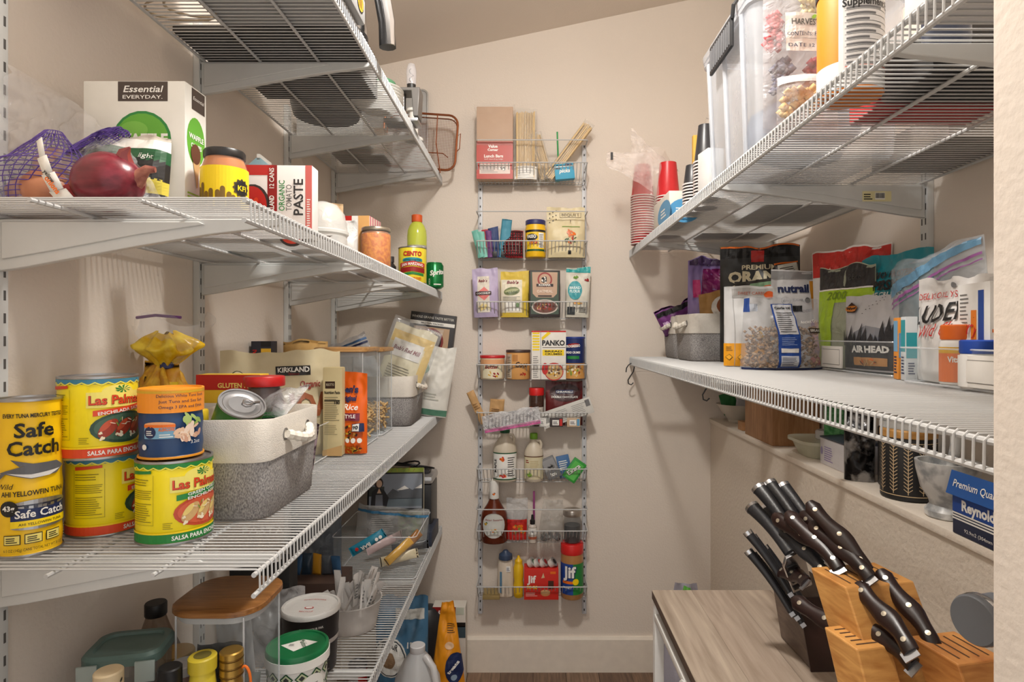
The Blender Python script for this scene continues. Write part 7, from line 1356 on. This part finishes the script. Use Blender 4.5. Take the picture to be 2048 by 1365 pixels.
t = bottle('black_candle', 'slim black canister between foil bag and patterned canister', 'canister', (.792, 1.325, zl), [(.030, 0), (.032, .003), (.032, .125), (.030, .128), (0, .128)], M((44, 42, 42), .5), body='canister_body')
# patterned canister
t = thing('patterned_canister', 'black canister with cream chevron stripes and gold lid', 'canister', (.764, 1.232, zl), face((.764, 1.232))); r = .050
b = MB(); b.lathe([(.047, 0), (r, .003), (r, .120), (.048, .124)], M((30, 29, 30), .5), 44); b.build('canister_body', t); b = MB(); b.lathe([(r - .002, .122), (r + .001, .124), (r + .001, .136), (r - .002, .139), (0, .139)], wood((176, 124, 60), (206, 156, 90), .4), 40); b.build('lid', t)
p = Print(S_cyl(r), .0003, .008); CR = M((216, 190, 150), .55)
p.rect(-.157, .010, .157, .0115, CR); p.rect(-.157, .1135, .157, .115, CR)
for k in range(-4, 5):
    u = k * .026; p.rect(u - .0007, .014, u + .0007, .112, CR, 1)
    for j in range(13):
        v = .018 + j * .0072
        for s in (-1, 1): p.poly([(u, v), (u, v + .0016), (u + s * .0075, v + .0076), (u + s * .0075, v + .006)], CR, 1)
p.build(t)
# marble mortar with pestle
MARB = speckle((150, 152, 154), (214, 214, 212), 26, .35, .38, .52, .05, 'marble')
t = thing('mortar', 'grey veined marble mortar on the ledge', 'mortar', (.752, 1.098, zl)); b = MB(); b.lathe([(.033, 0), (.036, .003), (.036, .012), (.028, .022), (.030, .030), (.042, .050), (.050, .085), (.0515, .100), (.046, .100), (.038, .060), (0, .040)], MARB, 40); b.build('mortar_bowl', t)
t = thing('pestle', 'marble pestle leaning in the mortar', 'pestle', (.752, 1.098, zl + .048), 0, None, -8, 16); b = MB(); b.lathe([(.004, 0), (.014, .004), (.016, .018), (.009, .04), (.009, .085), (.012, .10), (.008, .108), (0, .11)], MARB, 24); b.build('pestle_body', t)
# blue foil carton with open flap
t = thing('foil_carton', 'dark blue kitchen foil carton with raised blue flap on the ledge', 'box', (.748, .895, zl)); NAV = M((30, 40, 70), .45)
b = MB(); b.box(-.046, .046, -.165, .118, 0, .066, NAV, .001); b.build('box_body', t)
b = MB(); b.prism([(-.053, .064), (-.047, .062), (-.036, .100), (-.043, .102)], -.165, .125, M((30, 86, 160), .4)); b.build('raised_flap', t)
p = Print(S_left(-.046)); p.rect(-.118, .036, .165, .066, INK['blue']); p.text('Reynolds', -.056, .042, .016, INK['white'], 2, bold=.04, width=.080)
for k in range(3): p.rect(-.118, .024 + k * .0045, .165, .0266 + k * .0045, INK['white'], 1)
p.text('92.9m2 (304mm x 304.8m)', -.040, .008, .0055, INK['white'], 2, width=.10); p.build(t)
p = Print(lambda u, v: ((-.0532 + (v - .064) * .263, -u, v), (-.967, 0, .255))); p.text('Premium Quality', -.060, .078, .0115, INK['white'], 1, bold=.01, width=.105); p.build(t, 'flap_print')

# ================================================================== SIDE TABLE WITH THE KNIFE BLOCKS
TZ = CZ - .558; TX0, TX1, TY0, TY1 = .266, .697, .458, 1.332
t = thing('side_table', 'narrow side table with grey wood top and white metal frame', 'table', ((TX0 + TX1) / 2, (TY0 + TY1) / 2, 0)); hx, hy = (TX1 - TX0) / 2, (TY1 - TY0) / 2
GW = [wood((134, 119, 104), (174, 159, 143), .5, (16, 1.1, 16)), wood((140, 124, 109), (168, 152, 137), .5, (20, 1.4, 20)), wood((128, 113, 99), (172, 156, 140), .5, (13, 1.0, 13))]
b = MB(); b.box(-hx, hx, -hy, hy, TZ - .018, TZ - .0015, M((84, 66, 54), .6), .001); top = b.build('table_top', t)
nb = 5
for k in range(nb):
    b = MB(); x0 = -hx + 2 * hx * k / nb; b.box(x0 + .0002, x0 + 2 * hx / nb - .0002, -hy, hy, TZ - .0016, TZ, GW[k % 3]); b.build('board', top, smooth=False)
FW = M((226, 224, 220), .4)
for sx in (-1, 1):
    for sy in (-1, 1): b = MB(); b.box(sx * (hx - .012) - .010, sx * (hx - .012) + .010, sy * (hy - .012) - .010, sy * (hy - .012) + .010, 0, TZ - .018, FW, .002); b.build('leg', t)
for sx in (-1, 1):
    b = MB(); b.box(sx * (hx - .008) - .007, sx * (hx - .008) + .007, -hy + .02, hy - .02, TZ - .058, TZ - .042, FW, .003); b.build('side_rail', t)
for sy in (-1, 1): b = MB(); b.box(-hx + .02, hx - .02, sy * (hy - .012) - .006, sy * (hy - .012) + .006, TZ - .050, TZ - .034, FW, .002); b.build('cross_rail', t)
b = MB(); b.box(-hx + .02, hx - .02, -hy + .02, hy - .02, .20, .215, FW, .002); b.build('lower_shelf', t)
b = MB(); b.tube([(-hx + .002, hy - .285 + .046 * math.sin(a), TZ - .088 - .043 * math.cos(a) * -1 - .0) for a in [k * .26 for k in range(25)]], .004, FW, 8, closed=False); b.build('wire_ring', t)

def shear_block(b, x, y, w, d, h, lean, az, mat, z0=0.0, bev=0):
    """leaning block: base w x d turned by az, top shifted by lean along the turned +y"""
    p = Vector((-math.sin(az), math.cos(az), 0)); q = Vector((math.cos(az), math.sin(az), 0)); o = Vector((x, y, z0)); vs = []
    for hh, s in ((0, 0), (h, lean)):
        for a, c in ((-w / 2, -d / 2), (w / 2, -d / 2), (w / 2, d / 2), (-w / 2, d / 2)): vs.append(o + q * a + p * (c + s) + Vector((0, 0, hh)))
    b.add(vs, [(0, 3, 2, 1), (4, 5, 6, 7), (0, 1, 5, 4), (1, 2, 6, 5), (2, 3, 7, 6), (3, 0, 4, 7)], mat)
    return p, q, o
BZ = TZ + .0006
AZ = .20
# pale wood block: stepped
OAK = wood((176, 118, 58), (214, 160, 92), .4, (5, 5, 26)); SLOT = M((70, 44, 24), .8)
t = thing('wood_knife_block', 'large pale wood stepped knife block with brown-handled knives', 'knife block', (0, 0, 0))
b = MB(); p_, q_, o_ = shear_block(b, .495, .752, .108, .073, .216, .120, AZ, OAK, BZ); b.build('tall_step', t, smooth=False, bevel=.002)
b = MB(); shear_block(b, .444, .738, .050, .062, .160, .068, AZ, OAK, BZ); o2 = b.build('low_step', t, smooth=False, bevel=.002)
b = MB(); shear_block(b, .546, .672, .068, .070, .170, .087, AZ, wood((164, 102, 50), (202, 142, 78), .4, (5, 5, 26)), BZ); o3 = b.build('near_step', t, smooth=False, bevel=.002)
def slots(par, cx, cy, z, n, dq, L, along='p'):
    b = MB()
    for k in range(n):
        c = Vector((cx, cy, z)) + (q_ if along == 'p' else p_) * ((k - (n - 1) / 2) * dq); u = (p_ if along == 'p' else q_) * L / 2; v = (q_ if along == 'p' else p_) * .0012
        b.add([c - u - v, c + u - v, c + u + v, c - u + v], [(0, 1, 2, 3)], SLOT)
    tag(b.build('knife_slots', par, smooth=False), kind='stuff')
pt = Vector((.495, .752, 0)) + p_ * .120; slots(t, pt.x, pt.y, BZ + .2164, 6, .015, .052)
pt = Vector((.444, .738, 0)) + p_ * .068; slots(t, pt.x, pt.y, BZ + .1604, 5, .010, .034, 'q')
pt = Vector((.546, .672, 0)) + p_ * .087; slots(t, pt.x, pt.y, BZ + .1704, 4, .014, .050)
# dark block
t = thing('dark_knife_block', 'dark stained knife block holding black-handled steel-capped knives', 'knife block', (0, 0, 0)); DKW = wood((74, 60, 53), (104, 88, 77), .45, (6, 6, 26)); DKS = M((40, 20, 16), .35)
b = MB(); shear_block(b, .503, 1.069, .078, .114, .104, .045, .04, DKW, BZ); b.build('block_body', t, smooth=False, bevel=.003)
b = MB(); shear_block(b, .503, 1.0105, .0775, .003, .1035, .045, .04, DKS, BZ); b.build('dark_face', t, smooth=False)
b = MB(); lf = [(.0, .012), (.004, .005), (.010, .006), (.007, .0), (.008, -.008), (.002, -.006), (0, -.014), (-.002, -.006), (-.008, -.008), (-.007, 0), (-.010, .006), (-.004, .005)]
b.add([(.4635 + .0, 1.088 + c * .6, BZ + .060 + a * .9) for c, a in lf], [tuple(range(len(lf)))], BLACK); b.build('leaf_mark', t, smooth=False)

HB = speckle((40, 20, 16), (24, 12, 10), 12, .34, .4, .6, .05, 'brown_handle', stretch=(2, 2, .4)); HK = M((30, 30, 33), .38, bump=.15, bscale=300)
RIV = M((206, 196, 176), .3, .8)
def riveted(L, hm):
    """contoured slab handle along +z (0..L), rivets on both cheeks"""
    out = []
    def o(q): return (.0105 + .0035 * math.sin(q * math.pi * 1.0) - .0028 * math.sin(q * math.pi * 2.2) ** 2 + (.003 if q > .86 else 0) * (q - .86) * 7)
    n = 14; rings = []
    for k in range(n):
        q = k / (n - 1); w = o(q) * (1 if k < n - 1 else .55); th = .0068 * (1 if 0 < k < n - 1 else .7); dx = .0045 * math.sin(q * math.pi * 1.5 + .4)
        rings.append([(dx + w * math.cos(a), th * math.sin(a) * (1.0 if abs(math.sin(a)) > .5 else .9), q * L) for a in [2 * math.pi * i / 12 for i in range(12)]])
    b = MB(); loft(b, rings, hm, True, True); out.append(('handle', b))
    for q in (.12, .47, .86):
        b = MB(); dx = .0045 * math.sin(q * math.pi * 1.5 + .4)
        for s in (-1, 1): b.lathe([(.0034, 0), (.0034, .0007), (0, .0009)], RIV, 12, T=Matrix.Translation((dx, s * .0066, q * L)) @ Matrix.Rotation(R(-90 * s), 4, 'X'))
        out.append(('rivet', b))
    b = MB(); b.box(-.011, .009, -.0010, .0010, -.008, .004, STEEL); out.append(('blade', b))
    return out
def capped(L, r):
    b = MB(); n = 10; rings = []
    for k in range(n):
        q = k / (n - 1); w = r * (.72 + .34 * q - .12 * math.sin(q * math.pi)); rings.append([(w * 1.15 * math.cos(a) + .004 * math.sin(q * 2.6), w * .82 * math.sin(a), q * L) for a in [2 * math.pi * i / 14 for i in range(14)]])
    loft(b, rings, HK, True, True); out = [('handle', b)]
    b = MB(); rr = r * 1.06; loft(b, [[(rr * 1.17 * math.cos(a) + .004 * math.sin(2.6), rr * .84 * math.sin(a), L + z) for a in [2 * math.pi * i / 14 for i in range(14)]] for z in (-.004, .003)], CHROME, True, True); out.append(('steel_cap', b))
    b = MB(); b.box(-r * .7, r * .55, -.0009, .0009, -.007, .004, STEEL); out.append(('blade', b))
    return out
def place_knife(name, label, s, e, Ys, L, parts, group, roll=0):
    """handle from pixel s (at depth Ys) towards pixel e, true length L, leaning away"""
    S = Vector((wx(s[0], Ys), Ys, wz(s[1], Ys))); d = Vector(((e[0] - VX) / F, 1, -(e[1] - VY) / F)); C = Vector((0, 0, CZ)); m = S - C
    A = d.dot(d); B = -2 * d.dot(m); Cc = m.dot(m) - L * L; disc = B * B - 4 * A * Cc
    Y = (-B + math.sqrt(disc)) / (2 * A) if disc > 0 else -B / (2 * A)
    E = C + d * Y; ax = (E - S).normalized()
    t = thing(name, label, 'knife', S, 0, group); view = (C - S).normalized()
    y = (-view + ax * view.dot(ax)).normalized(); x = y.cross(ax).normalized(); mt = Matrix((x, y, ax)).transposed()
    t.rotation_euler = (mt @ Matrix.Rotation(R(roll), 3, 'Z')).to_euler()
    for nm, src in parts:
        o = src.copy(); COL.objects.link(o); o.parent = t
    return t
def proto(parts): return [(nm, b.build(nm, None, angle=50)) for nm, b in parts]
pr_b, pr_s, pr_k = proto(riveted(.125, HB)), proto(riveted(.112, HB)), proto(riveted(.120, HK))
pc_l, pc_s = proto(capped(.130, .0115)), proto(capped(.112, .0068))
gb, gk, gs = 'brown riveted knives in the pale wood block', 'black steel-capped knives in the dark block', 'small steel-capped steak knives in the dark block'
for s, e, Ys, pts, l, roll in (((1731, 1144), (1623, 1003), .85, pr_b, 'brown riveted knife standing highest, at the right of the wood block', 8), ((1716, 1128), (1606, 1024), .875, pr_b, 'brown riveted knife just left of the highest one', -10), ((1738, 1160), (1627, 1044), .833, pr_b, 'brown riveted knife in front of the highest one', 5), ((1676, 1140), (1580, 1024), .875, pr_b, 'brown riveted knife over the middle of the wood block', 12), ((1660, 1118), (1550, 1028), .90, pr_b, 'brown riveted knife farthest left in the wood block top', -14), ((1610, 1168), (1566, 1138), .94, pr_s, 'short brown knife showing low between the two blocks', 10), ((1710, 1293), (1592, 1194), .82, pr_s, 'brown riveted knife lying lowest at the left step of the wood block', 4), ((1820, 1307), (1720, 1165), .735, pr_s, 'long brown knife crossing the front of the wood block', -6), ((1864, 1294), (1766, 1140), .767, pr_s, 'brown riveted knife nearest the ledge on the near step', 10), ((1825, 1334), (1697, 1220), .742, pr_s, 'brown riveted knife nearest the doorway with blade tip showing', 0)):
    place_knife('kitchen_knife', l, s, e, Ys, .125 if pts is pr_b else .112, pts, gb, roll)
place_knife('kitchen_knife', 'black riveted knife between the dark and pale blocks', (1650, 1156), (1569, 1052), .90, .120, pr_k, gb, 0)
for s, e, l in (((1600, 1092), (1516, 978), 'black steel-capped knife, left one of the highest pair in the dark block'), ((1618, 1082), (1537, 970), 'black steel-capped knife, rearmost in the dark block'), ((1650, 1092), (1563, 975), 'black steel-capped knife, right one of the highest pair'), ((1640, 1120), (1556, 1008), 'black steel-capped knife in front of the highest pair'), ((1580, 1108), (1503, 1017), 'black steel-capped knife, lower left of the large handles'), ((1604, 1118), (1527, 1023), 'black steel-capped knife, lower middle of the large handles')):
    place_knife('chef_knife', l, s, e, 1.045, .130, pc_l, gk)
for k, (e, l) in enumerate((((1481, 1050), 'leftmost in the upper row'), ((1492, 1060), 'second in the upper row'), ((1500, 1071), 'third in the upper row'), ((1516, 1082), 'fourth in the upper row'), ((1484, 1089), 'leftmost in the lower row'), ((1494, 1097), 'second in the lower row'), ((1506, 1111), 'third in the lower row'))):
    place_knife('steak_knife', 'small steel-capped steak knife, ' + l, (e[0] + 98, e[1] + 136), e, 1.035, .112, pc_s, gs)
for nm, o in pr_b + pr_s + pr_k + pc_l + pc_s: bpy.data.objects.remove(o)
# kitchen shears in the dark block
t = thing('kitchen_shears', 'steel kitchen shears with toothed grip beside the black handles', 'shears', (wx(1597, 1.0), 1.0, wz(1150, 1.0)), 0, None, 20, -24); b = MB(); b.prism([(-.018, -.03), (.016, -.03), (.018, .03), (.010, .045), (-.012, .045), (-.02, .03)], -.003, .003, CHROME); b.build('shear_plate', t, bevel=.001)
for k in range(4): b = MB(); b.box(-.016, .0, -.006, -.003, -.022 + k * .015, -.016 + k * .015, BLACK, .001); b.build('grip_tooth', t)
# grey stand mixer at the near end of the table, mostly behind the doorway wall
t = thing('stand_mixer', 'grey stand mixer with round attachment hub beside the doorway', 'mixer', (.497, .553, TZ)); GM = M((128, 130, 134), .35)
b = MB(); loft(b, [[(x, y, z) for x, y in rrect(.11 * s, .17 * s, .045 * s)] for z, s in ((.0006, 1), (.015, 1), (.03, .8))], GM, True, True); b.build('base', t)
b = MB(); loft(b, [[(x, y - .04, z) for x, y in rrect(.065 * s, .07 * s, .028 * s)] for z, s in ((.028, 1.2), (.11, .9), (.21, 1))], GM, True, True); b.build('column', t)
blob(.050, GM, 32, 20, 1.0, 1.75, .9, 0, 1, 0).build('motor_head', t).location = (.010, 0, .250)
b = MB(); T = Matrix.Translation((-.030, .055, .278)) @ Matrix.Rotation(R(18), 4, 'Z') @ Matrix.Rotation(R(-90), 4, 'Y'); b.lathe([(.0215, 0), (.0215, .021), (.0233, .023), (.0242, .033), (.0225, .036), (0, .036)], M((108, 111, 116), .4, .2), 36, T=T); b.build('hub_cap', t)
b = MB(); b.lathe([(.0243, .022), (.0249, .024), (.0249, .027), (.0243, .029)], CHROME, 36, T=T); b.build('hub_ring', t)
